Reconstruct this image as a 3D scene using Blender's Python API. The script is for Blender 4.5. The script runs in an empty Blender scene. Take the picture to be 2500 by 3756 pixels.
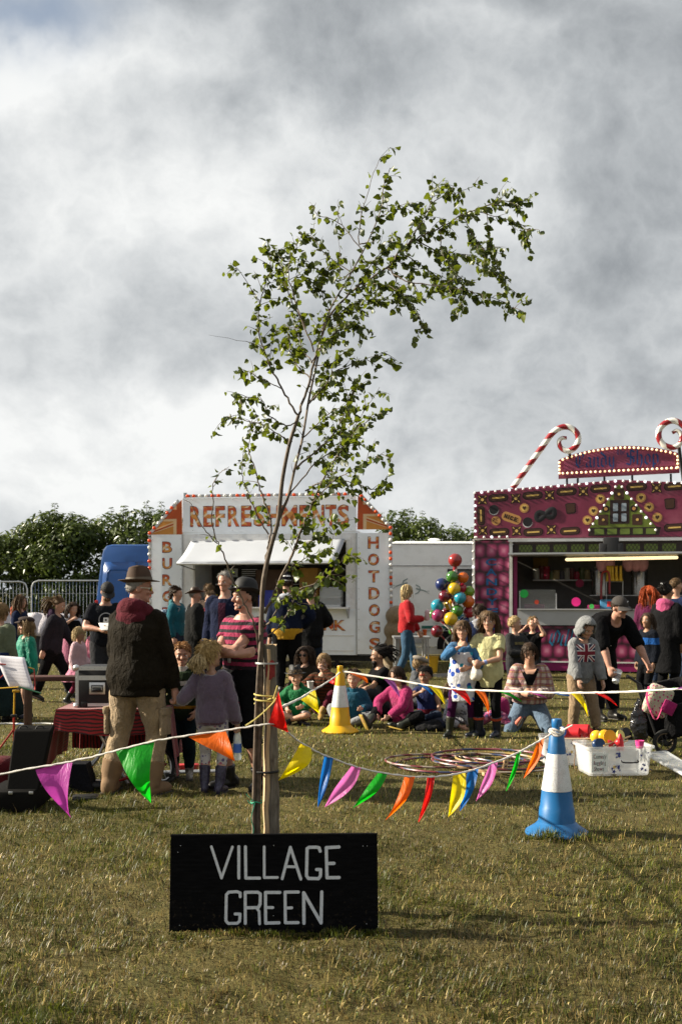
import bpy, bmesh, math, random
import numpy as np
from mathutils import Vector, Matrix, noise
R = math.radians
random.seed(7); np.random.seed(7)
scn = bpy.context.scene
COL = scn.collection

# camera
CH = 1.6                      # eye height in metres
F, HZ = 4000.0,2170.0        # focal length and horizon row of the 2500 x 3756 photograph
cam_d = bpy.data.cameras.new('camera'); cam = bpy.data.objects.new('camera', cam_d); COL.objects.link(cam)
cam.location = (0,0, CH); cam.rotation_euler = (R(90),0,0)
cam_d.sensor_fit = 'VERTICAL'; cam_d.sensor_height = 36; cam_d.sensor_width = 24
cam_d.lens = 36 * F / 3756; cam_d.shift_y = (HZ - 1878) / 3756
cam_d.clip_start = .05; cam_d.clip_end = 3000
cam_d.dof.use_dof = True; cam_d.dof.focus_distance = 6.6; cam_d.dof.aperture_fstop = 7.0
scn.camera = cam
# exposure
vs = scn.view_settings
vs.view_transform = 'Standard'; vs.look = 'None'; vs.gamma = 1.0; vs.use_curve_mapping = False; vs.exposure = 1.38
# sun: low, from the left and a little behind the scene
SUN_EL, SUN_AZ = 27.0,6.0   # elevation; degrees behind the picture plane on the left
sdir = Vector((-math.cos(R(SUN_AZ)) * math.cos(R(SUN_EL)), math.sin(R(SUN_AZ)) * math.cos(R(SUN_EL)), math.sin(R(SUN_EL))))
sun_d = bpy.data.lights.new('sun', 'SUN'); sun = bpy.data.objects.new('sun', sun_d); COL.objects.link(sun)
sun_d.energy = 5.0; sun_d.angle = R(.6); sun_d.color = (1,.91,.74)
sun.rotation_euler = sdir.to_track_quat('Z', 'Y').to_euler(); sun.location = (-20,10,20)

# node helpers
class NT:
    def __init__(s, nt): s.nt = nt
    def n(s, t, **kw):
        nd = s.nt.nodes.new(t)
        for k, v in kw.items(): setattr(nd, k, v)
        return nd
    def put(s, sock, v):
        if isinstance(v, bpy.types.NodeSocket): s.nt.links.new(v, sock)
        elif v is not None:
            if isinstance(v, (tuple, list, Vector)) and len(v) == 3 and sock.type == 'RGBA': v = (*v, 1)
            sock.default_value = v
    def m(s, op, a, b=None, c=None, clamp=False):
        nd = s.n('ShaderNodeMath', operation=op); nd.use_clamp = clamp
        s.put(nd.inputs[0], a)
        if b is not None: s.put(nd.inputs[1], b)
        if c is not None: s.put(nd.inputs[2], c)
        return nd.outputs[0]
    def vm(s, op, a, b=None):
        nd = s.n('ShaderNodeVectorMath', operation=op); s.put(nd.inputs[0], a)
        if b is not None: s.put(nd.inputs[1], b)
        return nd.outputs[0]
    def mix(s, f, a, b, bt='MIX'):
        nd = s.n('ShaderNodeMix', data_type='RGBA', blend_type=bt)
        s.put(nd.inputs[0], f); s.put(nd.inputs[6], a); s.put(nd.inputs[7], b)
        return nd.outputs[2]
    def noise(s, vec, scale, detail=4,rough=.55,dist=0,out=0):
        nd = s.n('ShaderNodeTexNoise'); s.put(nd.inputs['Vector'], vec)
        s.put(nd.inputs['Scale'], scale); s.put(nd.inputs['Detail'], detail)
        s.put(nd.inputs['Roughness'], rough); s.put(nd.inputs['Distortion'], dist)
        return nd.outputs[out]
    def ramp(s, f, stops):
        nd = s.n('ShaderNodeValToRGB'); s.put(nd.inputs[0], f)
        el = nd.color_ramp.elements
        while len(el) < len(stops): el.new(.5)
        for e, (p, c) in zip(el, stops): e.position = p; e.color = (*c, 1) if len(c) == 3 else c
        return nd.outputs[0]
    def rng(s, v, a, b, c=0., d=1., clamp=True):
        nd = s.n('ShaderNodeMapRange'); nd.clamp = clamp
        for i, x in enumerate((v, a, b, c, d)): s.put(nd.inputs[i], x)
        return nd.outputs[0]
    def sep(s, v):
        nd = s.n('ShaderNodeSeparateXYZ'); s.put(nd.inputs[0], v); return nd.outputs
    def comb(s, x, y, z):
        nd = s.n('ShaderNodeCombineXYZ')
        for i, v in enumerate((x, y, z)): s.put(nd.inputs[i], v)
        return nd.outputs[0]
    def bump(s, h, strength=.3,dist=.01,nrm=None):
        nd = s.n('ShaderNodeBump'); s.put(nd.inputs['Strength'], strength); s.put(nd.inputs['Distance'], dist)
        s.put(nd.inputs['Height'], h)
        if nrm is not None: s.put(nd.inputs['Normal'], nrm)
        return nd.outputs[0]

# world: Nishita sky behind a broken layer of cloud
w = bpy.data.worlds.new('World'); scn.world = w; w.use_nodes = True
w.node_tree.nodes.clear(); T = NT(w.node_tree)
tc = T.n('ShaderNodeTexCoord').outputs['Generated']
sky = T.n('ShaderNodeTexSky', sky_type='NISHITA'); sky.sun_disc = False
sky.sun_elevation = R(SUN_EL); sky.sun_rotation = math.atan2(sdir.x, sdir.y); sky.air_density = 1.0; sky.dust_density = .6
skyc = T.vm('SCALE', sky.outputs[0]); skyc.node.inputs[3].default_value = .11
x, y, z = T.sep(tc)
yy = T.m('MAXIMUM', T.m('ABSOLUTE', y),.25)
wn = T.noise(tc, 2.6,5,.58,out=1)
wv = T.vm('SUBTRACT', wn, (.5,.5,.5)); wx, wy, wz = T.sep(wv)
wn2 = T.noise(tc, 9., 5,.6,out=1)
wv2 = T.vm('SUBTRACT', wn2,(.5,.5,.5)); wx2, wy2, wz2 = T.sep(wv2)
ca = T.m('ADD', T.m('ADD', T.m('DIVIDE', x, yy), T.m('MULTIPLY', wx, .34)), T.m('MULTIPLY', wx2,.10))
cb = T.m('ADD', T.m('ADD', T.m('DIVIDE', z, yy), T.m('MULTIPLY', wz, .26)), T.m('MULTIPLY', wz2,.09))
front = T.rng(y, -.1,.35)
fld = None
BLOBS = [  # px, py, width, height, weight : banks of bright and dark cloud
    (120,700,520,380,.32),(700,1300,430,230,.30),(700,760,330,170,.22),(250,1620,900,260,.24),(60,240,360,170,.42),
    (900,1500,420,420,.22),(1900,130,260,120,.20),(1950,740,260,160,.16),(900,560,240,90,.10),
    (1850,1830,700,200,.18),(2420,1830,320,160,.14),(600,330,220,130,.15),
    (1120,300,560,150,-.27),(1350,420,300,130,-.16),(330,1230,420,90,-.08),(520,860,260,70,-.08),
    (2350,180,420,260,-.16),(1500,20,700,120,-.18),(2150,1150,600,420,-.07),(1650,1350,500,330,-.05),
    (760,1120,420,130,-.16),(2350,700,260,300,-.08),(400,1900,260,60,-.12)]
for (px, py, sx, sy, wt) in BLOBS:
    da = T.m('DIVIDE', T.m('SUBTRACT', ca, (px - 1250) / F), sx / F)
    db = T.m('DIVIDE', T.m('SUBTRACT', cb, (HZ - py) / F), sy / F)
    e = T.m('POWER', 2.718, T.m('MULTIPLY', T.m('ADD', T.m('MULTIPLY', da, da), T.m('MULTIPLY', db, db)),-1.0))
    g = T.m('MULTIPLY', e, wt)
    fld = g if fld is None else T.m('ADD', fld, g)
fld = T.m('MULTIPLY', fld, front)
st = T.vm('ADD', T.comb(x, y, T.m('MULTIPLY', z, 1.15)), T.comb(T.m('MULTIPLY', wx, .10), T.m('MULTIPLY', wy, .10), T.m('MULTIPLY', wz, .10)))
nb = T.noise(st, 3.2,9,.56)
n5 = T.noise(st, 7.5,10,.60)
nf = T.m('SUBTRACT', 1.12, T.m('MULTIPLY', T.m('ABSOLUTE', T.m('SUBTRACT', n5,.5)),5.2))      # billows: bright puffs, dark creases
val = T.m('ADD', T.m('ADD', .50, T.m('MULTIPLY', T.m('SUBTRACT', nb, .5),1.0)), T.m('MULTIPLY', T.m('SUBTRACT', nf, .5),.27))
val = T.m('ADD', val, fld)
cloud = T.ramp(val, [(.0,(.200,.218,.238)),(.28,(.320,.342,.362)),(.50,(.470,.494,.512)),(.74,(.680,.700,.708)),(1.0,(.90,.91,.90))])
hole = T.m('POWER', 2.718, T.m('MULTIPLY', T.m('ADD', T.m('POWER', T.m('DIVIDE', T.m('SUBTRACT', ca, (130 - 1250) / F),330 / F),2.0),
        T.m('POWER', T.m('DIVIDE', T.m('SUBTRACT', cb, (HZ - 20) / F),150 / F),2.0)),-1.0))
hole2 = T.rng(T.noise(st, 2.1,4,.5),.66,.76)
hm = T.m('MULTIPLY', T.m('MAXIMUM', T.m('MULTIPLY', hole, front), T.m('MULTIPLY', hole2, T.m('SUBTRACT', 1.0, front))),.85,clamp=True)
col = T.mix(hm, cloud, T.mix(.35, skyc, (.45,.5,.56)))
bg = T.n('ShaderNodeBackground'); T.put(bg.inputs[0], col); bg.inputs[1].default_value = .405
ow = T.n('ShaderNodeOutputWorld'); T.nt.links.new(bg.outputs[0], ow.inputs[0])

# pixel rows of the photograph to places on the field
def P(px, py, Y): return Vector(((px - 1250) * Y / F, Y, CH - (py - HZ) * Y / F))
def GY(py): return F * CH / (py - HZ)
def G(px, py): return Vector(((px - 1250) * GY(py) / F, GY(py),0.0))

# objects
ORG = {}
def tag(o, label, cat, group=None, kind=None):
    if label: o['label'] = label
    if cat: o['category'] = cat
    if group: o['group'] = group
    if kind: o['kind'] = kind
    return o
def thing(name, label, cat, loc=(0,0,0), rz=0.0,group=None):
    o = bpy.data.objects.new(name, None); COL.objects.link(o); o.empty_display_size = .1
    o.location = loc; o.rotation_euler = (0,0, rz); ORG[o.name] = Vector(loc)
    return tag(o, label, cat, group)
def link_mesh(name, me, parent=None, loc=None):
    o = bpy.data.objects.new(name, me); COL.objects.link(o)
    if parent is not None:
        o.parent = parent; ORG[o.name] = ORG[parent.name].copy()
        if loc is not None: o.location = Vector(loc) - ORG[parent.name]
    else:
        if loc is not None: o.location = loc
        ORG[o.name] = Vector(loc) if loc is not None else Vector((0,0,0))
    return o
def raw_child(name, me, parent, loc=(0,0,0), rot=(0,0,0), sc=(1,1,1)):
    o = bpy.data.objects.new(name, me); COL.objects.link(o); o.parent = parent
    o.location = loc; o.rotation_euler = rot; o.scale = sc; ORG[o.name] = Vector((0,0,0))
    return o

def frame(d, up=Vector((0,0,1))):
    d = Vector(d).normalized()
    if abs(d.dot(up)) > .97: up = Vector((0,1,0))
    a = d.cross(up).normalized(); b = a.cross(d).normalized()
    return a, b
def spline(pts, n=6):
    """Catmull-Rom through pts (Vectors or tuples of any length)"""
    P_ = [np.array(p, float) for p in pts]
    if len(P_) < 3: return [Vector(P_[0] + (P_[-1] - P_[0]) * i / n) for i in range(n + 1)]
    out = []
    Q = [2 * P_[0] - P_[1]] + P_ + [2 * P_[-1] - P_[-2]]
    for i in range(1,len(Q) - 2):
        p0, p1, p2, p3 = Q[i - 1:i + 3]
        for k in range(n):
            t = k / n
            out.append(.5 * ((2 * p1) + (-p0 + p2) * t + (2 * p0 - 5 * p1 + 4 * p2 - p3) * t * t + (-p0 + 3 * p1 - 3 * p2 + p3) * t ** 3))
    out.append(P_[-1])
    return [Vector(o) for o in out]

class MB:
    def __init__(s): s.v = []; s.f = []; s.mi = []; s.cur = 0; s.uv = None
    def add(s, vs_, fs):
        b = len(s.v); s.v += [tuple(v) for v in vs_]
        s.f += [tuple(b + i for i in f) for f in fs]; s.mi += [s.cur] * len(fs); return s
    def box(s, c, size, rot=None):
        c = Vector(c); hx, hy, hz = size[0] / 2,size[1] / 2,size[2] / 2
        vv = [Vector((sx * hx, sy * hy, sz * hz)) for sz in (-1,1) for sy in (-1,1) for sx in (-1,1)]
        if rot is not None: vv = [rot @ v for v in vv]
        return s.add([c + v for v in vv],[(0,2,3,1),(4,5,7,6),(0,1,5,4),(2,6,7,3),(0,4,6,2),(1,3,7,5)])
    def bbox(s, a, b):
        a, b = Vector(a), Vector(b); return s.box((a + b) / 2,[abs(b[i] - a[i]) for i in range(3)])
    def rbox(s, c, size, r=.01,rot=None, seg=2):
        """box with bevelled edges"""
        bm = bmesh.new(); bmesh.ops.create_cube(bm, size=1)
        for v in bm.verts: v.co = Vector((v.co.x * size[0], v.co.y * size[1], v.co.z * size[2]))
        bmesh.ops.bevel(bm, geom=list(bm.edges), offset=min(r, min(size) * .45), segments=seg, affect='EDGES', profile=.5)
        bm.verts.index_update()
        vv = [(rot @ v.co if rot is not None else v.co.copy()) + Vector(c) for v in bm.verts]
        ff = [[v.index for v in f.verts] for f in bm.faces]; bm.free(); return s.add(vv, ff)
    def loft(s, rings, cap=True, closed=True):
        n = len(rings[0]); vv = [p for r in rings for p in r]; ff = []
        m = n if closed else n - 1
        for i in range(len(rings) - 1):
            for j in range(m):
                ff.append((i * n + j, i * n + (j + 1) % n, (i + 1) * n + (j + 1) % n, (i + 1) * n + j))
        if cap and closed:
            ff.append(tuple(range(n - 1,-1,-1))); b = (len(rings) - 1) * n; ff.append(tuple(b + j for j in range(n)))
        return s.add(vv, ff)
    def tube(s, pts, rad, n=8,cap=True, flat=1.0,up=Vector((0,0,1))):
        pts = [Vector(p) for p in pts]; k = len(pts)
        if not hasattr(rad, '__len__'): rad = [rad] * k
        rings = []; a = None
        for i, p in enumerate(pts):
            d = (pts[min(i + 1, k - 1)] - pts[max(i - 1,0)])
            if d.length < 1e-9: d = Vector((0,0,1))
            d.normalize()
            if a is None: a, b = frame(d, up)
            else:
                a = (a - d * a.dot(d)); a = a.normalized() if a.length > 1e-6 else frame(d, up)[0]; b = a.cross(d).normalized()
            rings.append([p + a * (math.cos(2 * math.pi * j / n) * rad[i]) + b * (math.sin(2 * math.pi * j / n) * rad[i] * flat) for j in range(n)])
        return s.loft(rings, cap)
    def capsule(s, pts, rad, n=10):
        """tube with rounded ends"""
        pts = [Vector(p) for p in pts]; rad = list(rad)
        d0 = (pts[0] - pts[1]).normalized(); d1 = (pts[-1] - pts[-2]).normalized()
        pp = []; rr = []
        for a in (0.15,.5,.85): pp.append(pts[0] + d0 * rad[0] * math.cos(a * math.pi / 2)); rr.append(rad[0] * math.sin(a * math.pi / 2))
        pp += pts; rr += rad
        for a in (.85,.5,.15): pp.append(pts[-1] + d1 * rad[-1] * math.cos(a * math.pi / 2)); rr.append(rad[-1] * math.sin(a * math.pi / 2))
        return s.tube(pp, rr, n)
    def ell(s, c, r, rot=None, nu=12,nv=8):
        c = Vector(c); rings = []
        for i in range(1, nv):
            th = math.pi * i / nv; ring = []
            for j in range(nu):
                ph = 2 * math.pi * j / nu
                v = Vector((r[0] * math.sin(th) * math.cos(ph), r[1] * math.sin(th) * math.sin(ph),-r[2] * math.cos(th)))
                ring.append(c + (rot @ v if rot is not None else v))
            rings.append(ring)
        b0 = Vector((0,0,-r[2])); b1 = Vector((0,0,r[2]))
        if rot is not None: b0, b1 = rot @ b0, rot @ b1
        vv = [p for q in rings for p in q] + [c + b0, c + b1]; n = nu; ff = []
        for i in range(len(rings) - 1):
            for j in range(n): ff.append((i * n + j, i * n + (j + 1) % n, (i + 1) * n + (j + 1) % n, (i + 1) * n + j))
        lb = len(vv) - 2; L = (len(rings) - 1) * n
        for j in range(n): ff.append((lb, (j + 1) % n, j)); ff.append((lb + 1, L + j, L + (j + 1) % n))
        return s.add(vv, ff)
    def lathe(s, prof, c=(0,0,0), n=24,fn=None):
        """prof: list of (r, z); closed at ends when r == 0"""
        c = Vector(c); rings = []
        for (r, z) in prof:
            ring = []
            for j in range(n):
                a = 2 * math.pi * j / n; v = Vector((r * math.cos(a), r * math.sin(a), z))
                if fn: v = fn(v, a)
                ring.append(c + v)
            rings.append(ring)
        return s.loft(rings, cap=True)
    def prism(s, poly, th, o=(0,0,0), ax=(1,0,0), ay=(0,0,1)):
        """2-D polygon in (ax, ay), extruded by th against the normal ax x ay"""
        o, ax, ay = Vector(o), Vector(ax), Vector(ay); nn = ax.cross(ay).normalized()
        n = len(poly); a = [o + ax * p[0] + ay * p[1] for p in poly]; b = [p - nn * th for p in a]
        ff = [tuple(range(n)), tuple(range(2 * n - 1, n - 1,-1))]
        for j in range(n): ff.append((j, n + j, n + (j + 1) % n, (j + 1) % n))
        return s.add(a + b, ff)
    def grid(s, fn, nu, nv):
        vv = [fn(i / nu, j / nv) for j in range(nv + 1) for i in range(nu + 1)]; k = nu + 1
        ff = [(j * k + i, j * k + i + 1,(j + 1) * k + i + 1,(j + 1) * k + i) for j in range(nv) for i in range(nu)]
        s.add(vv, ff)
        s.uv = [(i / nu, j / nv) for j in range(nv + 1) for i in range(nu + 1)]
        return s
    def mesh(s, name, mats, org=Vector((0,0,0)), smooth=True, angle=40):
        me = bpy.data.meshes.new(name)
        me.from_pydata([tuple(Vector(v) - org) for v in s.v],[], s.f)
        if not isinstance(mats, (list, tuple)): mats = [mats]
        for m_ in mats: me.materials.append(m_)
        if len(mats) > 1: me.polygons.foreach_set('material_index', s.mi)
        if s.uv is not None and len(s.uv) == len(s.v):
            ul = me.uv_layers.new(name='UVMap')
            for lp in me.loops: ul.data[lp.index].uv = s.uv[lp.vertex_index]
        if smooth:
            if angle is None: me.polygons.foreach_set('use_smooth', [True] * len(me.polygons))
            else: me.shade_smooth(); me.set_sharp_from_angle(angle=R(angle))
        me.validate(); me.update(); return me
    def build(s, name, mats, parent=None, smooth=True, angle=40,org=None):
        o_ = org if org is not None else (ORG[parent.name] if parent is not None else Vector((0,0,0)))
        me = s.mesh(name, mats, Vector(o_), smooth, angle)
        o = bpy.data.objects.new(name, me); COL.objects.link(o)
        if parent is not None: o.parent = parent; ORG[o.name] = ORG[parent.name].copy()
        else: o.location = o_; ORG[o.name] = Vector(o_)
        return o

# materials
MATS = {}
def mat(name, col, rough=.6,metal=0., var=.15,vscale=8., bump=.15,bscale=30., bdist=.004,spec=.4,trans=0., emit=None, estr=0.,
        alpha=1., coat=0., sheen=0., transl=0., dirt=None, ior=1.45, vcol2=None):
    if name in MATS: return MATS[name]
    m_ = bpy.data.materials.new(name); m_.use_nodes = True; nt = m_.node_tree; T = NT(nt)
    b = nt.nodes['Principled BSDF']
    tc = T.n('ShaderNodeTexCoord').outputs['Object']
    n1 = T.noise(tc, vscale, 5,.6)
    c = T.mix(T.rng(n1,.25,.75), tuple(max(0, k * (1 - var)) for k in col), vcol2 or tuple(min(1, k * (1 + var)) for k in col))
    if dirt:
        n2 = T.noise(tc, dirt[1],6,.7); c = T.mix(T.m('MULTIPLY', T.rng(n2,.48,.72), dirt[2]), c, dirt[0])
    T.put(b.inputs['Base Color'], c)
    T.put(b.inputs['Roughness'], T.rng(n1,0,1,max(.02, rough - .08), min(1, rough + .08)))
    b.inputs['Metallic'].default_value = metal; b.inputs['Specular IOR Level'].default_value = spec
    b.inputs['Transmission Weight'].default_value = trans; b.inputs['IOR'].default_value = ior
    b.inputs['Coat Weight'].default_value = coat; b.inputs['Coat Roughness'].default_value = .1
    b.inputs['Sheen Weight'].default_value = sheen; b.inputs['Alpha'].default_value = alpha
    if emit: b.inputs['Emission Color'].default_value = (*emit, 1); b.inputs['Emission Strength'].default_value = estr
    if bump: T.put(b.inputs['Normal'], T.bump(T.noise(tc, bscale, 4,.6), bump, bdist))
    if transl:
        tr = T.n('ShaderNodeBsdfTranslucent'); T.put(tr.inputs[0], c)
        mx = T.n('ShaderNodeMixShader'); mx.inputs[0].default_value = transl
        nt.links.new(b.outputs[0], mx.inputs[1]); nt.links.new(tr.outputs[0], mx.inputs[2])
        nt.links.new(mx.outputs[0], nt.nodes['Material Output'].inputs[0])
    MATS[name] = m_; return m_
def nodemat(name):
    m_ = bpy.data.materials.new(name); m_.use_nodes = True; MATS[name] = m_
    return m_, NT(m_.node_tree), m_.node_tree.nodes['Principled BSDF']

def cloth(name, col, kind='plain', c2=None, scale=1., axis=2,rough=.92,fold=.5,sheen=.15, c3=None, var=.22,duty=.5):
    if name in MATS: return MATS[name]
    m_, T, b = nodemat(name); col = tuple(k * .8 for k in col)
    tc = T.n('ShaderNodeTexCoord').outputs['Object']
    wob = T.vm('SCALE', T.vm('SUBTRACT', T.noise(tc, 7,3,.5,out=1),(.5,.5,.5))); wob.node.inputs[3].default_value = .03
    pv = T.vm('ADD', tc, wob)
    xx = T.sep(pv)
    n1 = T.noise(tc, 11,5,.65)
    c = T.mix(T.rng(n1,.25,.75), tuple(k * (1 - var) for k in col), tuple(min(1, k * (1 + var)) for k in col))
    if kind == 'stripe':
        s_ = T.m('FRACT', T.m('MULTIPLY', xx[axis], scale)); c = T.mix(T.m('GREATER_THAN', s_, duty), c, c2)
    elif kind == 'plaid':
        a = T.m('GREATER_THAN', T.m('FRACT', T.m('MULTIPLY', xx[2], scale)),.5)
        b1 = T.m('GREATER_THAN', T.m('FRACT', T.m('MULTIPLY', T.m('ADD', xx[0], xx[1]), scale)),.5)
        c = T.mix(T.m('MULTIPLY', a, .62), c, c2); c = T.mix(T.m('MULTIPLY', b1,.62), c, c2)
        f_ = T.m('GREATER_THAN', T.m('FRACT', T.m('MULTIPLY', T.m('ADD', xx[2],.02), scale)),.87)
        if c3: c = T.mix(T.m('MULTIPLY', f_, .7), c, c3)
    elif kind == 'print':
        vo = T.n('ShaderNodeTexVoronoi'); T.put(vo.inputs['Vector'], pv); vo.inputs['Scale'].default_value = scale
        c = T.mix(T.m('LESS_THAN', vo.outputs[0],.33), c, c2)
        if c3:
            v2 = T.n('ShaderNodeTexVoronoi'); T.put(v2.inputs['Vector'], T.vm('ADD', pv, (3.1,1.7,.4))); v2.inputs['Scale'].default_value = scale * .8
            c = T.mix(T.m('LESS_THAN', v2.outputs[0],.27), c, c3)
    elif kind == 'hem':      # a band of c2 below height 'scale'
        c = T.mix(T.m('LESS_THAN', xx[2], scale), c, c2)
    elif kind == 'bands':    # list of (z0, z1, colour) in c3
        for (z0, z1, cc) in c3:
            k = T.m('MULTIPLY', T.m('GREATER_THAN', xx[2], z0), T.m('LESS_THAN', xx[2], z1)); c = T.mix(k, c, cc)
    T.put(b.inputs['Base Color'], c); b.inputs['Roughness'].default_value = rough
    lum = sum(col) / 3; b.inputs['Specular IOR Level'].default_value = min(.2,.03 + lum * 1.5); b.inputs['Sheen Weight'].default_value = sheen * min(1., lum * 8)
    st = T.vm('MULTIPLY', tc, (1,1,.55))
    wr = T.noise(st, 19,5,.6,1.2); wr2 = T.noise(tc, 260,2,.5)
    nb_ = T.bump(wr, min(1, fold * 1.5),.03); T.put(b.inputs['Normal'], T.bump(wr2,.25,.002, nb_))
    return m_

white_paint = mat('white_paint', (.80,.81,.82),.45,var=.03,bump=.04,dirt=((.42,.40,.36),3., .25))
steel = mat('galvanised_steel', (.45,.46,.47),.4,.85,var=.12,bump=.08,dirt=((.2,.17,.14),9., .3))
aluminium = mat('aluminium', (.62,.62,.62),.35,.8,var=.06,bump=.05)
black_plastic = mat('black_plastic', (.012,.012,.013),.55,var=.2,bump=.1)
rubber = mat('black_rubber', (.015,.015,.015),.85,var=.25,bump=.25,bscale=80)
dark_metal = mat('dark_metal', (.03,.03,.032),.5,.6,var=.2)
wood_dark = mat('dark_wood', (.07,.035,.022),.75,var=.3,bump=.3)
def glass(name, col=(1,1,1), rough=.02,alpha=.25):
    return mat(name, col, rough, var=0,bump=0,alpha=alpha, spec=.6)
# glyphs (cut once, reused for every sign)
def cut_glyphs(chars, bold):
    out = {}
    for ch in chars:
        cu = bpy.data.curves.new('glyph', 'FONT'); cu.body = ch; cu.offset = bold; cu.extrude = .03; cu.resolution_u = 3
        ob = bpy.data.objects.new('glyph', cu); COL.objects.link(ob)
        dg = bpy.context.evaluated_depsgraph_get(); dg.update()
        me = bpy.data.meshes.new_from_object(ob.evaluated_get(dg))
        vv = np.array([v.co[:] for v in me.vertices]); ff = [tuple(p.vertices) for p in me.polygons]
        lo, hi = vv.min(0), vv.max(0)
        out[ch] = ((vv[:, 0] - lo[0]) / (hi[0] - lo[0]),(vv[:, 1] - lo[1]) / (hi[1] - lo[1]), vv[:, 2] / .03, ff)
        bpy.data.objects.remove(ob); bpy.data.curves.remove(cu); bpy.data.meshes.remove(me)
    return out
GL = cut_glyphs('BURGESHOTDFMNIKCAYL&X', .028)
GT = cut_glyphs('ComedyJugglinShwsNTHE', .0)
def letter(ch, x0, x1, z0, z1, Y, m_, parent, th=.006,name='letter', glyphs=None):
    """upright letter on a face that looks towards -Y"""
    gx, gz, gy, ff = (glyphs or GL)[ch]
    b = MB(); b.add([Vector((x0 + a * (x1 - x0), Y - th / 2 - c * th / 2, z0 + d * (z1 - z0))) for a, d, c in zip(gx, gz, gy)], ff)
    return b.build(name, m_, parent, smooth=False)
def pen(strokes, nib, ang=38):
    """broad-nib lettering: each stroke is a polyline swept by a slanted nib; returns polygons"""
    v = Vector((math.cos(R(ang)), math.sin(R(ang)))) * nib / 2; polys = []
    for st in strokes:
        for a, b in zip(st[:-1], st[1:]):
            a, b = Vector(a), Vector(b); q = [a - v, a + v, b + v, b - v]
            ar = sum(q[i].x * q[(i + 1) % 4].y - q[(i + 1) % 4].x * q[i].y for i in range(4))
            polys.append(q if ar > 0 else q[::-1])
    return polys
def stroke_polys(st, wd):
    """round-ended brush strokes as polygons"""
    polys = []
    for a, b in zip(st[:-1], st[1:]):
        a, b = Vector(a), Vector(b); d = (b - a).normalized() if (b - a).length > 1e-6 else Vector((1,0)); ang = math.atan2(d.y, d.x); q = []
        for k in range(7): t = ang + math.pi / 2 + math.pi * k / 6; q.append(a + Vector((math.cos(t), math.sin(t))) * wd / 2)
        for k in range(7): t = ang - math.pi / 2 + math.pi * k / 6; q.append(b + Vector((math.cos(t), math.sin(t))) * wd / 2)
        polys.append(q)
    return polys
def clip(poly, tri):
    out = [tuple(p) for p in poly]
    for i in range(len(tri)):
        a, b = tri[i], tri[(i + 1) % len(tri)]; inp, out = out, []
        side = lambda p: (b[0] - a[0]) * (p[1] - a[1]) - (b[1] - a[1]) * (p[0] - a[0])
        for j in range(len(inp)):
            p, q = inp[j], inp[(j + 1) % len(inp)]; sp, sq = side(p), side(q)
            if sp >= 0: out.append(p)
            if sp * sq < 0: t = sp / (sp - sq); out.append((p[0] + (q[0] - p[0]) * t, p[1] + (q[1] - p[1]) * t))
        if not out: return []
    return out

# ground
gm, T, b_ = nodemat('field_turf')
tc = T.n('ShaderNodeTexCoord').outputs['Object']
n1 = T.noise(tc, .55,6,.65); n2 = T.noise(tc, 7,6,.7); n3 = T.noise(tc, 55,5,.7); n4 = T.noise(tc, 2.2,5,.6)
c = T.ramp(n2,[(.2,(.040,.044,.010)),(.42,(.085,.078,.021)),(.6,(.135,.108,.036)),(.8,(.085,.092,.020))])
c = T.mix(T.m('MULTIPLY', T.rng(n1,.5,.66),.55), c, (.13,.10,.05))
c = T.mix(T.m('MULTIPLY', T.rng(n4,.55,.75),.5), c, (.05,.065,.014))
c = T.mix(T.m('MULTIPLY', T.rng(n3,.42,.75),.6), c, (.15,.125,.05), 'MIX')
c = T.mix(T.m('MULTIPLY', T.rng(n3,.25,.5,1,0),.9), c, (.012,.010,.005))
T.put(b_.inputs['Base Color'], c); b_.inputs['Roughness'].default_value = .95; b_.inputs['Specular IOR Level'].default_value = .15
T.put(b_.inputs['Normal'], T.bump(n3,.8,.05, T.bump(n2,.4,.08)))
HW = [(np.random.RandomState(5 + i).uniform(-1,1,2) * k, i * 1.7, a_) for i, (k, a_) in enumerate([(9,.0045),(9,.0045),(15,.0045),(15,.004),(24,.0036),(24,.0036),(37,.0026),(37,.0026),(4,.006),(4,.006)])]
def lumps(x_, y_):
    """hummocks of trodden turf, fading out with distance"""
    v = 0
    for (k, p, a_) in HW: v = v + a_ * np.sin(x_ * k[0] + y_ * k[1] + p)
    return v * np.clip((15 - y_) / 6,0,1) * np.clip((y_ - 1) / 1.5,0,1) * np.clip((7.5 - np.abs(x_)) / 2,0,1) - .004
def ground_grid():
    xs = np.array([-700,-200,-60,-20,-12] + list(np.arange(-7.6,7.61,.075)) + [12,20,60,200,700]); ys = np.array([-400,-60,-10,0] + list(np.arange(1,15.1,.075)) + [18,22,30,50,80,300,1500])
    X, Yg = np.meshgrid(xs, ys); Z = lumps(X, Yg); n = len(xs); b = MB(); b.v = list(zip(X.ravel().tolist(), Yg.ravel().tolist(), Z.ravel().tolist()))
    b.f = [(j * n + i, j * n + i + 1,(j + 1) * n + i + 1,(j + 1) * n + i) for j in range(len(ys) - 1) for i in range(n - 1)]; b.mi = [0] * len(b.f); return b
o = ground_grid().build('ground', gm, angle=None); o['kind'] = 'structure'; tag(o, 'dry mown field of the village fair', 'ground')

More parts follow.
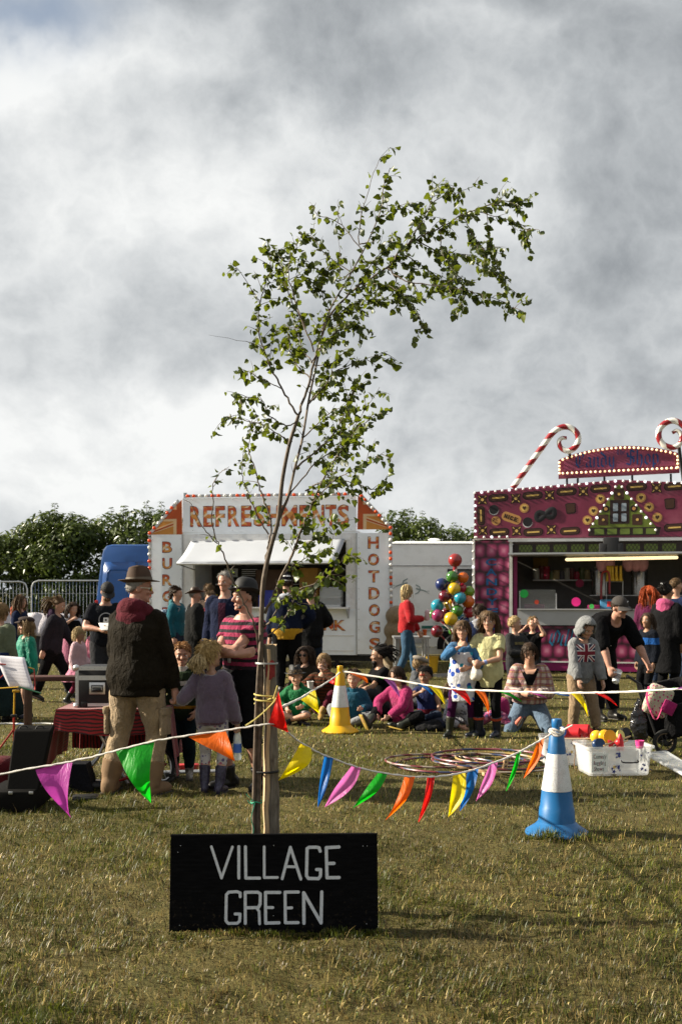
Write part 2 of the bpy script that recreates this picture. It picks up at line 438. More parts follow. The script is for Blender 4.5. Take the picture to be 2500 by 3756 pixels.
# grass blades
gb, T, b_ = nodemat('grass_blade')
at = T.n('ShaderNodeAttribute'); at.attribute_name = 'Col'
T.put(b_.inputs['Base Color'], at.outputs[0]); b_.inputs['Roughness'].default_value = .45; b_.inputs['Specular IOR Level'].default_value = .30
tr = T.n('ShaderNodeBsdfTranslucent'); T.put(tr.inputs[0], at.outputs[0]); mx = T.n('ShaderNodeMixShader'); mx.inputs[0].default_value = .32
T.nt.links.new(b_.outputs[0], mx.inputs[1]); T.nt.links.new(tr.outputs[0], mx.inputs[2]); T.nt.links.new(mx.outputs[0], T.nt.nodes['Material Output'].inputs[0])
rs = np.random.RandomState(11)
WAV = [(rs.uniform(-1,1,2) * s, rs.uniform(0,6.28), a) for s, a in [(1.1,1),(1.1,1),(2.5,.8),(2.5,.8),(5,.6),(5,.6),(5,.6),(11,.45),(11,.45),(11,.45),(23,.3),(23,.3)] ]
def fieldn(x_, y_):
    v = 0
    for (k, p, a) in WAV: v = v + a * np.sin(x_ * k[0] * 1.6 + y_ * k[1] * 1.6 + p)
    return v / 2.6
def blades(N, y0, y1, L0, L1, W0, W1,spread=.37,extra=.9,xs=None, ys=None, green=0., upright=0., power=None, bright=1.):
    if ys is None:
        if power is None: ys = np.exp(rs.uniform(math.log(y0), math.log(y1), N))
        else: ys = (rs.uniform(y0 ** power, y1 ** power, N)) ** (1 / power)
        xs = rs.uniform(-1,1, N) * (spread * ys + extra)
    N = len(xs); f = fieldn(xs, ys)
    keep = rs.uniform(0,1, N) < np.clip(1.15 - .55 * np.clip(f - .1,0,2),.25,1)
    xs, ys, f = xs[keep], ys[keep], f[keep]; N = len(xs)
    g2 = .7 * np.sin(xs * 31 + 3 * np.sin(ys * 17)) + np.sin(ys * 37 + 3 * np.sin(xs * 23)) + np.sin((xs + ys) * 19 + f * 3); th = g2 * 1.3 + f * 2 + rs.normal(0,.9, N); L = rs.uniform(L0, L1, N) * (1 - .25 * np.clip(f, -1,1)) * (1 + .22 * g2); zg = lumps(xs, ys); L = L * np.where((np.abs(ys - 5.03) < .10) & (xs > -.85) & (xs < .22) & (L1 < .06),.55,1.); W = rs.uniform(W0, W1, N)
    lean = np.clip(rs.normal(.80 - upright, .38, N),.02,1.5)        # angle off the vertical
    dx, dy = np.cos(th), np.sin(th); px_, py_ = -dy, dx
    l1 = lean * .7; l2 = np.clip(lean * 1.25,0,1.75)
    mx_, mz = np.sin(l1) * L * .5, np.cos(l1) * L * .5
    tx, tz = mx_ + np.sin(l2) * L * .5, np.maximum(mz + np.cos(l2) * L * .5,.004)
    V = np.zeros((N, 5,3)); w2 = W * .5
    V[:, 0] = np.stack([xs - px_ * w2, ys - py_ * w2,0 * xs - .004],1); V[:, 1] = np.stack([xs + px_ * w2, ys + py_ * w2,0 * xs - .004],1)
    V[:, 2] = np.stack([xs + dx * mx_ + px_ * w2 * .85, ys + dy * mx_ + py_ * w2 * .85, mz],1)
    V[:, 3] = np.stack([xs + dx * mx_ - px_ * w2 * .85, ys + dy * mx_ - py_ * w2 * .85, mz],1)
    V[:, 4] = np.stack([xs + dx * tx, ys + dy * tx, tz],1); V[:, :, 2] += zg[:, None]
    pal = np.array([(.54,.41,.15),(.20,.135,.042),(.068,.042,.015),(.088,.110,.010),(.034,.048,.006),(.21,.225,.022)])
    pg = np.clip(.62 - .34 * f + green, .05,.97); u = rs.uniform(0,1, N); isg = u < pg
    k = np.where(isg, rs.choice([3,4,5], N, p=[.45,.38,.17]), rs.choice([0,1,2], N, p=[.20,.42,.38]))
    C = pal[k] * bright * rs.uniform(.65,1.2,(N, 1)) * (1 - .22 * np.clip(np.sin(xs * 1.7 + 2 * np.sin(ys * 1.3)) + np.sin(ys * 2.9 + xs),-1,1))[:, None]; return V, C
def blade_mesh(name, sets):
    V = np.concatenate([s[0] for s in sets]); C = np.concatenate([s[1] for s in sets]); N = len(V)
    me = bpy.data.meshes.new(name); me.vertices.add(N * 5); me.vertices.foreach_set('co', V.reshape(-1).astype(np.float32))
    b0 = (np.arange(N) * 5)[:, None]
    li = np.concatenate([b0 + np.array([0,1,2,3]), b0 + np.array([3,2,4])],1).reshape(-1)
    me.loops.add(N * 7); me.loops.foreach_set('vertex_index', li.astype(np.int32))
    me.polygons.add(N * 2)
    ls = (np.arange(N) * 7)[:, None] + np.array([0,4]); me.polygons.foreach_set('loop_start', ls.reshape(-1).astype(np.int32))
    me.update(calc_edges=True)
    ca_ = me.attributes.new('Col', 'FLOAT_COLOR', 'POINT'); cc = np.ones((N, 5,4), np.float32); cc[:, :, :3] = C[:, None, :]
    ca_.data.foreach_set('color', cc.reshape(-1))
    me.materials.append(gb); return me
sx = rs.uniform(-.80,.22,1800); sy = 5.06 + rs.normal(0,.03,1800)
clover = blades(9000,3.0,9., .010,.020,.006,.012,green=.25,upright=-.3)
near = blades(262000,3.0,11.5,.016,.052,.0020,.0046,extra=1.5,bright=.74)  # blade colour scaled down to paint the dim foreground
straw = blades(14000,3.0,9., .04,.085,.0022,.004,green=-.4,upright=-.5)
far = blades(84000,10., 27., .022,.05,.004,.010,extra=2.0,bright=1.22)  # blade colour scaled up to paint the sunlit middle distance
tuft = blades(0,0,0,.02,.058,.003,.006,xs=sx, ys=sy, green=.4,upright=.45)
cx_ = rs.normal(1.427,.17,700); cy_ = 7.2 + rs.normal(-.16,.05,700)
tuft2 = blades(0,0,0,.03,.07,.003,.006,xs=cx_, ys=cy_, green=.2,upright=.4)
o = link_mesh('grass', blade_mesh('grass', [near, straw, clover, far, tuft, tuft2])); tag(o, 'short straw coloured and green mown grass covering the field', 'grass', kind='stuff')

# hedge shrubs behind the fence
leaf_h = mat('hedge_leaf', (.030,.052,.009),.40,var=.45,vscale=2,bump=0,spec=.45,transl=.38, vcol2=(.115,.155,.026))
bark_h = mat('hedge_bark', (.06,.05,.035),.9,var=.3,bump=.5)
def shrub(label, px0, px1, tops, Y, seed, n=5200,zb=.1,leafs=.088):
    rr = random.Random(seed)
    xa, xb = P(px0,0, Y).x, P(px1,0, Y).x; root = thing('hedge_shrub', label, 'shrub', ((xa + xb) / 2, Y, 0), group='shrubs of the field hedge')
    t = MB()
    for k in range(5):
        x0 = rr.uniform(xa, xb); h = rr.uniform(1.8,3.0)
        pts = spline([(x0, Y + rr.uniform(-.3,.3),0),(x0 + rr.uniform(-.2,.2), Y + rr.uniform(-.3,.3), h * .5),(x0 + rr.uniform(-.4,.4), Y + rr.uniform(-.3,.3), h)],4)
        t.tube(pts, [.05 - .035 * i / (len(pts) - 1) for i in range(len(pts))],6)
    t.build('trunk', bark_h, root)
    ztop = lambda x_: float(np.interp(x_, [P(p[0],0, Y).x for p in tops],[P(0,p[1], Y).z for p in tops]))
    V = []; Fc = []
    def leaf(p, nrm, s_):
        a, b2 = frame(nrm, Vector((rr.uniform(-1,1), rr.uniform(-1,1), rr.uniform(-1,1))).normalized())
        i = len(V); V.extend([p - a * s_, p + b2 * s_ * .42 + nrm * s_ * .12, p + a * s_, p - b2 * s_ * .42 + nrm * s_ * .12]); Fc.append((i, i + 1, i + 2)); Fc.append((i, i + 2, i + 3))
    lobes = []
    for k in range(26):
        x_ = rr.uniform(xa, xb); zt = ztop(x_) - .25; z_ = zb + (zt - zb) * rr.uniform(.1,1.0) ** .8
        lobes.append((Vector((x_, Y - .35 + rr.uniform(-.55,.55), z_)), rr.uniform(.35,.62)))
    for k in range(n):
        c_, r_ = rr.choice(lobes); d = Vector((rr.gauss(0,1), rr.gauss(-.35,1), rr.gauss(.2,1))).normalized()
        p = c_ + Vector((d.x, d.y, d.z * .8)) * r_ * rr.uniform(.7,1.08)
        if p.z < .05 or p.z > ztop(p.x) + .1: continue
        leaf(p, (d + Vector((rr.gauss(0,.5), rr.gauss(0,.5), rr.gauss(.3,.5)))).normalized(), leafs * rr.uniform(.6,1.3))
    sh = MB()
    for k in range(int((xb - xa) * 5)):                # upright shoots with leaf pairs break the skyline
        x_ = rr.uniform(xa, xb); y_ = Y + rr.uniform(-.6,.4); z0 = ztop(x_) - .75; h = rr.uniform(.55,1.0); lx = rr.uniform(-.15,.15)
        sh.tube([(x_, y_, z0),(x_ + lx * .4, y_, z0 + h * .5),(x_ + lx, y_, z0 + h)],[.014,.01,.005],4)
        for q in range(9):
            t_ = .25 + .75 * q / 8; c_ = Vector((x_ + lx * t_, y_, z0 + h * t_))
            for s_ in (-1,1):
                for e in range(2):
                    d = Vector((s_ * rr.uniform(.5,1), rr.uniform(-.8,.8), rr.uniform(-.1,.5))).normalized()
                    leaf(c_ + d * .1 * (1.35 - t_) * (1 + e),(Vector((0,0,1)) + d * .5 + Vector((0, rr.uniform(-.9,.3),0))).normalized(), leafs * 1.1 * (1.25 - t_ * .6))
    cr = MB(); cr.add(V, Fc); cro = cr.build('crown', leaf_h, root, smooth=False)
    sh.build('shoot', bark_h, root)
HT = [(-300,1990),(-60,1985),(0,1975),(50,1970),(120,1935),(190,1880),(215,1880),(270,1888),(330,1915),(420,1895),(470,1890),(540,1875),(640,1880)]
shrub('leafy green hedge shrub at the left edge of the picture above the fence', -260,60, HT, 30,1)
shrub('hedge shrub rising above the gap between the fence panels', 40,170, HT, 30.4,2)
shrub('tallest pointed hedge shrub above the fence to the left of the blue van', 150,300, HT, 30,3)
shrub('hedge shrub directly left of the top of the blue van', 280,420, HT, 30.5,4)
shrub('hedge shrub rising behind the roof of the blue van', 400,620, HT, 30,5,6000)
HT2 = [(1380,1900),(1450,1890),(1500,1892),(1560,1905),(1620,1925),(1700,1950),(1760,1955),(1900,1965)]
shrub('hedge shrub beside the right end of the refreshments trailer', 1380,1560, HT2,31,6)
shrub('low hedge shrub showing over the caravan roof', 1540,1720, HT2,31.4,7)
shrub('hedge shrub between the caravan and the candy stall', 1690,1850, HT2,31,8,3600)

# wire fence panels
def fence_panel(label, xa, xb, Y, z1):
    root = thing('fence_panel', label, 'fence', ((xa + xb) / 2, Y, 0), group='wire fence panels in front of the hedge')
    r = .17; pts = [(xa, Y, .06)] + spline([(xa, Y, z1 - r),(xa + .05, Y, z1 - .05),(xa + r, Y, z1)],4) + spline([(xb - r, Y, z1),(xb - .05, Y, z1 - .05),(xb, Y, z1 - r)],4) + [(xb, Y, .06)]
    MB().tube(pts, .021,8).build('frame', steel, root)
    MB().tube([(xa, Y, .16),(xb, Y, .16)],.019,8).build('bottom_rail', steel, root)
    wv_ = MB(); n = int((xb - xa) / .085)
    for k in range(1, n): x_ = xa + (xb - xa) * k / n; wv_.tube([(x_, Y, .16),(x_, Y, z1 - .005)],.0042,4,cap=False)
    for z_ in (.45,1.0,1.55): wv_.tube([(xa, Y - .006, z_),(xb, Y - .006, z_)],.0045,4,cap=False)
    o = wv_.build('wire_mesh', steel, root); o['kind'] = 'stuff'
    for x_ in (xa, xb): MB().rbox((x_, Y, .05),(.24,.6,.1),.02).build('foot_block', mat('concrete', (.3,.29,.27),.9,bump=.4), root)
    MB().rbox(((xb), Y - .01,1.45),(.09,.06,.05),.01).build('clamp', steel, root)
Yf = 27.
fence_panel('left wire fence panel with a rounded corner in front of the hedge', P(-420,0, Yf).x, P(100,0, Yf).x, Yf, P(0,2134, Yf).z)
fence_panel('wire fence panel reaching from the gap to the blue van', P(116,0, Yf).x, P(520,0, Yf).x, Yf + .03,P(0,2130, Yf).z)
# blue van behind the burger trailer
blue_paint = mat('blue_van_paint', (.006,.050,.19),.32,var=.06,bump=.02,coat=.4,spec=.5)
seam = mat('dark_seam', (.01,.02,.05),.8,bump=0)
Yv = 25.6; root = thing('van', 'bright blue high roofed van parked left of the refreshments trailer', 'van', (P(460,0, Yv).x, Yv, 0))
xL, xR = P(345,0, Yv).x, P(345,0, Yv).x + 2.0; zt = P(0,1996, Yv).z
def van_ring(Y_, inset=0., top=0.):
    xm = (xL + xR) / 2; hw = (xR - xL) / 2 - inset; z1 = zt - top - inset * .5
    pr = [(-hw * .98,.45),(-hw, .75),(-hw * .995,1.15),(-hw * .93,1.75),(-hw * .84, z1 - .28),(-hw * .80, z1 - .12),(-hw * .73, z1 - .03),(-hw * .6, z1),(hw * .6, z1),(hw * .73, z1 - .03),
          (hw * .80, z1 - .12),(hw * .84, z1 - .28),(hw * .93,1.75),(hw * .995,1.15),(hw, .75),(hw * .98,.45)]
    return [Vector((xm + a, Y_, z_)) for a, z_ in pr]
MB().loft([van_ring(Yv + .02,.07), van_ring(Yv + .05,.02), van_ring(Yv + .16), van_ring(Yv + 4.0), van_ring(Yv + 4.6,.06,.15), van_ring(Yv + 5.3,.1,1.3)]).build('body', blue_paint, root, angle=35)
xm = (xL + xR) / 2
for s_ in (-1,1):
    def dpt(u, v, s_=s_):
        z_ = .55 + (zt - .42 - .55) * v; ww = (.86 - .02 * v) if z_ < 1.75 else .86 - .14 * (z_ - 1.75) / (zt - 1.75)
        return Vector((xm + s_ * (.03 + (ww - .06) * u), Yv + .005, z_))
    d = MB(); d.grid(dpt, 4,6)
    if s_ > 0: d.f = [f[::-1] for f in d.f]
    d.f = [f[::-1] for f in d.f] if s_ < 0 else d.f
    do = d.build('rear_door', blue_paint, root); do.modifiers.new('solid', 'SOLIDIFY').thickness = .03
    fr = MB(); q = [dpt(.2,.53), dpt(.2,.86), dpt(.27,.90), dpt(.78,.90), dpt(.86,.86), dpt(.93,.53)]
    fr.tube([p + Vector((0,-.018,0)) for p in q],.014,6); fr.build('door_pressing', blue_paint, do)
    MB().rbox((xm + s_ * .94, Yv + .05,1.15),(.09,.06,.5),.02).build('tail_lamp', mat('red_lens', (.3,.01,.01),.25,bump=0), root)
MB().rbox((xm, Yv - .03,.5),(1.9,.14,.18),.04).build('bumper', black_plastic, root)
for dy in (1.1,4.2):
    for s_ in (-1,1):
        wh = MB(); wh.lathe([(.0,-.1),(.3,-.1),(.34,-.07),(.34,.07),(.3,.1),(0,.1)], n=24)
        wh.v = [tuple(Vector((v[2] + xm + s_ * .86,v[1] + Yv + dy, v[0] + .34))) for v in wh.v]; wh.build('wheel', rubber, root)

def tops(): return {o.name for o in bpy.data.objects if o.parent is None}
def swing(before, pivot, deg, sc=1.):
    """turn everything built since 'before' about an upright axis"""
    M = Matrix.Translation(pivot) @ Matrix.Rotation(R(deg),4, 'Z') @ Matrix.Scale(sc, 4) @ Matrix.Translation(-Vector(pivot))
    for o in bpy.data.objects:
        if o.parent is None and o.name not in before: o.matrix_basis = M @ o.matrix_basis
mark = tops()
# refreshments trailer
Y0 = 23.0; RX = lambda px: P(px, 0, Y0).x; RZ = lambda py: P(0, py, Y0).z
rt = thing('refreshments_trailer', 'white refreshments trailer selling burgers and hotdogs with orange and clear bulbs', 'food trailer', (RX(985), Y0 + 1.1,0))
panel_white = mat('trailer_panel_white', (.84,.885,.94),.5,var=.035,vscale=2,bump=.03,dirt=((.5,.48,.44),1.4,.25))
frame_white = mat('trailer_frame_white', (.76,.76,.76),.5,var=.06,bump=.05,dirt=((.35,.33,.3),5,.4))
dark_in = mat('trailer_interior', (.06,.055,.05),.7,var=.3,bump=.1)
zb, zc, zo, ztp = RZ(2400), RZ(2232), RZ(1990), RZ(1958)
xl, xr, ol, orr = RX(662), RX(1308), RX(706), RX(1270)
dep = 2.2
def part(name, m_, *boxes, root=rt, smooth=False):
    b = MB()
    for a, c_ in boxes: b.bbox(a, c_)
    return b.build(name, m_, root, smooth=smooth)
part('lower_wall', panel_white, ((xl, Y0, zb),(xr, Y0 + .05, zc)))
part('door_jamb', frame_white, ((xl, Y0 + .002, zc),(ol, Y0 + .05, ztp)))
part('door_jamb', frame_white, ((orr, Y0 + .002, zc),(xr, Y0 + .05, ztp)))
part('top_rail', frame_white, ((ol, Y0 + .004, zo),(orr, Y0 + .05, ztp - .002)))
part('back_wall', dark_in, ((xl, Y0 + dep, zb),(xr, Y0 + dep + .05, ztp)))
part('side_wall', panel_white, ((xl, Y0 + .052, zb),(xl + .04, Y0 + dep - .002, ztp)))
part('side_wall', panel_white, ((xr - .04, Y0 + .052, zb),(xr, Y0 + dep - .002, ztp)))
part('roof', panel_white, ((xl - .03, Y0 + .0, ztp),(xr + .03, Y0 + dep + .08, ztp + .05)))
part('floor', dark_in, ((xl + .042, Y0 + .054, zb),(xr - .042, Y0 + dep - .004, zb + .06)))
part('chassis', dark_metal, ((RX(560), Y0 + .25, zb - .14),(RX(1420), Y0 + .35, zb - .02)),((RX(560), Y0 + 1.8, zb - .14),(RX(1420), Y0 + 1.9, zb - .02)))
for px in (700,860,1230,1400): part('support_leg', dark_metal, ((RX(px) - .04, Y0 + .26,0),(RX(px) + .04, Y0 + .34, zb - .14)))
wh = MB(); wh.lathe([(0,-.09),(.2,-.1),(.31,-.08),(.33,-.03),(.33,.06),(.3,.09),(0,.09)], n=28); cxw = RX(1045)
wh.v = [(v[0] + cxw, v[2] + Y0 + .12,v[1] + .33) for v in wh.v]; who = wh.build('wheel', rubber, rt)
hb = MB(); hb.lathe([(0,-.05),(.05,-.055),(.07,-.02),(.15,-.03),(.2,-.008),(.2,.01),(0,.01)], n=28)
hb.v = [(v[0] + cxw, v[2] + Y0 + .02,v[1] + .33) for v in hb.v]; hb.build('rim', aluminium, who)
for (pa, pb) in ((541,660),(1312,1432)):
    o = part('side_panel', panel_white, ((RX(pa), Y0 - .03, zb + .02),(RX(pb), Y0 + .01, ztp + .0)))
for px in (660.5,1310.5): part('hinge_strip', steel, ((RX(px) - .012, Y0 - .035, zb),(RX(px) + .012, Y0 - .003, ztp)))
for (a, c_) in (((ol - .1, zc - .02),(ol - .02, zo + .03)),((orr + .02, zc - .02),(orr + .1, zo + .03))):
    part('hatch_frame', frame_white, ((a[0], Y0 - .025,a[1]),(c_[0], Y0 + .001,c_[1])))
part('hatch_frame', frame_white, ((ol - .1, Y0 - .03, zo + .032),(orr + .1, Y0 + .001, zo + .11)))
for z_ in (RZ(2330), RZ(2385)): part('rub_strip', frame_white, ((RX(670), Y0 - .012, z_ - .012),(RX(1300), Y0 - .001, z_ + .012)))
part('header_board', panel_white, ((RX(662), Y0 - .02,RZ(1950)),(RX(1308), Y0 + .03,RZ(1824))))
for px in (668,1300): part('header_post', steel, ((RX(px) - .03, Y0 + .031, ztp + .05),(RX(px) + .03, Y0 + .08,RZ(1803))))
orange = mat('flag_orange_red', (.42,.075,.015),.5,var=.12,bump=.02)
amber = mat('flag_amber', (.55,.235,.045),.5,var=.12,bump=.02); cream = mat('flag_cream', (.66,.47,.27),.5,var=.08,bump=.02)
for (A, B, C_, sgn) in (((537,1958),(660,1958),(658,1830),1),((1435,1945),(1313,1945),(1315,1820),-1)):
    tri = [(RX(p[0]), RZ(p[1])) for p in (A, B, C_)]
    if sgn < 0: tri = tri[::-1]
    bo = MB().prism(tri, .03,o=(0, Y0 - .03,0)).build('flag_corner', amber, rt, smooth=False)
    bx, bz, tz = RX(B[0]), RZ(B[1]), RZ(C_[1]); dxs = -sgn
    H_ = tz - bz
    shapes = [(cream, -.0335,[(bx + dxs * .0, bz),(bx + dxs * .19, bz),(bx + dxs * .19, tz),(bx, tz)]),
              (orange, -.036,[(bx, bz),(bx + dxs * .12, bz),(bx + dxs * .12, tz),(bx, tz)]),
              (cream, -.0335,[(bx + dxs * .19, bz + H_ * .38),(bx + dxs * .9, bz + H_ * .38),(bx + dxs * .9, bz + H_ * .80),(bx + dxs * .19, bz + H_ * .80)]),
              (orange, -.036,[(bx + dxs * .12, bz + H_ * .45),(bx + dxs * .9, bz + H_ * .45),(bx + dxs * .9, bz + H_ * .72),(bx + dxs * .12, bz + H_ * .72)]),
              (cream, -.0345,[(bx + dxs * .19, bz + H_ * .36),(bx + dxs * .19, bz + H_ * .24),(bx + dxs * .78, bz - .02),(bx + dxs * .95, bz - .02)]),
              (orange, -.0375,[(bx + dxs * .19, bz + H_ * .32),(bx + dxs * .19, bz + H_ * .27),(bx + dxs * .82, bz - .02),(bx + dxs * .9, bz - .02)])]
    for m_, yo, poly in shapes:
        ar = sum(poly[i][0] * poly[(i + 1) % len(poly)][1] - poly[(i + 1) % len(poly)][0] * poly[i][1] for i in range(len(poly)))
        if ar < 0: poly = poly[::-1]
        q = clip(poly, tri)
        if len(q) >= 3: MB().prism(q, .003,o=(0, Y0 + yo, 0)).build('flag_stripe', m_, bo, smooth=False)
lm, T, b_ = nodemat('flag_letter')
tc = T.n('ShaderNodeTexCoord').outputs['Object']; lx, ly, lz = T.sep(tc)
c = T.mix(T.rng(T.noise(tc, 3,3),.4,.6),(.64,.29,.06),(.58,.22,.05))
c = T.mix(T.m('GREATER_THAN', T.m('FRACT', T.m('MULTIPLY', T.m('ADD', lx, T.m('MULTIPLY', lz, .8)),3.4)),.66), c, (.50,.09,.022))
c = T.mix(T.m('GREATER_THAN', T.m('FRACT', T.m('MULTIPLY', T.m('SUBTRACT', lx, T.m('MULTIPLY', lz, 1.3)),2.9)),.80), c, (.76,.57,.36))
c = T.mix(T.m('LESS_THAN', T.m('ABSOLUTE', T.m('SUBTRACT', T.m('FRACT', T.m('MULTIPLY', lz, 2.85)),.5)),.10), c, (.48,.08,.02))
T.put(b_.inputs['Base Color'], c); b_.inputs['Roughness'].default_value = .5
dark_edge = mat('letter_outline', (.10,.025,.03),.6,bump=0)
def sign_letter(ch, x0, x1, y0, y1,ref=Y0,proud=-.031,parent=rt):
    g = .012
    letter(ch, P(x0,0, ref).x - g, P(x1,0, ref).x + g, P(0, y1, ref).z - g, P(0, y0, ref).z + g, ref + proud, dark_edge, parent, .004, 'letter_outline')
    letter(ch, P(x0,0, ref).x, P(x1,0, ref).x, P(0, y1, ref).z, P(0, y0, ref).z, ref + proud - .0042, lm, parent, .004, 'letter')
for ch, a, b2 in zip('REFRESHMENTS', (692,742,788,835,885,932,982,1036,1102,1150,1198,1242),(732,778,820,875,920,970,1025,1090,1138,1190,1234,1281)):
    sign_letter(ch, a, b2,1856,1929,proud=-.0215)
for k, ch in enumerate('BURGERS'): sign_letter(ch, 586,620,1986 + 61 * k, 2024 + 61 * k)
for k, ch in enumerate('HOTDOGS'): sign_letter(ch, 1353 + k * .9,1389 + k * .9,1973 + 61 * k, 2013 + 61 * k)
for ch, a, b2 in zip('DRINK', (1090,1130,1172,1191,1230),(1124,1166,1181,1224,1268)): sign_letter(ch, a, b2,2275,2310,proud=-.0025)
bulb_o = mat('orange_bulb', (.75,.10,.012),.25,var=.1,bump=0,spec=.6,transl=.3)
bulb_w = mat('clear_bulb', (.75,.74,.70),.15,var=.1,bump=0,spec=.6)
def bulb_mesh(name, m_, r=.036):
    b = MB(); b.ell((0,-r * .7,0),(r, r, r), nu=12,nv=8); b.tube([(0,0,0),(0,.012,0)], r * .6,8); return b.mesh(name, m_, angle=None)
bm_o, bm_w = bulb_mesh('bulb_orange', bulb_o), bulb_mesh('bulb_clear', bulb_w)
def bulb_row(a, c_, n, parent, strip=True, pat=(0,0,1,1), meshes=(bm_o, bm_w), skip=0,org=None):
    a, c_ = Vector(a), Vector(c_)
    if strip:
        d = (c_ - a).normalized(); b = MB(); s_ = Vector((-d.z, 0, d.x)) * .03
        b.prism([(0,-.032),((c_ - a).length, -.032),((c_ - a).length, .032),(0,.032)],.02,o=a, ax=d, ay=Vector((-d.z, 0, d.x)) if d.x >= 0 else Vector((d.z, 0,-d.x)))
        b.build('bulb_strip', steel, parent, smooth=False)
    for k in range(n):
        p = a.lerp(c_, (k + .5) / n); o = link_mesh('bulb', meshes[pat[(k + skip) % len(pat)]], parent, p + Vector((0,-.013,0)))
yb = Y0 - .06
bulb_row((RX(672), yb, RZ(1817)),(RX(1305), yb, RZ(1817)),27, rt)
bulb_row((RX(531), yb, RZ(1962)),(RX(648), yb, RZ(1832)),7, rt); bulb_row((RX(1322), yb, RZ(1816)),(RX(1441), yb, RZ(1946)),9, rt)
bulb_row((RX(538), yb, RZ(2400)),(RX(538), yb, RZ(1968)),17, rt); bulb_row((RX(1438), yb, RZ(2400)),(RX(1434), yb, RZ(1950)),20, rt, skip=1)
ay = 21.9; aw = MB(); h0 = Vector((RX(694), Y0 - .032,RZ(1988))); h1 = Vector((RX(1268), Y0 - .032,RZ(1982)))
l0, l1 = P(667,2066, ay), P(1256,2064, ay)
aw.grid(lambda u, v: h0.lerp(h1, u).lerp(l0.lerp(l1, u), v) + Vector((0,0,-.035 * math.sin(math.pi * v) + .006 * math.sin(u * 31) * v)),24,8)
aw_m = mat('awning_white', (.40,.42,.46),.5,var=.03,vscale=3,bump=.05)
awo = aw.build('awning', aw_m, rt); sm_ = awo.modifiers.new('solid', 'SOLIDIFY'); sm_.thickness = .025
MB().tube([l0 + Vector((0,-.01,-.01)), l1 + Vector((0,-.01,-.01))],.022,8).build('awning_rail', aluminium, rt)
for e, hx in ((l0, ol + .02),(l1, orr - .02)): MB().tube([e + Vector((.04 if e is l0 else -.04,0,-.02)),(hx, Y0 - .03,RZ(2090))],.012,6).build('awning_strut', steel, rt)
part('counter', frame_white, ((RX(1080), Y0 - .28, zc - .0),(RX(1286), Y0 - .001, zc + .035)))
part('counter', frame_white, ((ol, Y0 - .16, zc + .002),(RX(1079), Y0 - .001, zc + .03)))
for px in (1100,1282):
    b = MB(); b.prism([(0,0),(-.24,0),(-.24,-.03),(0,-.2)],.03,o=(RX(px), Y0 - .002, zc - .002), ax=(0,1,0), ay=(0,0,1)); b.build('counter_bracket', steel, rt, smooth=False)
def iobj(name, label, cat, m_, a, c_, r=.02,group=None):
    b = MB(); a, c_ = Vector(a), Vector(c_); mid = (a + c_) / 2; org = Vector((mid.x, mid.y, min(a.z, c_.z)))
    b.rbox(mid, [abs(c_[i] - a[i]) for i in range(3)], r); o = b.build(name, m_, None, org=org); return tag(o, label, cat, group)
part('worktop', aluminium, ((ol, Y0 + .06, zc - .06),(orr, Y0 + .6, zc)))
part('inner_shelf', frame_white, ((ol, Y0 + 1.75,1.75),(RX(1060), Y0 + dep - .01,1.78)))
rvt = MB(); rvt.ell((0,0,0),(.009,.004,.009), nu=8,nv=5); rvt = rvt.mesh('rivet', steel, angle=None)
for px in (546,654,1318,1426):
    for k in range(12): link_mesh('rivet', rvt, rt, (RX(px), Y0 - .031,RZ(1975 + k * 37)))
for px in (700,850,1000,1150,1290):
    for y_ in (1831,1944): link_mesh('rivet', rvt, rt, (RX(px), Y0 - .022,RZ(y_)))
for k, (pa, pb, ya, yb2) in enumerate(((735,790,2078,2112),(800,880,2075,2118),(1010,1060,2082,2128))):
    mo = part('menu_board', (white_paint, mat('menu_dark', (.03,.03,.035),.6), mat('menu_yellow', (.55,.38,.06),.6))[k],((RX(pa), Y0 + 1.9,RZ(yb2)),(RX(pb), Y0 + 1.92,RZ(ya))))
    for q in range(4): part('menu_line', (dark_metal, white_paint, dark_metal)[k],((RX(pa) + .04, Y0 + 1.893,RZ(ya + 6 + q * 8)),(RX(pb) - .05 - .05 * (q % 2), Y0 + 1.898,RZ(ya + 9 + q * 8)))).parent = mo
iobj('warming_cabinet', 'amber lit warming cabinet inside the refreshments trailer', 'cabinet', mat('amber_panel', (.42,.22,.04),.5),(RX(1068), Y0 + 1.0, zc),(RX(1140), Y0 + 1.5,RZ(2080)))  # amber base colour stands in for orange light; nothing glows here
iobj('drinks_fridge', 'brown drinks fridge behind the refreshments counter', 'fridge', mat('brown_panel', (.12,.07,.045),.6),(RX(890), Y0 + 1.2, zb + .07),(RX(1000), Y0 + 1.8,RZ(2085)))
iobj('menu_card', 'blue price card standing on the refreshments counter', 'card', mat('blue_card', (.04,.05,.3),.6),(RX(935), Y0 + .3, zc),(RX(1000), Y0 + .33,RZ(2165)),.005)
iobj('kitchen_roll_box', 'white carton on the refreshments worktop by the left jamb', 'carton', white_paint, (RX(795), Y0 + .25, zc),(RX(825), Y0 + .5,RZ(2135)),.01)
for k, px in enumerate((735,752,768)):
    b = MB(); c0 = Vector((RX(px), Y0 + .5, zc)); b.lathe([(0,0),(.05,0),(.055,.02),(.05,.2),(.03,.24),(.018,.3),(0,.3)], c0,12)
    tag(b.build('sauce_bottle', mat(('red', 'brown', 'yellow')[k] + '_sauce', ((.4,.02,.01),(.1,.04,.02),(.6,.4,.03))[k],.35,bump=0), org=c0),('red', 'brown', 'yellow')[k] + ' sauce bottle at the left of the refreshments counter', 'bottle')
gl = glass('display_glass', (.75,.78,.78),.05,.35)
dc = thing('display_case', 'curved glass display case at the right of the refreshments counter', 'display case', (RX(1225), Y0 + .2, zc + .035))
x0, x1 = RX(1180), RX(1256); zc2 = zc + .035
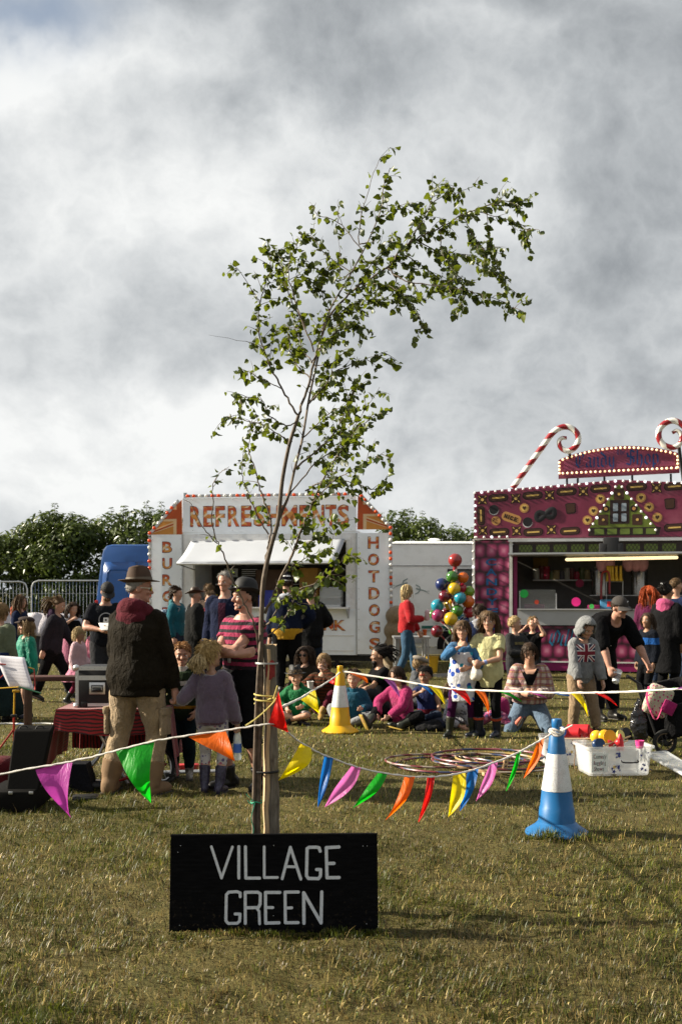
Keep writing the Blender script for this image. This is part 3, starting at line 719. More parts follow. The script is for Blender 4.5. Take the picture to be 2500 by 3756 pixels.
b = MB(); pr = [(0,0),(0,.2)] + [(.08 - .08 * math.cos(t),.2 + .22 * math.sin(t)) for t in (.4,.8,1.2,1.57)] + [(.4,.42),(.4,0)]
b.loft([[Vector((x0, Y0 - .2 + p[0], zc2 + p[1])) for p in pr],[Vector((x1, Y0 - .2 + p[0], zc2 + p[1])) for p in pr]], cap=True); b.build('glass', gl, dc)
part('tray', aluminium, ((x0 + .02, Y0 - .17, zc2 + .002),(x1 - .02, Y0 + .17, zc2 + .05)), root=dc); part('shelf', aluminium, ((x0 + .02, Y0 - .12, zc2 + .2),(x1 - .02, Y0 + .17, zc2 + .215)), root=dc)

swing(mark, (RX(985), Y0,0),-8)
# caravan
Yk = 25.4; KX = lambda px: P(px, 0, Yk).x; KZ = lambda py: P(0, py, Yk).z
cv = thing('caravan', 'cream white touring caravan with swallow decals and a green stripe', 'caravan', (KX(1600), Yk + 1,0))
cara = mat('caravan_white', (.88,.89,.87),.4,var=.03,vscale=1.2,bump=.03,dirt=((.45,.43,.38),2,.3))
xa, xb = KX(1380), KX(1960); z0, z1 = KZ(2372), KZ(1985)
def cring(Y_, ins): 
    return [Vector((xa + ins + a, Y_, z_)) for a, z_ in ((0, z0),(-.0, z0 + .6),(.05, z1 - .35),(.2, z1 - .08),(.45, z1 - ins))] + [Vector((xb - ins - a, Y_, z_)) for a, z_ in ((.45, z1 - ins),(.2, z1 - .08),(.05, z1 - .35),(0, z0 + .6),(0, z0))]
MB().loft([cring(Yk + .01,.05), cring(Yk + .06,.0), cring(Yk + 2.1,.0), cring(Yk + 2.15,.05)]).build('body', cara, cv, angle=30)
def kpart(name, m_, pa, pb, ya, yb2, d0=-.012, d1=.02): return part(name, m_, ((KX(pa), Yk + d0,KZ(yb2)),(KX(pb), Yk + d1,KZ(ya))), root=cv)
kpart('roof_rail', mat('grey_trim', (.4,.4,.4),.5),1420,1745,1993,1996); kpart('waist_strip', MATS['grey_trim'],1420,1745,2073,2076)
kpart('green_stripe', mat('green_stripe', (.03,.16,.13),.4,bump=0),1545,1745,2295,2305); kpart('lower_strip', MATS['grey_trim'],1420,1745,2312,2315)
wo = kpart('window', mat('window_rubber', (.02,.02,.02),.6),1640,1740,2087,2190,-.03)
kpart('pane', mat('dark_pane', (.05,.055,.06),.08,bump=0,spec=.7),1646,1734,2093,2184,-.034,-.031).parent = wo
for k in range(7): kpart('vent_slat', cara, 1590,1616,2278 + k * 5,2281 + k * 5,-.02)
kpart('skirt', mat('caravan_skirt', (.6,.6,.57),.5),1425,1640,2374,2400,.0)
arch = MB(); cx_w, rz = KX(1672),.33
arch.prism([(rz * 1.35 * math.cos(t), rz * 1.35 * math.sin(t)) for t in np.linspace(0, math.pi, 14)] + [(-rz * 1.35,-.1),(rz * 1.35,-.1)],.02,o=(cx_w, Yk - .01,.36)); arch.build('wheel_arch', mat('arch_black', (.01,.01,.01),.9), cv)
wl = MB(); wl.lathe([(0,-.08),(.2,-.085),(.3,-.07),(.32,-.03),(.32,.08),(0,.08)], n=26); wl.v = [(v[0] + cx_w, v[2] + Yk - .1,v[1] + .32) for v in wl.v]; wlo = wl.build('wheel', rubber, cv)
wl = MB(); wl.lathe([(0,-.02),(.1,-.025),(.19,-.01),(.19,.01),(0,.01)], n=22); wl.v = [(v[0] + cx_w, v[2] + Yk - .19,v[1] + .32) for v in wl.v]; wl.build('rim', aluminium, wlo)
decal_g = mat('swallow_green', (.26,.32,.31),.5,bump=0)
for k, (cx, cy, s_, fl) in enumerate(((1476,2145,1., 1),(1540,2165,.9,-1))):
    b = MB(); sc_ = .0105 * s_
    for st, wd in (([(-14,-3),(-6,0),(4,2)],2.6),([(4,2),(9,4)],3.6),([(0,2),(2,9),(10,13)],2.6),([(0,1),(5,-6),(12,-9)],2.4),([(-14,-3),(-22,-2)],.9),([(-14,-4),(-21,-8)],.9)):
        for q in stroke_polys([(p[0] * fl * sc_, p[1] * sc_) for p in st], wd * sc_): b.prism([tuple(v) for v in q],.002,o=(KX(cx), Yk - .003 - .0004 * len(b.f) / 40,KZ(cy)))
    b.build('swallow_decal', decal_g, cv, smooth=False)
kpart('gas_locker', MATS['grey_trim'],1512,1560,2325,2360,-.015)
b = MB(); b.lathe([(.02,0),(.02,.06),(.14,.07),(.16,.09),(.1,.12),(0,.13)],(KX(1605), Yk + 1.0, z1 - .01),16); b.build('roof_vent', cara, cv)

mark = tops()
# candy stall
YC = 22.0; CX = lambda u: P(1700 + u / 1.96,0, YC).x; CZ = lambda v: P(0,1500 + v / 1.96, YC).z      # u, v: enlarged picture of the stall
cs = thing('candy_stall', 'pink candy shop stall painted with biscuits and edged with bulbs', 'food stall', (P(2270,0, YC).x, YC + 1.2,0))
pm, T, b_ = nodemat('airbrushed_pink')
tc = T.n('ShaderNodeTexCoord').outputs['Object']; n1 = T.noise(tc, 1.4,4,.6)
c = T.ramp(n1,[(.25,(.075,.008,.022)),(.5,(.155,.019,.048)),(.72,(.25,.065,.10))])
T.put(b_.inputs['Base Color'], c); b_.inputs['Roughness'].default_value = .38; b_.inputs['Specular IOR Level'].default_value = .4
bk, T, b_ = nodemat('airbrushed_blocks')
tc = T.n('ShaderNodeTexCoord').outputs['Object']; xx, _, zz = T.sep(tc)
row = T.m('FLOOR', T.m('MULTIPLY', zz, 1 / .29)); xo = T.m('ADD', T.m('MULTIPLY', xx, 1 / .245), T.m('MULTIPLY', T.m('FLOORED_MODULO', row, 2.),.5))
fx = T.m('SUBTRACT', T.m('FRACT', xo),.5); fz = T.m('SUBTRACT', T.m('FRACT', T.m('MULTIPLY', zz, 1 / .29)),.5)
dd = T.m('POWER', T.m('ADD', T.m('POWER', T.m('ABSOLUTE', fx),3.), T.m('POWER', T.m('ABSOLUTE', fz),3.)),.333)
dd = T.m('ADD', dd, T.m('MULTIPLY', T.m('SUBTRACT', T.noise(tc, 5,4,.6),.5),.30))
c = T.ramp(dd, [(.08,(.48,.17,.26)),(.24,(.33,.05,.13)),(.40,(.16,.010,.055)),(.50,(.05,.004,.018)),(.60,(.014,.002,.006))])
T.put(b_.inputs['Base Color'], c); b_.inputs['Roughness'].default_value = .4
cp = lambda name, m_, *bx: part(name, m_, *bx, root=cs)
xl, xr = CX(78), P(2800,0, YC).x; cdep = 2.3
cream_p = mat('post_white', (.62,.62,.60),.5,var=.06,bump=.04,dirt=((.2,.18,.15),4,.5)); magenta = mat('magenta_post', (.22,.012,.09),.4,bump=.03)
silver = mat('counter_silver', (.42,.43,.44),.4,.5,var=.05,vscale=3,bump=.03); chocolate = mat('chocolate_dark', (.018,.009,.007),.5,bump=.05)
zbot = P(0,2420, YC).z
cp('side_column', bk, ((xl, YC, zbot),(CX(325), YC + .05,CZ(935)))); cp('side_column', bk, ((P(2680,0, YC).x, YC, zbot),(xr, YC + .05,CZ(935))))
cp('front_panel', bk, ((CX(352), YC, zbot),(P(2678,0, YC).x, YC + .05,CZ(1545))))
cp('front_post', cream_p, ((CX(328), YC - .04, zbot - .1),(CX(350), YC + .05,CZ(945)))); cp('inner_post', magenta, ((CX(356), YC - .01,CZ(1545)),(CX(384), YC + .05,CZ(1030))))
cp('counter_apron', silver, ((CX(386), YC - .03,CZ(1545)),(P(2678,0, YC).x, YC + .04,CZ(1436)))); cp('counter_top', aluminium, ((CX(386), YC - .12,CZ(1435)),(P(2678,0, YC).x, YC + .5,CZ(1428))))
cp('counter_lip', chocolate, ((CX(386), YC - .034,CZ(1552)),(P(2678,0, YC).x, YC - .031,CZ(1545))))
cp('gutter', cream_p, ((CX(322), YC - .14,CZ(945)),(xr, YC + .04,CZ(925))))
cp('lattice_backing', chocolate, ((CX(356), YC + .06,CZ(1028)),(P(2678,0, YC).x, YC + .1,CZ(946))))
lat_g = mat('lattice_green', (.10,.14,.024),.5,var=.25,bump=.05)
for k in range(9):
    u0 = 396 + k * 123 + (14 if k > 5 else 0)
    po = cp('lattice_pane', lat_g, ((CX(u0), YC + .052,CZ(1020)),(CX(u0 + 94), YC + .058,CZ(966))))
    lt = MB(); xa_, xb_, za_, zb_ = CX(u0), CX(u0 + 94), CZ(1020), CZ(966)
    for q in range(-3,9):
        for sg in (1,-1):
            x_ = xa_ + q * .075
            poly = [(x_, za_),(x_ + .012, za_),(x_ + .012 + (zb_ - za_) * .62, zb_),(x_ + (zb_ - za_) * .62, zb_)]
            if sg < 0: poly = [(xa_ + xb_ - p[0], p[1]) for p in poly][::-1]
            qq = clip(poly, [(xa_, za_),(xb_, za_),(xb_, zb_),(xa_, zb_)])
            if len(qq) > 2: lt.prism(qq, .002,o=(0, YC + .0515 - .0022 * (sg > 0),0))
    o = lt.build('leading', chocolate, po, smooth=False)
fl = cp('hatch_flap', silver, ((CX(345), YC - 1.2,CZ(1050)),(P(2690,0, YC).x, YC + .0,CZ(1038))))
for u0 in (985,1035,1085):
    b = MB(); b.rbox((CX(u0), YC - .6,CZ(1005) + (.04 if u0 == 1035 else 0)),(.17 if u0 != 1035 else .3,.2,.2 if u0 != 1035 else .34),.02); b.build('floodlight', black_plastic, cs)
tube_m = mat('lit_tube', (1,.9,.7),.4,bump=0,emit=(1,.74,.38), estr=.62)
MB().capsule([(CX(735), YC - .3,CZ(1078)),(CX(1480), YC - .3,CZ(1068))],[.032,.032],10).build('strip_light', tube_m, cs)
part('light_batten', cream_p, ((CX(735), YC - .33,CZ(1062) + .012),(CX(1480), YC - .27,CZ(1052))), root=cs)
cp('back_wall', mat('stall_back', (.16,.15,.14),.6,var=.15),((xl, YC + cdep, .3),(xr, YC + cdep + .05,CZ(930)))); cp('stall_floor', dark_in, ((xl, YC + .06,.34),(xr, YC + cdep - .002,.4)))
cp('end_wall', MATS['stall_back'],((xl, YC + .052, zbot),(xl + .04, YC + cdep - .003,CZ(935)))); cp('end_wall', MATS['stall_back'],((xr - .04, YC + .052, zbot),(xr, YC + cdep - .003,CZ(935))))
cp('roof', cream_p, ((xl, YC + .06,CZ(925) + .002),(xr, YC + cdep + .06,CZ(925) + .05)))
cp('skirt_strip', cream_p, ((CX(352), YC - .01, zbot - .03),(P(2678,0, YC).x, YC + .04, zbot - .002))); cp('skirt', magenta, ((xl, YC + .005,.03),(xr, YC + .03, zbot - .032)))
for px in (1800,2200,2600): cp('support_leg', dark_metal, ((P(px, 0, YC).x - .05, YC + .5,0),(P(px, 0, YC).x + .05, YC + .6,.33)))
hd = [(xl, CZ(920)),(xr, CZ(920)),(xr, CZ(588)),(P(2262,0, YC).x, CZ(515)),(xl, CZ(582))]
yh = YC - .16
MB().prism(hd, .06,o=(0, yh, 0)).build('header_board', pm, cs, smooth=False)
br_c = mat('biscuit_chocolate', (.045,.018,.010),.5,var=.2,vscale=20,bump=.1); br_l = mat('biscuit_dark_edge', (.018,.007,.006),.5,bump=.05)
gold = mat('biscuit_cream', (.55,.36,.10),.5,var=.15,bump=.05); tan = mat('biscuit_tan', (.40,.20,.065),.55,var=.2,vscale=30,bump=.1); oreo = mat('biscuit_black', (.008,.008,.010),.5,bump=.05)
def rrect(w_, h_, r, n=5):
    pts = []
    for cx, cy, a0 in ((w_ / 2 - r, h_ / 2 - r, 0),(-w_ / 2 + r, h_ / 2 - r, 90),(-w_ / 2 + r, -h_ / 2 + r, 180),(w_ / 2 - r, -h_ / 2 + r, 270)):
        for k in range(n): t = R(a0 + 90 * k / (n - 1)); pts.append((cx + r * math.cos(t), cy + r * math.sin(t)))
    return pts
U = YC / F / 1.96
def put(poly, u, v, lvl, m_, parent, name, rot=0.):
    ca_, sa = math.cos(R(rot)), math.sin(R(rot)); q = [(p[0] * ca_ - p[1] * sa, p[0] * sa + p[1] * ca_) for p in poly]
    return MB().prism([(p[0] * U, p[1] * U) for p in q],.003 * lvl, o=(CX(u), yh - .003 * lvl - .0005,CZ(v))).build(name, m_, parent, smooth=False)
def bourbon(u, v, rot=3):
    o = put(rrect(142,56,26), u, v, 1, br_l, cs, 'bourbon_biscuit', rot); put(rrect(126,42,19), u, v, 2, br_c, o, 'biscuit_face', rot); put(rrect(88,11,5), u, v, 3, gold, o, 'cream_slot', rot)
for (u, v) in ((252,628),(495,615),(733,592),(968,575),(1215,568),(1470,570),(258,875),(500,878),(757,873),(1470,857)): bourbon(u, v)
bourbon(128,755,92)
def choc_sq(u, v, s_=74):
    q = []
    for k in range(4):
        a0 = R(45 + 90 * k); a1 = R(135 + 90 * k); p0 = Vector((math.cos(a0), math.sin(a0))) * s_ * .68; p1 = Vector((math.cos(a1), math.sin(a1))) * s_ * .68
        for t in (0,.35,.65): m_ = p0.lerp(p1, t); q.append(tuple(m_ * (1 - .16 * (t > 0))))
    o = put(q, u, v, 1, br_l, cs, 'chocolate_square', 2); put([(p[0] * .86,p[1] * .86) for p in q], u, v, 2, br_c, o, 'chocolate_face', 2)
    put([(11 * math.cos(t),11 * math.sin(t)) for t in np.linspace(0,2 * math.pi, 9)[:-1]], u, v, 3, gold, o, 'nut')
    for k in range(4):
        a0 = R(45 + 90 * k); put(rrect(18,5,2,3), u + math.cos(a0) * 30, v - math.sin(a0) * 30,3, gold, o, 'icing', 45 + 90 * k)
for (u, v) in ((138,640),(377,635),(615,615),(850,592),(1350,578),(140,862),(382,868),(627,862)): choc_sq(u, v)
circ = lambda r, n=18: [(r * math.cos(2 * math.pi * k / n), r * math.sin(2 * math.pi * k / n)) for k in range(n)]
for (u, v) in ((220,712),(460,805)):
    o = put(circ(35), u, v + 5,1,mat('biscuit_filling', (.6,.62,.62),.5,bump=0), cs, 'sandwich_biscuit'); put(circ(34), u, v, 2, oreo, o, 'biscuit_top')
heart = [(0,-15),(14,2),(13,11),(6,14),(0,8),(-6,14),(-13,11),(-14,2)]
for (u, v) in ((437,705),(968,648),(920,733),(878,798),(1245,645),(1300,712),(1355,785)):
    o = put(circ(34), u, v, 1, tan, cs, 'jam_biscuit'); put(circ(24), u, v, 2, gold, o, 'biscuit_ring'); put(heart, u, v, 3, br_c, o, 'jam_heart')
o = put(circ(33),235,793,1, tan, cs, 'chip_biscuit')
for k in range(9): put(circ(4,6),235 + random.uniform(-20,20),793 + random.uniform(-20,20),2, br_c, o, 'chip')
o = put(rrect(142,66,28),345,775,1, tan, cs, 'nice_biscuit', -20)
for st in ([(-50,-12),(-50,12),(-34,-12),(-34,12)],[(-20,-12),(-20,12)],[(12,9),(-2,12),(-6,0),(-2,-12),(12,-9)],[(42,12),(24,12),(24,0),(38,0),(24,0),(24,-12),(42,-12)]):
    for k, q in enumerate(stroke_polys(st, 7)): put([tuple(p) for p in q],345,775,2 + .25 * k, br_l, o, 'biscuit_lettering', -20)
b = MB()
pz = spline([Vector((CX(585 + 62 * math.sin(t) * 1.0), yh - .012,CZ(755 - 26 * math.sin(2 * t) - 14 * math.sin(t)))) for t in np.linspace(0,2 * math.pi, 17)],3)
b.tube(pz, [.055] * len(pz),7,flat=.22,up=Vector((0,1,0))); b.build('pretzel', oreo, cs)
for (u, v) in ((762,712),(1440,690)):
    q = [(p[0] * (1 + .1 * math.sin(i)), p[1]) for i, p in enumerate(rrect(70,76,12))]; o = put(q, u, v, 1, br_l, cs, 'chocolate_wafer', 3); put([(p[0] * .82,p[1] * .82) for p in q], u, v, 2, br_c, o, 'wafer_face', 3)
gab = put([(1095 - 1100 - 0,720 - 545),(880 - 1100,720 - 872),(1365 - 1100,720 - 872)][::1],1100,720,1,mat('gable_green', (.10,.13,.016),.5,var=.3,bump=.05), cs, 'painted_gable')
wf = put(rrect(134,168,6,3),1100,742,2, br_l, gab, 'gable_window')
for du in (-29,29):
    for dv in (-33,40): put(rrect(34,56,4,3),1100 + du, 742 + dv, 3,mat('window_sky', (.22,.26,.30),.3,vscale=9,var=.5,bump=0), wf, 'pane')
for (u, v, s_) in ((1095,618,70),(987,798,70),(1220,798,70)): choc = put(rrect(s_, s_ + 6,8,3), u, v, 2, br_c, gab, 'chocolate_square'); put(circ(10,8), u, v, 3, gold, choc, 'nut')
for u in (1005,1197): o = put(circ(25), u, 720,2, br_l, gab, 'ring_biscuit'); put(circ(12), u, 720,3, tan, o, 'biscuit_centre')
o = put([(-235,-30),(248,-30),(262,28),(-222,28)],1118,880,2, chocolate, cs, 'painted_wall')
for k in range(5): put(rrect(66,40,4,3),960 + k * 88,880,3, lat_g, o, 'lattice_pane')
bulb_c = mat('stall_bulb', (.78,.76,.74),.15,var=.1,bump=0,spec=.6); bulb_lit = mat('lit_bulb', (1,.85,.6),.3,bump=0,emit=(1,.62,.30), estr=.45)
bulb_lw = mat('lit_bulb_white', (.9,.92,1),.3,bump=0,emit=(.85,.9,1), estr=.45)
bm_c, bm_l, bm_lw = bulb_mesh('stall_bulb', bulb_c, .025), bulb_mesh('lit_bulb', bulb_lit, .024), bulb_mesh('lit_bulb_white', bulb_lw, .027)
SM = (bm_c, bm_lw); pt = (0,1,0,0,0,1,0,0,0,1,0)
def crow(a, c_, n, meshes=SM, pat=pt, y_=None, parent=cs, skip=0):
    ya_ = yh - .004 if y_ is None else y_
    bulb_row((CX(a[0]), ya_, CZ(a[1])),(CX(c_[0]), ya_, CZ(c_[1])), n, parent, False, pat, meshes, skip)
crow((60,592),(1095,524),21); crow((1100,524),(1990,575),18,skip=2); crow((88,615),(88,935),7); crow((68,912),(345,910),5,skip=3)
crow((1085,545),(880,890),8); crow((1100,545),(1360,895),8,skip=4)
cp('bulb_strip', cream_p, ((CX(62), YC - .05,CZ(1900)),(CX(79), YC - .001,CZ(922)))); crow((70,925),(66,1900),17,y_=YC - .053,skip=2)
sg = [(CX(675), CZ(482)),(CX(1522), CZ(457)),(CX(1520), CZ(318))] + [(CX(1520 + (675 - 1520) * t), CZ(318 + (345 - 318) * t - 76 * math.sin(math.pi * t) ** .8)) for t in np.linspace(.06,.94,14)] + [(CX(675), CZ(345))]
ysg = YC + .35
so = MB().prism(sg, .05,o=(0, ysg, 0)).build('name_board', pm, cs, smooth=False)
inn = [(CX(712), CZ(424)),(CX(1490), CZ(404)),(CX(1488), CZ(330))] + [(CX(1488 + (712 - 1488) * t), CZ(332 + (352 - 332) * t - 54 * math.sin(math.pi * t) ** .8)) for t in np.linspace(.06,.94,14)] + [(CX(712), CZ(352))]
MB().prism(inn, .003,o=(0, ysg - .004,0)).build('name_panel', mat('sign_plum', (.24,.050,.105),.5,var=.3,vscale=2.5,bump=0), so, smooth=False)
def blackletter(word, x0, z0, h, Yp, m_, parent, slant=0., name='blackletter'):
    """Gothic lettering cut from broad-nib strokes; glyphs on a 0..1 x-height grid"""
    S = {'C': (.95,[[(.8,1.25),(.3,1.4),(.1,1.0),(.1,.35),(.35,0),(.85,.2)],[(.42,1.15),(.42,.3)],[(.8,1.25),(.72,.95)]]),
         'a': (.72,[[(.12,.85),(.35,.98),(.5,.82),(.5,.12),(.66,.0)],[(.5,.55),(.12,.4),(.12,.15),(.28,0),(.5,.15)]]),
         'n': (.75,[[(.0,.85),(.14,.98),(.14,.0),(.24,.1)],[(.14,.8),(.4,.98),(.52,.85),(.52,.12),(.66,0)]]),
         'd': (.74,[[(.02,1.45),(.5,1.0),(.55,.2),(.3,0)],[(.5,.9),(.15,.85),(.1,.2),(.3,0)]]),
         'y': (.74,[[(.0,.88),(.14,.98),(.14,.2),(.32,.0),(.52,.15)],[(.52,.98),(.52,.0),(.35,-.4),(.1,-.5)]]),
         'S': (.92,[[(.8,1.2),(.45,1.42),(.12,1.15),(.2,.85),(.7,.6),(.75,.25),(.4,0),(.05,.15)],[(.12,.78),(.8,.78)],[(.45,1.4),(.45,.05)]]),
         'h': (.76,[[(.0,1.42),(.14,1.5),(.14,.0),(.24,.1)],[(.14,.8),(.4,.98),(.54,.8),(.54,.1),(.4,-.25)]]),
         'o': (.70,[[(.3,.98),(.1,.75),(.1,.22),(.3,0)],[(.3,.98),(.52,.78),(.52,.22),(.3,0)]]),
         'p': (.74,[[(.0,.88),(.14,.98),(.14,-.5)],[(.14,.85),(.38,.98),(.54,.78),(.54,.2),(.34,0),(.14,.12)]]),
         'O': (1.0,[[(.5,1.4),(.12,1.1),(.1,.35),(.45,0)],[(.5,1.4),(.85,1.05),(.85,.3),(.45,0)],[(.45,1.25),(.45,.2)]]),
         'i': (.40,[[(.0,.88),(.14,.98),(.14,.1),(.28,0)],[(.12,1.28),(.2,1.36)]]),
         'l': (.40,[[(.0,1.4),(.14,1.5),(.14,.1),(.28,0)]]),
         's': (.62,[[(.5,.9),(.3,1.0),(.1,.8),(.45,.45),(.45,.15),(.25,0),(.02,.15)]]),
         'T': (.9,[[(.05,1.15),(.3,1.4),(.6,1.25),(.9,1.4)],[(.3,1.2),(.12,.8),(.15,.3),(.45,0),(.8,.2)],[(.48,1.2),(.48,.2)]]),
         'e': (.62,[[(.45,.72),(.3,.98),(.1,.75),(.1,.22),(.3,0),(.5,.15)],[(.45,.72),(.12,.45)]]), ' ': (.55,[])}
    x_ = x0
    for ch in word:
        adv, st = S[ch]
        if st:
            b = MB()
            for k, q in enumerate(pen(st, .17)):
                b.prism([((p.x + slant * p.y) * h, p.y * h) for p in q],.002,o=(x_, Yp - .0003 * k, z0))
            b.build(name, m_, parent, smooth=False)
        x_ += adv * h
    return x_
blue_ink = mat('sign_blue', (.010,.045,.17),.5,bump=0)
blackletter('Candy', CX(795), CZ(402),.205, ysg - .008, blue_ink, so); blackletter('Shop', CX(1150), CZ(392),.213, ysg - .008, blue_ink, so)
blackletter('The', CX(1085), CZ(316),.075, ysg - .008, blue_ink, so)
for (a, c_, n) in (((690,444),(1515,422),25),((682,455),(682,352),4),((1508,432),(1508,328),4)): crow(a, c_, n, (bm_l,),(0,), ysg - .008, so)
tp = [(CX(1505 + (690 - 1505) * t), CZ(330 + (352 - 330) * t - 72 * math.sin(math.pi * t) ** .8)) for t in np.linspace(.02,.98,26)]
for p in tp: link_mesh('bulb', bm_l, so, (p[0], ysg - .02,p[1]))
for (u, v0, v1) in ((735,480,575),(812,480,570),(1000,472,560),(1195,468,560),(1462,462,560)): MB().tube([(CX(u), ysg + .03,CZ(v0)),(CX(u) + .01, ysg + .03,CZ(v1) - .2)],.022,6).build('sign_post', dark_metal, cs)
red_c = mat('cane_red', (.24,.012,.018),.3,var=.12,bump=.03,coat=.3); white_c = mat('cane_white', (.72,.70,.64),.35,var=.05,bump=.03,coat=.3)
def cane(pts, r, Yp, tap=1.):
    path = spline([Vector((CX(u), Yp, CZ(v))) for u, v in pts],8)
    acc = [0.]; 
    for a, c_ in zip(path[:-1], path[1:]): acc.append(acc[-1] + (c_ - a).length)
    step = .02; k = int(acc[-1] / step); fine = []
    for i in range(k + 1):
        s_ = acc[-1] * i / k; j = max(q for q in range(len(acc)) if acc[q] <= s_ + 1e-9); j = min(j, len(path) - 2)
        fine.append(path[j].lerp(path[j + 1],(s_ - acc[j]) / max(1e-6,acc[j + 1] - acc[j])))
    b = MB(); n = 16; b.tube(fine, [r * (1 - (1 - tap) * max(0, i / k - .8) / .2) for i in range(k + 1)], n, up=Vector((0,1,0)))
    b.mi = [(1 if ((i // n) + (i % n) * 1.1) % 16 < 8 else 0) for i in range(len(b.f) - 2)] + [0,0]
    return b.build('candy_cane', [red_c, white_c], cs, angle=60)
cane([(352,556),(450,420),(560,268),(630,172),(690,130),(750,128),(803,168),(816,225),(790,275),(742,298),(695,275),(680,230),(700,205),(735,205)],.060, YC - .05,.6)
cane([(1840,600),(1700,380),(1600,235),(1540,150),(1480,108),(1420,115),(1372,165),(1372,230),(1410,278),(1470,292),(1515,260),(1520,205),(1490,175),(1460,190)],.060, YC - .05,.6)
MB().tube([(CX(1508), YC + .1,CZ(275)),(CX(1548), YC + .2,CZ(560))],.035,6).build('cane_strut', dark_metal, cs)
MB().tube([(CX(752), YC + .02,CZ(296)),(CX(758), YC + .4,CZ(330))],.03,6).build('cane_strut', dark_metal, cs)
blue_l = mat('candy_blue', (.010,.10,.27),.5,bump=0)
for k, ch in enumerate('CANDYFLOSS'): letter(ch, CX(157 + k * 2.2), CX(234 + k * 2.2), CZ(1115 + k * 72), CZ(1065 + k * 72), YC - .001, blue_l, cs, .004)
blackletter('Oilly s', CX(600), CZ(1692),.22, YC - .003,mat('oilly_blue', (.012,.14,.26),.5,bump=0), cs, .25)
def starburst(u, v, r, col, nm, label, Y_, pts=18):
    b = MB(); q = [((r * (1 if k % 2 else .9)) * U * math.cos(math.pi * k / pts),(r * (1 if k % 2 else .9)) * U * math.sin(math.pi * k / pts)) for k in range(2 * pts)]
    c0 = Vector((CX(u), Y_, CZ(v))); b.prism(q, .004,o=c0); tag(b.build('price_tag', mat(nm, col, .6,bump=0,var=.05), org=c0,smooth=False), label, 'price tag')
starburst(432,1320,32,(.03,.55,.10), 'neon_green', 'green starburst price tag on the candy stall display glass', YC + .03)
starburst(800,1378,34,(.80,.02,.26), 'neon_pink', 'large neon pink starburst price tag on the candy stall counter', YC + .03)
starburst(522,1380,17,(.75,.09,.05), 'neon_red', 'small orange red price tag on the candy stall display glass', YC + .03)
starburst(908,1410,18,(.06,.50,.10), 'neon_green2', 'small green price tag beside the pink box on the candy counter', YC - .05,8)
starburst(828,1242,32,(.30,.012,.07), 'dark_pink', 'dark pink round price tag hanging below the candy stall shelf', YC + 1.2)
def lx(u, Y_): return P(1700 + u / 1.96,0, Y_).x
def lz_(v, Y_): return P(0,1500 + v / 1.96, Y_).z
iobj('sweet_box', 'blue sweet box with a red label on the candy stall counter', 'box', mat('blue_box', (.06,.22,.40),.5,var=.6,vscale=18),(CX(968), YC + .02,CZ(1427)),(CX(1110), YC + .16,CZ(1360)),.005)
o = iobj('price_label', 'red square price label stuck on the blue sweet box', 'label', mat('red_label', (.70,.04,.04),.6,bump=0),(CX(1016), YC + .012,CZ(1412)),(CX(1058), YC + .018,CZ(1375)),.001)
iobj('pink_box', 'low magenta box on the candy counter beside the green tag', 'box', mat('pink_box', (.25,.012,.10),.5),(CX(880), YC - .02,CZ(1427)),(CX(964), YC + .14,CZ(1400)),.005)
iobj('sweet_tray', 'plum coloured tray of sweets behind the left display glass', 'tray', mat('plum_tray', (.16,.02,.08),.5),(CX(430), YC + .2,CZ(1427)),(CX(575), YC + .5,CZ(1395)),.01)
gc = thing('display_guard', 'clear sneeze guard on steel uprights at the left of the candy counter', 'display guard', (CX(530), YC + .1,CZ(1428)))
part('upright', aluminium, ((CX(398), YC + .05,CZ(1428)),(CX(404), YC + .07,CZ(1300))), root=gc); part('upright', aluminium, ((CX(656), YC + .05,CZ(1428)),(CX(664), YC + .07,CZ(1318))), root=gc)
part('pane', glass('guard_glass', (.5,.52,.52),.05,.16),((CX(405), YC + .055,CZ(1426)),(CX(655), YC + .06,CZ(1290))), root=gc)
Yb = YC + 1.4
sh = thing('back_shelf', 'dark shelf of jars and tins at the back left of the candy stall', 'shelf', (lx(640, Yb), Yb, lz_(1225, Yb)))
part('board', MATS['grey_trim'],((lx(395, Yb), Yb, lz_(1228, Yb)),(lx(892, Yb), Yb + .3,lz_(1218, Yb))), root=sh); part('support', MATS['grey_trim'],((lx(880, Yb), Yb, lz_(1290, Yb)),(lx(890, Yb), Yb + .3,lz_(1229, Yb))), root=sh)
jc = [(.30,.30,.27),(.12,.03,.03),(.3,.02,.05),(.08,.10,.04),(.25,.20,.10),(.05,.05,.07)]
for k in range(13):
    u = 420 + k * 36; h = random.uniform(.16,.30); c0 = Vector((lx(u, Yb), Yb + .15,lz_(1218, Yb))); rj = random.uniform(.06,.10)
    b = MB(); b.lathe([(0,0),(rj, 0),(rj * 1.05,.01),(rj * 1.05, h * .8),(rj * .85, h * .86),(rj * .9, h * .87),(rj * .9, h),(0, h)], c0,12)
    tag(b.build('sweet_jar', mat('jar_%d' % (k % 6), jc[k % 6],.3,bump=0), org=c0), '%s sweet jar, %s from the left on the back shelf of the candy stall' % (('grey', 'maroon', 'crimson', 'olive', 'tan', 'black')[k % 6], 'first second third fourth fifth sixth seventh eighth ninth tenth eleventh twelfth thirteenth'.split()[k]), 'jar', 'sweet jars on the back shelf of the candy stall')
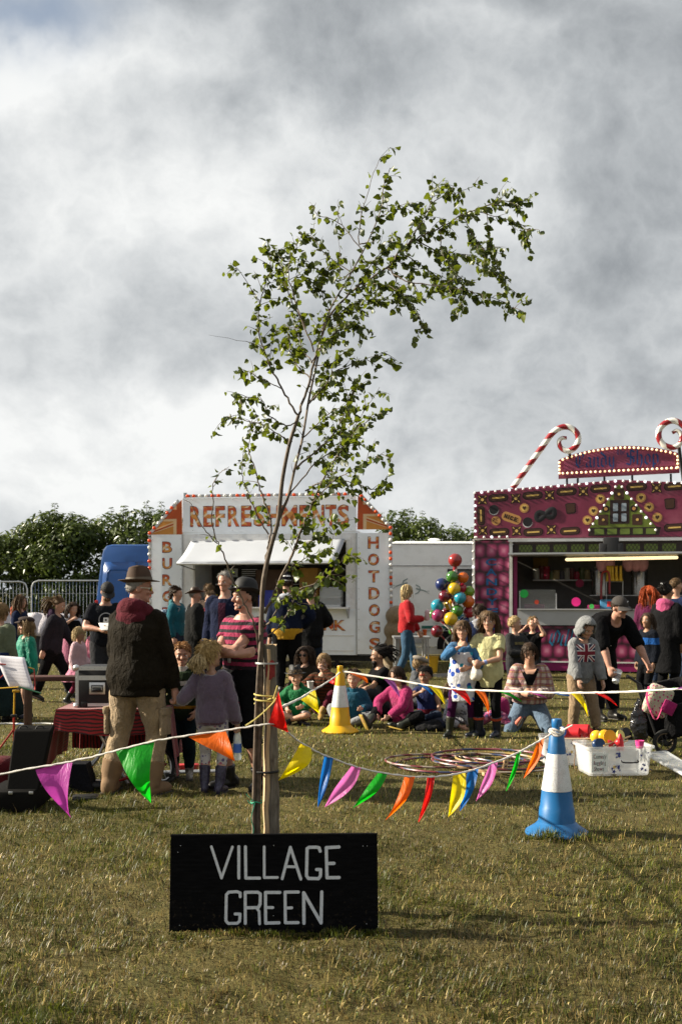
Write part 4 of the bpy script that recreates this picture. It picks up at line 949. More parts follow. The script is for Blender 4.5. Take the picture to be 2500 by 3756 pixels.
for k, (u, nm) in enumerate(((975, 'left'),(1258, 'right'))):
    c0 = Vector((CX(u), YC + 1.0,CZ(1330))); b = MB(); r_ = .17
    b.lathe([(0,0),(r_, 0),(r_, .5),(r_ * .95,.53),(r_ * .3,.57),(.03,.6),(0,.6)], c0,20); uo = b.build('body', mat('urn_steel', (.30,.29,.27),.25,.9,var=.1,bump=.02), None, org=c0)
    uo.name = 'tea_urn'; tag(uo, 'tall steel tea urn at the %s of the candy stall worktop' % nm, 'urn')
part('worktop', silver, ((CX(900), YC + .75,CZ(1336)),(P(2678,0, YC).x, YC + 1.3,CZ(1330) - .001)), root=cs)
for k, u in enumerate((1025,1040,1058,1085,1115)):
    c0 = Vector((CX(u), YC + .4,CZ(1230))); b = MB(); b.lathe([(0,0),(.05,0),(.055,.03),(.04,.08),(.03,.24),(.036,.3),(.02,.32),(0,.32)], c0,10)
    tag(b.build('gold_bottle', mat('gold_foil', (.45,.29,.03),.3,.6,bump=.05), org=c0), 'gold topped toy bottle, %s of the five hanging in the candy stall' % ('leftmost', 'second from left', 'middle', 'fourth from left', 'rightmost')[k], 'bottle', 'gold topped bottles in the candy stall')
MB().tube([(CX(1010), YC + .4,CZ(1232)),(CX(1135), YC + .4,CZ(1232))],.012,6).build('hanging_rail', aluminium, cs)
for u in (1015,1130): MB().tube([(CX(u), YC + .4,CZ(1232)),(CX(u), YC + .4,CZ(1428))],.009,6).build('rail_post', aluminium, cs)
for k, u in enumerate((985,1035,1170,1225,1270)):
    c0 = Vector((CX(u), YC + .5,CZ(1145))); b = MB(); b.ell(c0 + Vector((0,0,.12)),(.12,.1,.17), nu=10,nv=7); b.tube([c0 + Vector((0,0,.27)), c0 + Vector((0,0,.4))],[.03,.02],6)
    tag(b.build('candyfloss_bag', mat('floss_bag', (.42,.20,.22),.3,var=.3,bump=.4,bscale=12,bdist=.03), org=c0), 'pink candyfloss bag, %s of five hanging from the candy stall ceiling' % ('leftmost', 'second from left', 'middle', 'fourth from left', 'rightmost')[k], 'bag', 'candyfloss bags in the candy stall')
b = MB(); c0 = Vector((CX(1000), YC + .25,CZ(1428))); b.tube(spline([c0 + Vector((-.06,0,0)), c0 + Vector((-.06,0,.62)), c0 + Vector((0,0,.75)), c0 + Vector((.09,0,.7)), c0 + Vector((.1,0,.3))],5),.022,8)
tag(b.build('candy_stick', red_c, org=c0), 'red candy stick standing on the candy stall counter', 'candy stick')
b = MB(); b.rbox((CX(530), YC + 1.9,CZ(1090)),(.32,.02,.28),.005); tag(b.build('price_poster', mat('amber_poster', (.22,.13,.02),.6), org=Vector((CX(530), YC + 1.9,CZ(1110)))), 'amber poster on the back wall of the candy stall', 'poster')
swing(mark, (CX(78), YC, 0),-12,.985)
# people
def skin_mat(name, col):
    if name in MATS: return MATS[name]
    m_, T, b = nodemat(name); tc = T.n('ShaderNodeTexCoord').outputs['Object']
    n1 = T.noise(tc, 14,4,.6); c = T.mix(T.rng(n1,.3,.7), tuple(k * .86 for k in col), tuple(min(1, k * 1.1) for k in col))
    n2 = T.noise(tc, 4.5,3,.5); c = T.mix(T.m('MULTIPLY', T.rng(n2,.5,.75),.35), c, (col[0] * 1.02,col[1] * .72,col[2] * .66))
    T.put(b.inputs['Base Color'], c); b.inputs['Roughness'].default_value = .52; b.inputs['Specular IOR Level'].default_value = .35
    b.inputs['Subsurface Weight'].default_value = .12; b.inputs['Subsurface Radius'].default_value = (.02,.008,.004); b.inputs['Subsurface Scale'].default_value = .5
    T.put(b.inputs['Normal'], T.bump(T.noise(tc, 60,3,.6),.12,.004)); return m_
SK = skin_mat('skin_fair', (.41,.235,.16)); SK2 = skin_mat('skin_tan', (.27,.148,.09)); SK3 = skin_mat('skin_ruddy', (.39,.205,.145))
HAIR = {}
def hair_mat(key, col, c2=None):
    if key not in HAIR: HAIR[key] = mat('hair_' + key, col, .55,var=.35,vscale=45,bump=.3,bscale=120,bdist=.004,spec=.16, vcol2=c2)
    return HAIR[key]
hb_dark = hair_mat('dark_brown', (.022,.013,.008),(.05,.03,.018)); hb_black = hair_mat('black', (.007,.006,.006),(.018,.014,.012))
hb_brown = hair_mat('brown', (.06,.035,.018),(.13,.08,.04)); hb_light = hair_mat('light_brown', (.14,.085,.04),(.26,.17,.08))
hb_blond = hair_mat('blond', (.34,.24,.11),(.58,.44,.24)); hb_grey = hair_mat('grey', (.16,.15,.14),(.32,.30,.28)); hb_red = hair_mat('red', (.22,.03,.008),(.38,.07,.015))
hb_ginger = hair_mat('ginger', (.18,.08,.025),(.32,.16,.06))
eye_w = mat('eye_white', (.6,.58,.55),.25,bump=0); iris = mat('eye_iris', (.03,.02,.015),.15,bump=0); lipm = mat('lips', (.40,.17,.135),.45,bump=0,var=.1)
sole = mat('shoe_sole', (.05,.045,.04),.8)
def dtex(name, scale):
    t = bpy.data.textures.new(name, 'CLOUDS'); t.noise_scale = scale; t.noise_depth = 2; return t
TEX_F, TEX_S, TEX_H = dtex('folds', .11), dtex('small_folds', .045), dtex('hair_lumps', .03)
def X3(a, b, c): return (Matrix.Rotation(R(c),3, 'Z') @ Matrix.Rotation(R(b),3, 'Y') @ Matrix.Rotation(R(a),3, 'X'))
def ik(a, t, l1, l2, pole):
    d = t - a; L = min(d.length, (l1 + l2) * .998); dn = d.normalized(); x_ = (l1 * l1 - l2 * l2 + L * L) / (2 * L); h = math.sqrt(max(l1 * l1 - x_ * x_, 0))
    p = pole - dn * pole.dot(dn); p = p.normalized() if p.length > 1e-5 else frame(dn)[0]
    return a + dn * x_ + p * h, a + dn * L

class Person:
    """local frame: facing -y, x to the right of the picture when yaw = 0; yaw 90 faces picture right, 180 shows the back.
    lengths in pose are in units of the standing height H."""
    def __init__(s, label, px, py, H, yaw, hr=7.2,build=1., wide=1., lean=(0,0), twist=0,head=(0,0,0), pelvis=None, pshift=(0,0),
                 arms=(None, None), legs=(None, None), skin=SK, hands=('relax', 'relax'), ears=True, face=True, vox=None, Y=None, ptilt=0., group=None, cat='person'):
        Y = Y or GY(py); s.Y = Y; s.H = H; s.skin = skin
        x_ = (px - 1250) * Y / F
        s.root = thing('person', label, cat, (x_, Y, 0), R(yaw), group); ORG[s.root.name] = Vector((0,0,0))
        s.vox = vox or (.0078 if Y < 10 else .011 if Y < 15 else .017)
        kid = 1 if hr < 6.9 else 0; s.kid = kid; hr *= 1.05 if kid else 1.02
        hh = H / hr; s.hh = hh; nk = (.055 if not kid else .042) * H; hipz = (.52 if not kid else .49) * H
        TL = H - hh - nk - hipz; s.TL = TL
        pz = hipz if pelvis is None else pelvis * H
        pc = Vector((pshift[0] * H, pshift[1] * H, pz)); s.pc = pc
        N = 10; pts = [pc - X3(lean[0] * .3 + ptilt, lean[1] * .3,0) @ Vector((0,0,.17 * TL))]; rots = [X3(lean[0] * .3 + ptilt, lean[1] * .3,0)]; cur = pc.copy()
        s.sp = []
        for i in range(N + 3):
            t = i / N; k = .45 + .85 * t; Rm = X3(lean[0] * k + ptilt * max(0,1 - t), lean[1] * k, twist * min(t, 1))
            s.sp.append((t, cur.copy(), Rm)); cur = cur + Rm @ Vector((0,0, TL / N))
        def at(t):
            if t <= 0: c_ = s.sp[0]; return c_[1] + c_[2] @ Vector((0,0, t * TL)), c_[2]
            f_ = t * N; i = min(int(f_), N + 1); a, b = s.sp[i], s.sp[i + 1]; return a[1].lerp(b[1], f_ - i), a[2]
        s.at = at
        s.wide = wide * (1.0 if not kid else .98)
        s.trings = [(-.17,.070,.056),(-.05,.090,.066),(.04,.094,.069),(.2,.091,.067),(.4,.083,.063),(.6,.090,.068),(.78,.098,.071),(.9,.090,.061),(1.0,.062,.048),(1.07,.040,.040)]
        nb, Rn = at(1.0); s.neck0 = nb
        Rh = X3(lean[0] * .25,lean[1] * .3,0) @ X3(head[1],0,0) if False else X3(0,0,head[0]) @ X3(head[1], head[2],0)
        Rh = X3(lean[0] * .35,lean[1] * .4,0) @ Rh; s.Rh = Rh
        ntop = nb + (Rn @ Vector((0,0,1)) * .6 + Rh @ Vector((0,0,1)) * .4).normalized() * nk; s.ho = ntop
        shw = (.091 if not kid else .084) * H * wide; s.sh = []; s.arm = []
        sc_, Rs = at(.93)
        ul, fl = .172 * H, .148 * H
        for i, sd in enumerate((-1,1)):
            sh = sc_ + Rs @ Vector((sd * shw, 0,0)); a = arms[i]
            if a is None: tgt = sh + Vector((sd * .035,-.03,-.31)) * H; pole = Vector((sd * .3,1,0)); rel = None
            else:
                tgt = Vector(a[0]) * H; pole = Vector(a[1]) if len(a) > 1 and a[1] else Vector((sd * .6,1,-.4))
            el, wr = ik(sh, tgt, ul, fl, pole); s.arm.append((sh, el, wr)); s.sh.append(sh)
        th_, shn = .245 * H if not kid else .228 * H, .232 * H if not kid else .218 * H; s.leg = []
        for i, sd in enumerate((-1,1)):
            hp = pc + s.sp[0][2] @ Vector((sd * .052 * H * wide, 0,-.01 * H)); l = legs[i]
            if l is None: tgt = Vector((sd * .055 * H + pc.x, pc.y * .0,.045 * H)); pole = Vector((sd * .15,-1,0)); fy = sd * 12; fp = 0
            else:
                tgt = Vector(l[0]) * H; pole = Vector(l[1]) if len(l) > 1 and l[1] else Vector((sd * .15,-1,0)); fy = l[2] if len(l) > 2 else sd * 10; fp = l[3] if len(l) > 3 else 0
            kn, an = ik(hp, tgt, th_, shn, pole); s.leg.append((hp, kn, an, fy, fp))
        s.hands = hands; s.bw = build; s.ears = ears
        s.body()
        if face: s.face()
# helpers
    def hp(s, x_, y_, z_): return s.ho + s.Rh @ (Vector((x_, y_, z_)) * s.hh)
    def trs(s, b, off=0., t0=-.17, t1=1.07,flare=0., belly=0., sx=1., sy=1., steps=11,n=18,neck=True):
        T_ = [r[0] for r in s.trings]; rx = [r[1] for r in s.trings]; ry = [r[2] for r in s.trings]; rings = []
        for i in range(steps + 1):
            t = t0 + (t1 - t0) * i / steps; c_, Rm = s.at(t); fl = flare * max(0,(1 - (t - t0) / max(.01,(.75 - t0)))) if flare else 0
            a = np.interp(t, T_, rx) * s.H * s.wide * (s.bw if t < .85 else 1) * sx + off + fl; d = np.interp(t, T_, ry) * s.H * s.bw * sy + off + fl * .8
            bl = belly * s.H * math.exp(-((t - .3) / .25) ** 2)
            rings.append([c_ + Rm @ Vector((a * math.copysign(abs(math.cos(q)) ** .86, math.cos(q)), d * math.sin(q) - (bl if math.sin(q) < 0 else 0) * -math.sin(q),0)) for q in [2 * math.pi * j / n for j in range(n)]])
        b.loft(rings)
    def limb(s, pts, rad, b, n=10,sub=4):
        path = spline(pts, sub); rr = np.interp(np.linspace(0,1,len(path)), np.linspace(0,1,len(rad)), rad); b.capsule(path, list(rr), n)
    def remesh(s, o, vox, disp=(), smooth=2,fac=.5):
        m_ = o.modifiers.new('remesh', 'REMESH'); m_.mode = 'VOXEL'; m_.voxel_size = vox; m_.use_smooth_shade = True
        sm = o.modifiers.new('smooth', 'SMOOTH'); sm.iterations = smooth; sm.factor = fac
        for (tx, st) in disp:
            d = o.modifiers.new('folds', 'DISPLACE'); d.texture = tx; d.strength = st; d.mid_level = .5; d.texture_coords = 'LOCAL'
        return o
    def body(s):
        H, hh = s.H, s.hh; b = MB()
        s.trs(b, off=-.006 * H, steps=12)
        nr = (.034 if not s.kid else .029) * H * (1. if s.wide >= 1 else .9)
        b.capsule([s.neck0 - (s.ho - s.neck0) * .4, s.ho + s.Rh @ Vector((0,.06,.2)) * hh],[nr * 1.15, nr],12)
        E = lambda c_, r: b.ell(s.hp(*c_),[k * hh for k in r], s.Rh, 16,12)
        E((0,.03,.60),(.335,.405,.395)); E((0,-.085,.42),(.275,.262,.37)); E((0,-.155,.175),(.195,.19,.165)); E((0,-.06,.25),(.255,.25,.22))
        E((0,-.335,.575),(.215,.06,.05)); E((0,-.395,.375),(.062,.095,.075)); b.capsule([s.hp(0,-.345,.55), s.hp(0,-.425,.385)],[.034 * hh, .05 * hh],8)
        E((0,-.325,.235),(.10,.05,.03)); E((0,-.32,.185),(.09,.05,.028)); E((0,-.32,.075),(.095,.055,.06))
        for sd in (-1,1):
            E((sd * .165,-.285,.375),(.095,.08,.075))
            if s.ears: E((sd * .345,.05,.44),(.035,.085,.13))
        for i, (sh, el, wr) in enumerate(s.arm):
            k = H * (1. if not s.kid else .92) * (.5 + .5 * s.bw)
            s.limb([sh, sh.lerp(el, .5), el, el.lerp(wr, .35), wr],[.032 * k, .030 * k, .0255 * k, .0265 * k, .0165 * k], b)
            s.hand(b, i, el, wr)
        for (hp, kn, an, fy, fp) in s.leg:
            k = H * (1. if not s.kid else .9) * (.4 + .6 * s.bw)
            s.limb([hp, hp.lerp(kn, .5), kn, kn.lerp(an, .35), an],[.056 * k, .049 * k, .036 * k, .036 * k, .021 * k], b)
            f0, f1 = s.foot_axis(an, fy, fp); b.capsule([an + Vector((0,0,-.015 * H)) - f0 * .02 * H, an + f0 * .045 * H + f1 * -.026 * H, an + f0 * .1 * H + f1 * -.03 * H],[.02 * H, .02 * H, .014 * H],8)
        s.body_o = s.remesh(b.build('body', s.skin, s.root, angle=None), s.vox, smooth=1)
    def foot_axis(s, an, fy, fp):
        d = Vector((math.sin(R(fy)) * math.cos(R(fp)),-math.cos(R(fy)) * math.cos(R(fp)), math.sin(R(fp)))); u = Vector((0,0,1)); u = (u - d * u.dot(d)).normalized(); return d, u
    def hand(s, b, i, el, wr):
        H = s.H; sd = (-1,1)[i]; st = s.hands[i]; d = (wr - el).normalized()
        curl = {'relax': .35, 'fist': 1.25, 'flat': .08, 'hold': .9}[st if isinstance(st, str) else st[0]]
        if isinstance(st, tuple): d = Vector(st[1]).normalized()
        pn = Vector(st[2]) if isinstance(st, tuple) and len(st) > 2 else Vector((-sd, .1,0))       # palm faces the body
        pn = (pn - d * pn.dot(d)); pn = pn.normalized() if pn.length > .05 else frame(d)[0]
        w_ = d.cross(pn).normalized() * (1 if True else 1)
        if w_.dot(Vector((0,-1,.3))) < 0: w_ = -w_                       # thumb side forward
        k = H * (1.0 if not s.kid else .95); L = .058 * k
        b.capsule([wr + d * .004 * k, wr + d * L * .5, wr + d * L],[.0165 * k, .0195 * k, .0185 * k],8)
        b.capsule([wr + d * L * .35 + w_ * .012 * k, wr + d * L * .95 + w_ * .014 * k],[.012 * k, .011 * k],6); b.capsule([wr + d * L * .35 - w_ * .012 * k, wr + d * L * .95 - w_ * .014 * k],[.012 * k, .011 * k],6)
        for f_, (o_, ln) in enumerate(((.020,.040),(.0068,.046),(-.0066,.043),(-.0195,.034))):
            p = wr + d * L * .97 + w_ * o_ * k; a = 0.; pts = [p]
            for q in (.42,.32,.26): a += curl * (.9 if q > .4 else 1.1); dd = d * math.cos(a) + pn * math.sin(a); p = p + dd * ln * k * q; pts.append(p)
            b.capsule(pts, [.0075 * k, .0072 * k, .0066 * k, .0055 * k],6)
        t0 = wr + d * L * .25 + w_ * .014 * k; t1 = t0 + (d * .55 + w_ * .8 + pn * .25).normalized() * .024 * k; t2 = t1 + (d * .85 + w_ * .25 + pn * .4 * (1 + curl * .5)).normalized() * .024 * k
        b.capsule([t0, t1, t2],[.0105 * k, .0085 * k, .0065 * k],6)
    def face(s):
        for sd in (-1,1):
            e = MB(); e.ell(s.hp(sd * .142,-.30,.485),[.066 * s.hh, .05 * s.hh, .034 * s.hh], s.Rh, 10,6); eo = e.build('eye', eye_w, s.root, angle=None)
            e = MB(); e.ell(s.hp(sd * .142,-.332,.485),[.030 * s.hh, .024 * s.hh, .03 * s.hh], s.Rh, 8,6); e.build('iris', iris, eo, angle=None)
            e = MB(); e.tube([s.hp(sd * .07,-.385,.575), s.hp(sd * .15,-.378,.60), s.hp(sd * .225,-.325,.575)],[.010 * s.hh, .012 * s.hh, .006 * s.hh],6); e.build('eyebrow', hb_brown, s.root, angle=None)
        e = MB(); e.ell(s.hp(0,-.362,.208),[.092 * s.hh, .022 * s.hh, .018 * s.hh], s.Rh, 10,6); e.build('lips', lipm, s.root, angle=None)
# clothes
    def top(s, m_, sleeve=2., off=.012,hem=-.1, t1=1.0,flare=0., belly=0., sl_off=None, cuff=None, name='shirt', fold=.012,sx=1., sy=1., extra=None, vox=None, small=.006,shoulder=.010):
        H = s.H; b = MB(); s.trs(b, off, hem, t1, flare, belly, sx, sy, steps=13); so = off if sl_off is None else sl_off
        k = H * (1. if not s.kid else .92) * (.5 + .5 * s.bw)
        for (sh, el, wr) in s.arm:
            if sleeve <= 0: continue
            b.ell(sh + Vector((0,0,-.008 * H)),[(.030 * k + so)] * 3,nu=12,nv=8)
            inn = sh + (s.at(.9)[0] - sh) * .45
            if sleeve <= 1: e = sh.lerp(el, sleeve); pts, rr = [inn, sh, sh.lerp(el, sleeve * .5), e],[.030 * k + so, .033 * k + so, .033 * k + so, .0335 * k + so * 1.2]
            else:
                f_ = sleeve - 1; e = el.lerp(wr, f_); pts = [inn, sh, sh.lerp(el, .5), el, el.lerp(e, .5), e]; rr = [.030 * k + so, .033 * k + so, .032 * k + so, .029 * k + so, .027 * k + so, .021 * k + so * .9]
            path = spline(pts, 4); r2 = np.interp(np.linspace(0,1,len(path)), np.linspace(0,1,len(rr)), rr); b.tube(path, list(r2),12)
        if extra: extra(b)
        o = b.build(name, m_, s.root, angle=None); s.remesh(o, vox or max(s.vox, .0105) * 1.25,((TEX_F, fold * 1.25),(TEX_S, small)), smooth=2); s.top_o = o; return o
    def trousers(s, m_, length=1., off=.010, t1=.28,name='trousers', ankle=None, fold=.012,flarel=0., vox=None):
        H = s.H; b = MB(); s.trs(b, off, -.2, t1,steps=7); k = H * (1. if not s.kid else .9) * (.4 + .6 * s.bw)
        for (hp, kn, an, fy, fp) in s.leg:
            if length <= .5: e = hp.lerp(kn, length * 2); pts = [hp, hp.lerp(e, .5), e]; rr = [.060 * k + off, .053 * k + off + flarel * .5, np.interp(length, [0,.5],[.055,.040]) * k + off + flarel]
            else:
                e = kn.lerp(an, (length - .5) * 2); pts = [hp, hp.lerp(kn, .5), kn, kn.lerp(e, .5), e]; rr = [.060 * k + off, .051 * k + off, .038 * k + off, .036 * k + off * 1.1 + flarel * .5,(.024 * k + off if ankle is None else ankle) + flarel]
            path = spline(pts, 4); r2 = np.interp(np.linspace(0,1,len(path)), np.linspace(0,1,len(rr)), rr); b.tube(path, list(r2),12)
            b.ell(hp, [.062 * k + off] * 3,nu=12,nv=8)
        o = b.build(name, m_, s.root, angle=None); s.remesh(o, vox or max(s.vox, .0115) * 1.3,((TEX_F, fold * 1.25),(TEX_S, .006)) if fold else (), smooth=2); s.leg_o = o; return o
    def skirt(s, m_, zhem, off=.014,flare=.06, t1=.42,name='skirt', pleat=.0):
        H = s.H; c0, R0 = s.at(t1); c1, _ = s.at(-.02); rings = []; n = 40
        for i in range(9):
            v = i / 8; t = t1 * (1 - v / .35) if v < .35 else None
            if t is not None: c_, Rm = s.at(t); a = np.interp(t, [r[0] for r in s.trings],[r[1] for r in s.trings]) * H * s.wide + off; d = np.interp(t, [r[0] for r in s.trings],[r[2] for r in s.trings]) * H + off
            else: u = (v - .35) / .65; c_ = Vector((c1.x, c1.y, c1.z + (zhem * H - c1.z) * u)); Rm = Matrix.Identity(3); a = .098 * H * s.wide + off + flare * H * u; d = .072 * H + off + flare * H * u
            rings.append([c_ + Rm @ Vector((a * math.cos(q), d * math.sin(q),0)) * (1 + pleat * max(0, v - .3) * math.sin(q * 11 + v)) for q in [2 * math.pi * j / n for j in range(n)]])
        b = MB(); b.loft(rings[::-1]); o = b.build(name, m_, s.root, angle=None); return o
    def shoes(s, m_, boot=0., name='shoe', fat=1., m2=None):
        H = s.H
        for (hp, kn, an, fy, fp) in s.leg:
            f0, f1 = s.foot_axis(an, fy, fp); b = MB(); a = an + Vector((0,0,-.012 * H)) if fp == 0 else an
            w_ = .023 * H * fat
            base = a - f1 * (.045 * H - .012 * H) if fp == 0 else a - f1 * .03 * H
            heel, mid, toe = base - f0 * .03 * H + f1 * .019 * H, base + f0 * .04 * H + f1 * .021 * H, base + f0 * .1 * H + f1 * .014 * H
            b.capsule([heel, mid, toe],[w_ * .95, w_ * 1.02, w_ * .8],12)
            b.capsule([heel + f1 * .012 * H, an + (kn - an).normalized() * .02 * H],[w_ * .95, w_ * 1.0],12)
            if boot > 0:
                tp = an.lerp(kn, boot); b.tube([an - (kn - an).normalized() * .01 * H, an.lerp(kn, boot * .5), tp],[w_ * 1.08, w_ * 1.2 * (1 + .2 * fat * boot), w_ * 1.35 * (1 + .22 * boot)],14)
            so_ = f1 * -.004 * H
            o = b.build('boot' if boot > .25 else name, m_, s.root, angle=None); s.remesh(o, max(s.vox, .010),((TEX_F, .008),), smooth=2)
            b2 = MB(); b2.rbox((heel + toe) / 2 - f1 * .021 * H, ((w_ * 1.9),.165 * H, .012 * H),.005,Matrix((f0.cross(f1).normalized(),-f0, f1)).transposed()); b2.build('sole', m2 or sole, o)
# hair and hats (head units)
    def scalp(s, m_, line=.52,slope=.8,grow=1.045,name='hair', disp=.012):
        b = MB(); b.ell((0,0,0),(.335 * grow, .405 * grow, .395 * grow), None, 28,18); keep = []
        V = [Vector(v) + Vector((0,.03,.60)) for v in b.v]
        ok = [v.z > line - slope * v.y + (.0) for v in V]
        ff = [f for f in b.f if all(ok[i] for i in f)]
        c_ = MB(); c_.add([s.hp(*v) for v in V], ff); o = c_.build(name, m_, s.root, angle=None)
        bm = bmesh.new(); bm.from_mesh(o.data); bmesh.ops.delete(bm, geom=[v for v in bm.verts if not v.link_faces], context='VERTS'); bm.to_mesh(o.data); bm.free()
        sd = o.modifiers.new('solid', 'SOLIDIFY'); sd.thickness = .035 * s.hh; sd.offset = 0
        if disp: d = o.modifiers.new('lumps', 'DISPLACE'); d.texture = TEX_H; d.strength = disp; d.texture_coords = 'LOCAL'
        return o
    def strands(s, m_, parent, n=150,length=.5,line=.52,slope=.8,curl=0., thick=.02,fall=.5,lift=.25,seed=1,gather=None, back=0., part_=0., fringe=0.):
        """locks of hair: start on the scalp, slide over the head, hang down; head units"""
        rr = random.Random(seed); b = MB(); ax = Vector((.335,.405,.395)) * 1.05; cc = Vector((0,.03,.60)); seg = 5; n = int(n * (1 if s.Y < 15.5 else .5)); thick *= 1 if s.Y < 15.5 else 1.4
        Rinv = s.Rh.transposed(); down = Rinv @ Vector((0,0,-1))
        k = 0; tries = 0
        while k < n and tries < n * 30:
            tries += 1; d = Vector((rr.gauss(0,1), rr.gauss(0,1), rr.gauss(.3,1))).normalized(); p = cc + Vector((d.x * ax.x, d.y * ax.y, d.z * ax.z))
            if p.z < line - slope * p.y: continue
            if length < .25 and fringe == 0 and p.z < line - slope * p.y + .02: continue
            k += 1; pts = [p.copy()]; nrm = Vector((d.x / ax.x, d.y / ax.y, d.z / ax.z)).normalized()
            side = 1 if p.x > part_ else -1
            flow = Vector((side * .9,.35 + back, -.5)); 
            if gather: flow = Vector(gather) - p
            if fringe and p.y < -.15 and rr.random() < fringe: flow = Vector((side * .15,-.6,-.6))
            v = (flow - nrm * flow.dot(nrm)).normalized() * (1 - lift) + nrm * lift + Vector((rr.gauss(0,.12), rr.gauss(0,.12), rr.gauss(0,.12)))
            L = length * rr.uniform(.75,1.15); fr = (fringe and p.y < -.15)
            if fr: L = min(L, .42)
            for q in range(seg):
                v = v.normalized().lerp(down, min(1, fall * (q + 1) / seg)).normalized()
                p = p + v * L / seg + Vector((math.sin(q * 2.1 + k) * curl, math.cos(q * 2.3 + k * 1.7) * curl, math.sin(q * 1.7 + k) * curl * .5))
                e = Vector(((p.x - cc.x) / ax.x, (p.y - cc.y) / ax.y, (p.z - cc.z) / ax.z))
                if e.length < 1.03: e = e.normalized() * 1.03; p = cc + Vector((e.x * ax.x, e.y * ax.y, e.z * ax.z))
                if p.z < .4 and p.y < -.02 and abs(p.x) < .3 and length > .3: p.x = math.copysign(.31, p.x)
                if p.z < .1: 
                    rad = math.hypot(p.x, p.y * .9)
                    if rad < .30: p.x *= .30 / max(rad, .05); p.y *= .30 / max(rad, .05)
                if p.z < -.3: 
                    if abs(p.y) < .36: p.y = math.copysign(.36, p.y if abs(p.y) > .02 else 1)
                pts.append(p.copy())
            w_ = thick * rr.uniform(.6,1.3) * s.hh
            b.tube([s.hp(*q) for q in pts],[w_, w_ * 1.2, w_ * 1.2, w_ * 1.05, w_ * .8, w_ * .25],3,cap=False)
        o = b.build('locks', m_, parent, angle=None); o['kind'] = 'stuff'; return o
    def hair(s, m_, style='short', seed=1,line=.52,slope=.8, **kw):
        o = s.scalp(m_, line, slope)
        if style == 'short': s.strands(m_, o, kw.get('n', 300), kw.get('length', .16), line, slope, 0,.013,.15,.45, seed, fringe=.6)
        elif style == 'bob': s.strands(m_, o, 340, kw.get('length', .75), line, slope, kw.get('curl', .006),.016,.85,.0, seed, fringe=kw.get('fringe', .7))
        elif style == 'long': s.strands(m_, o, 360, kw.get('length', 1.5), line, slope, kw.get('curl', .006),.017,.9,.0, seed, back=kw.get('back', 0), fringe=kw.get('fringe', 0), part_=kw.get('part_', 0))
        elif style == 'curly': s.strands(m_, o, 420, kw.get('length', .55), line, slope, .035,.012,.25,.45, seed)
        elif style == 'tied':
            g = kw.get('at', (0,.5,.62)); s.strands(m_, o, 170,.5, line, slope, 0,.026,.0,.05, seed, gather=g)
            L = kw.get('tail', .9); b = MB(); rr = random.Random(seed); Rinv = s.Rh.transposed(); dn = Rinv @ Vector((0,0,-1))
            for k in range(60):
                p = Vector(g) + Vector((rr.gauss(0,.05), rr.gauss(0,.05), rr.gauss(0,.05))); v = Vector((rr.gauss(0,.25),.7, rr.gauss(0,.3))).normalized(); pts = [p]
                for q in range(7):
                    v = v.lerp(dn, .3).normalized(); p = p + v * L / 7 * rr.uniform(.8,1.15) + Vector((rr.gauss(0, kw.get('curl', .02)), rr.gauss(0, kw.get('curl', .02)),0))
                    if p.z < .45 and p.y < .42: p.y = .42
                    pts.append(p)
                w_ = .026 * s.hh; b.tube([s.hp(*q) for q in pts],[w_, w_ * 1.3, w_ * 1.4, w_ * 1.3, w_ * 1.2, w_, w_ * .7, w_ * .2],4)
            q = b.build('tail', m_, o, angle=None); q['kind'] = 'stuff'
        elif style == 'bun':
            g = kw.get('at', (0,.40,.85)); s.strands(m_, o, 150,.5, line, slope, 0,.026,0,.05, seed, gather=g)
            b = MB()
            for k in range(26):
                rr = random.Random(k + seed * 99); c_ = Vector(g) + Vector((rr.gauss(0,.07), rr.gauss(.04,.06), rr.gauss(0,.06))); b.ell(s.hp(*c_),[.09 * s.hh] * 3,nu=7,nv=5)
            q = b.build('bun', m_, o, angle=None); q['kind'] = 'stuff'
        elif style == 'dreads':
            g = (0,.42,.66); s.strands(m_, o, 120,.55, line, slope, 0,.03,.0,.06, seed, gather=g); b = MB(); rr = random.Random(seed)
            for k in range(46):
                p = Vector(g) + Vector((rr.gauss(0,.10), rr.gauss(0,.08), rr.gauss(0,.10))); v = Vector((rr.gauss(0,.5),.9, rr.gauss(.25,.55))).normalized(); pts = [p]; L = rr.uniform(.5,.95)
                for q in range(6): v = (v + Vector((rr.gauss(0,.2),0,-.22))).normalized(); p = p + v * L / 6; pts.append(p)
                b.tube([s.hp(*q) for q in pts],[.03 * s.hh] * 6 + [.012 * s.hh],5)
            q = b.build('dreadlocks', m_, o, angle=None); q['kind'] = 'stuff'
        s.hair_o = o; return o
    def lathe_hat(s, name, m_, prof, tilt=(0,0), z=.78,y=.02,sq=(1., 1.16), fn=None, n=28,band=None, bm_=None):
        Rt = X3(tilt[0], tilt[1],0); b = MB()
        f2 = lambda v, a: (fn(v, a) if fn else v)
        b.lathe(prof, (0,0,0), n, f2); b.v = [tuple(s.hp(*(Rt @ Vector((v[0] * sq[0], v[1] * sq[1], v[2])) + Vector((0, y, z))))) for v in b.v]
        o = b.build(name, m_, s.root, angle=50)
        if band:
            b = MB(); b.lathe(band, (0,0,0), n, f2); b.v = [tuple(s.hp(*(Rt @ Vector((v[0] * sq[0], v[1] * sq[1], v[2])) + Vector((0, y, z))))) for v in b.v]; b.build('hat_band', bm_, o, angle=50)
        return o
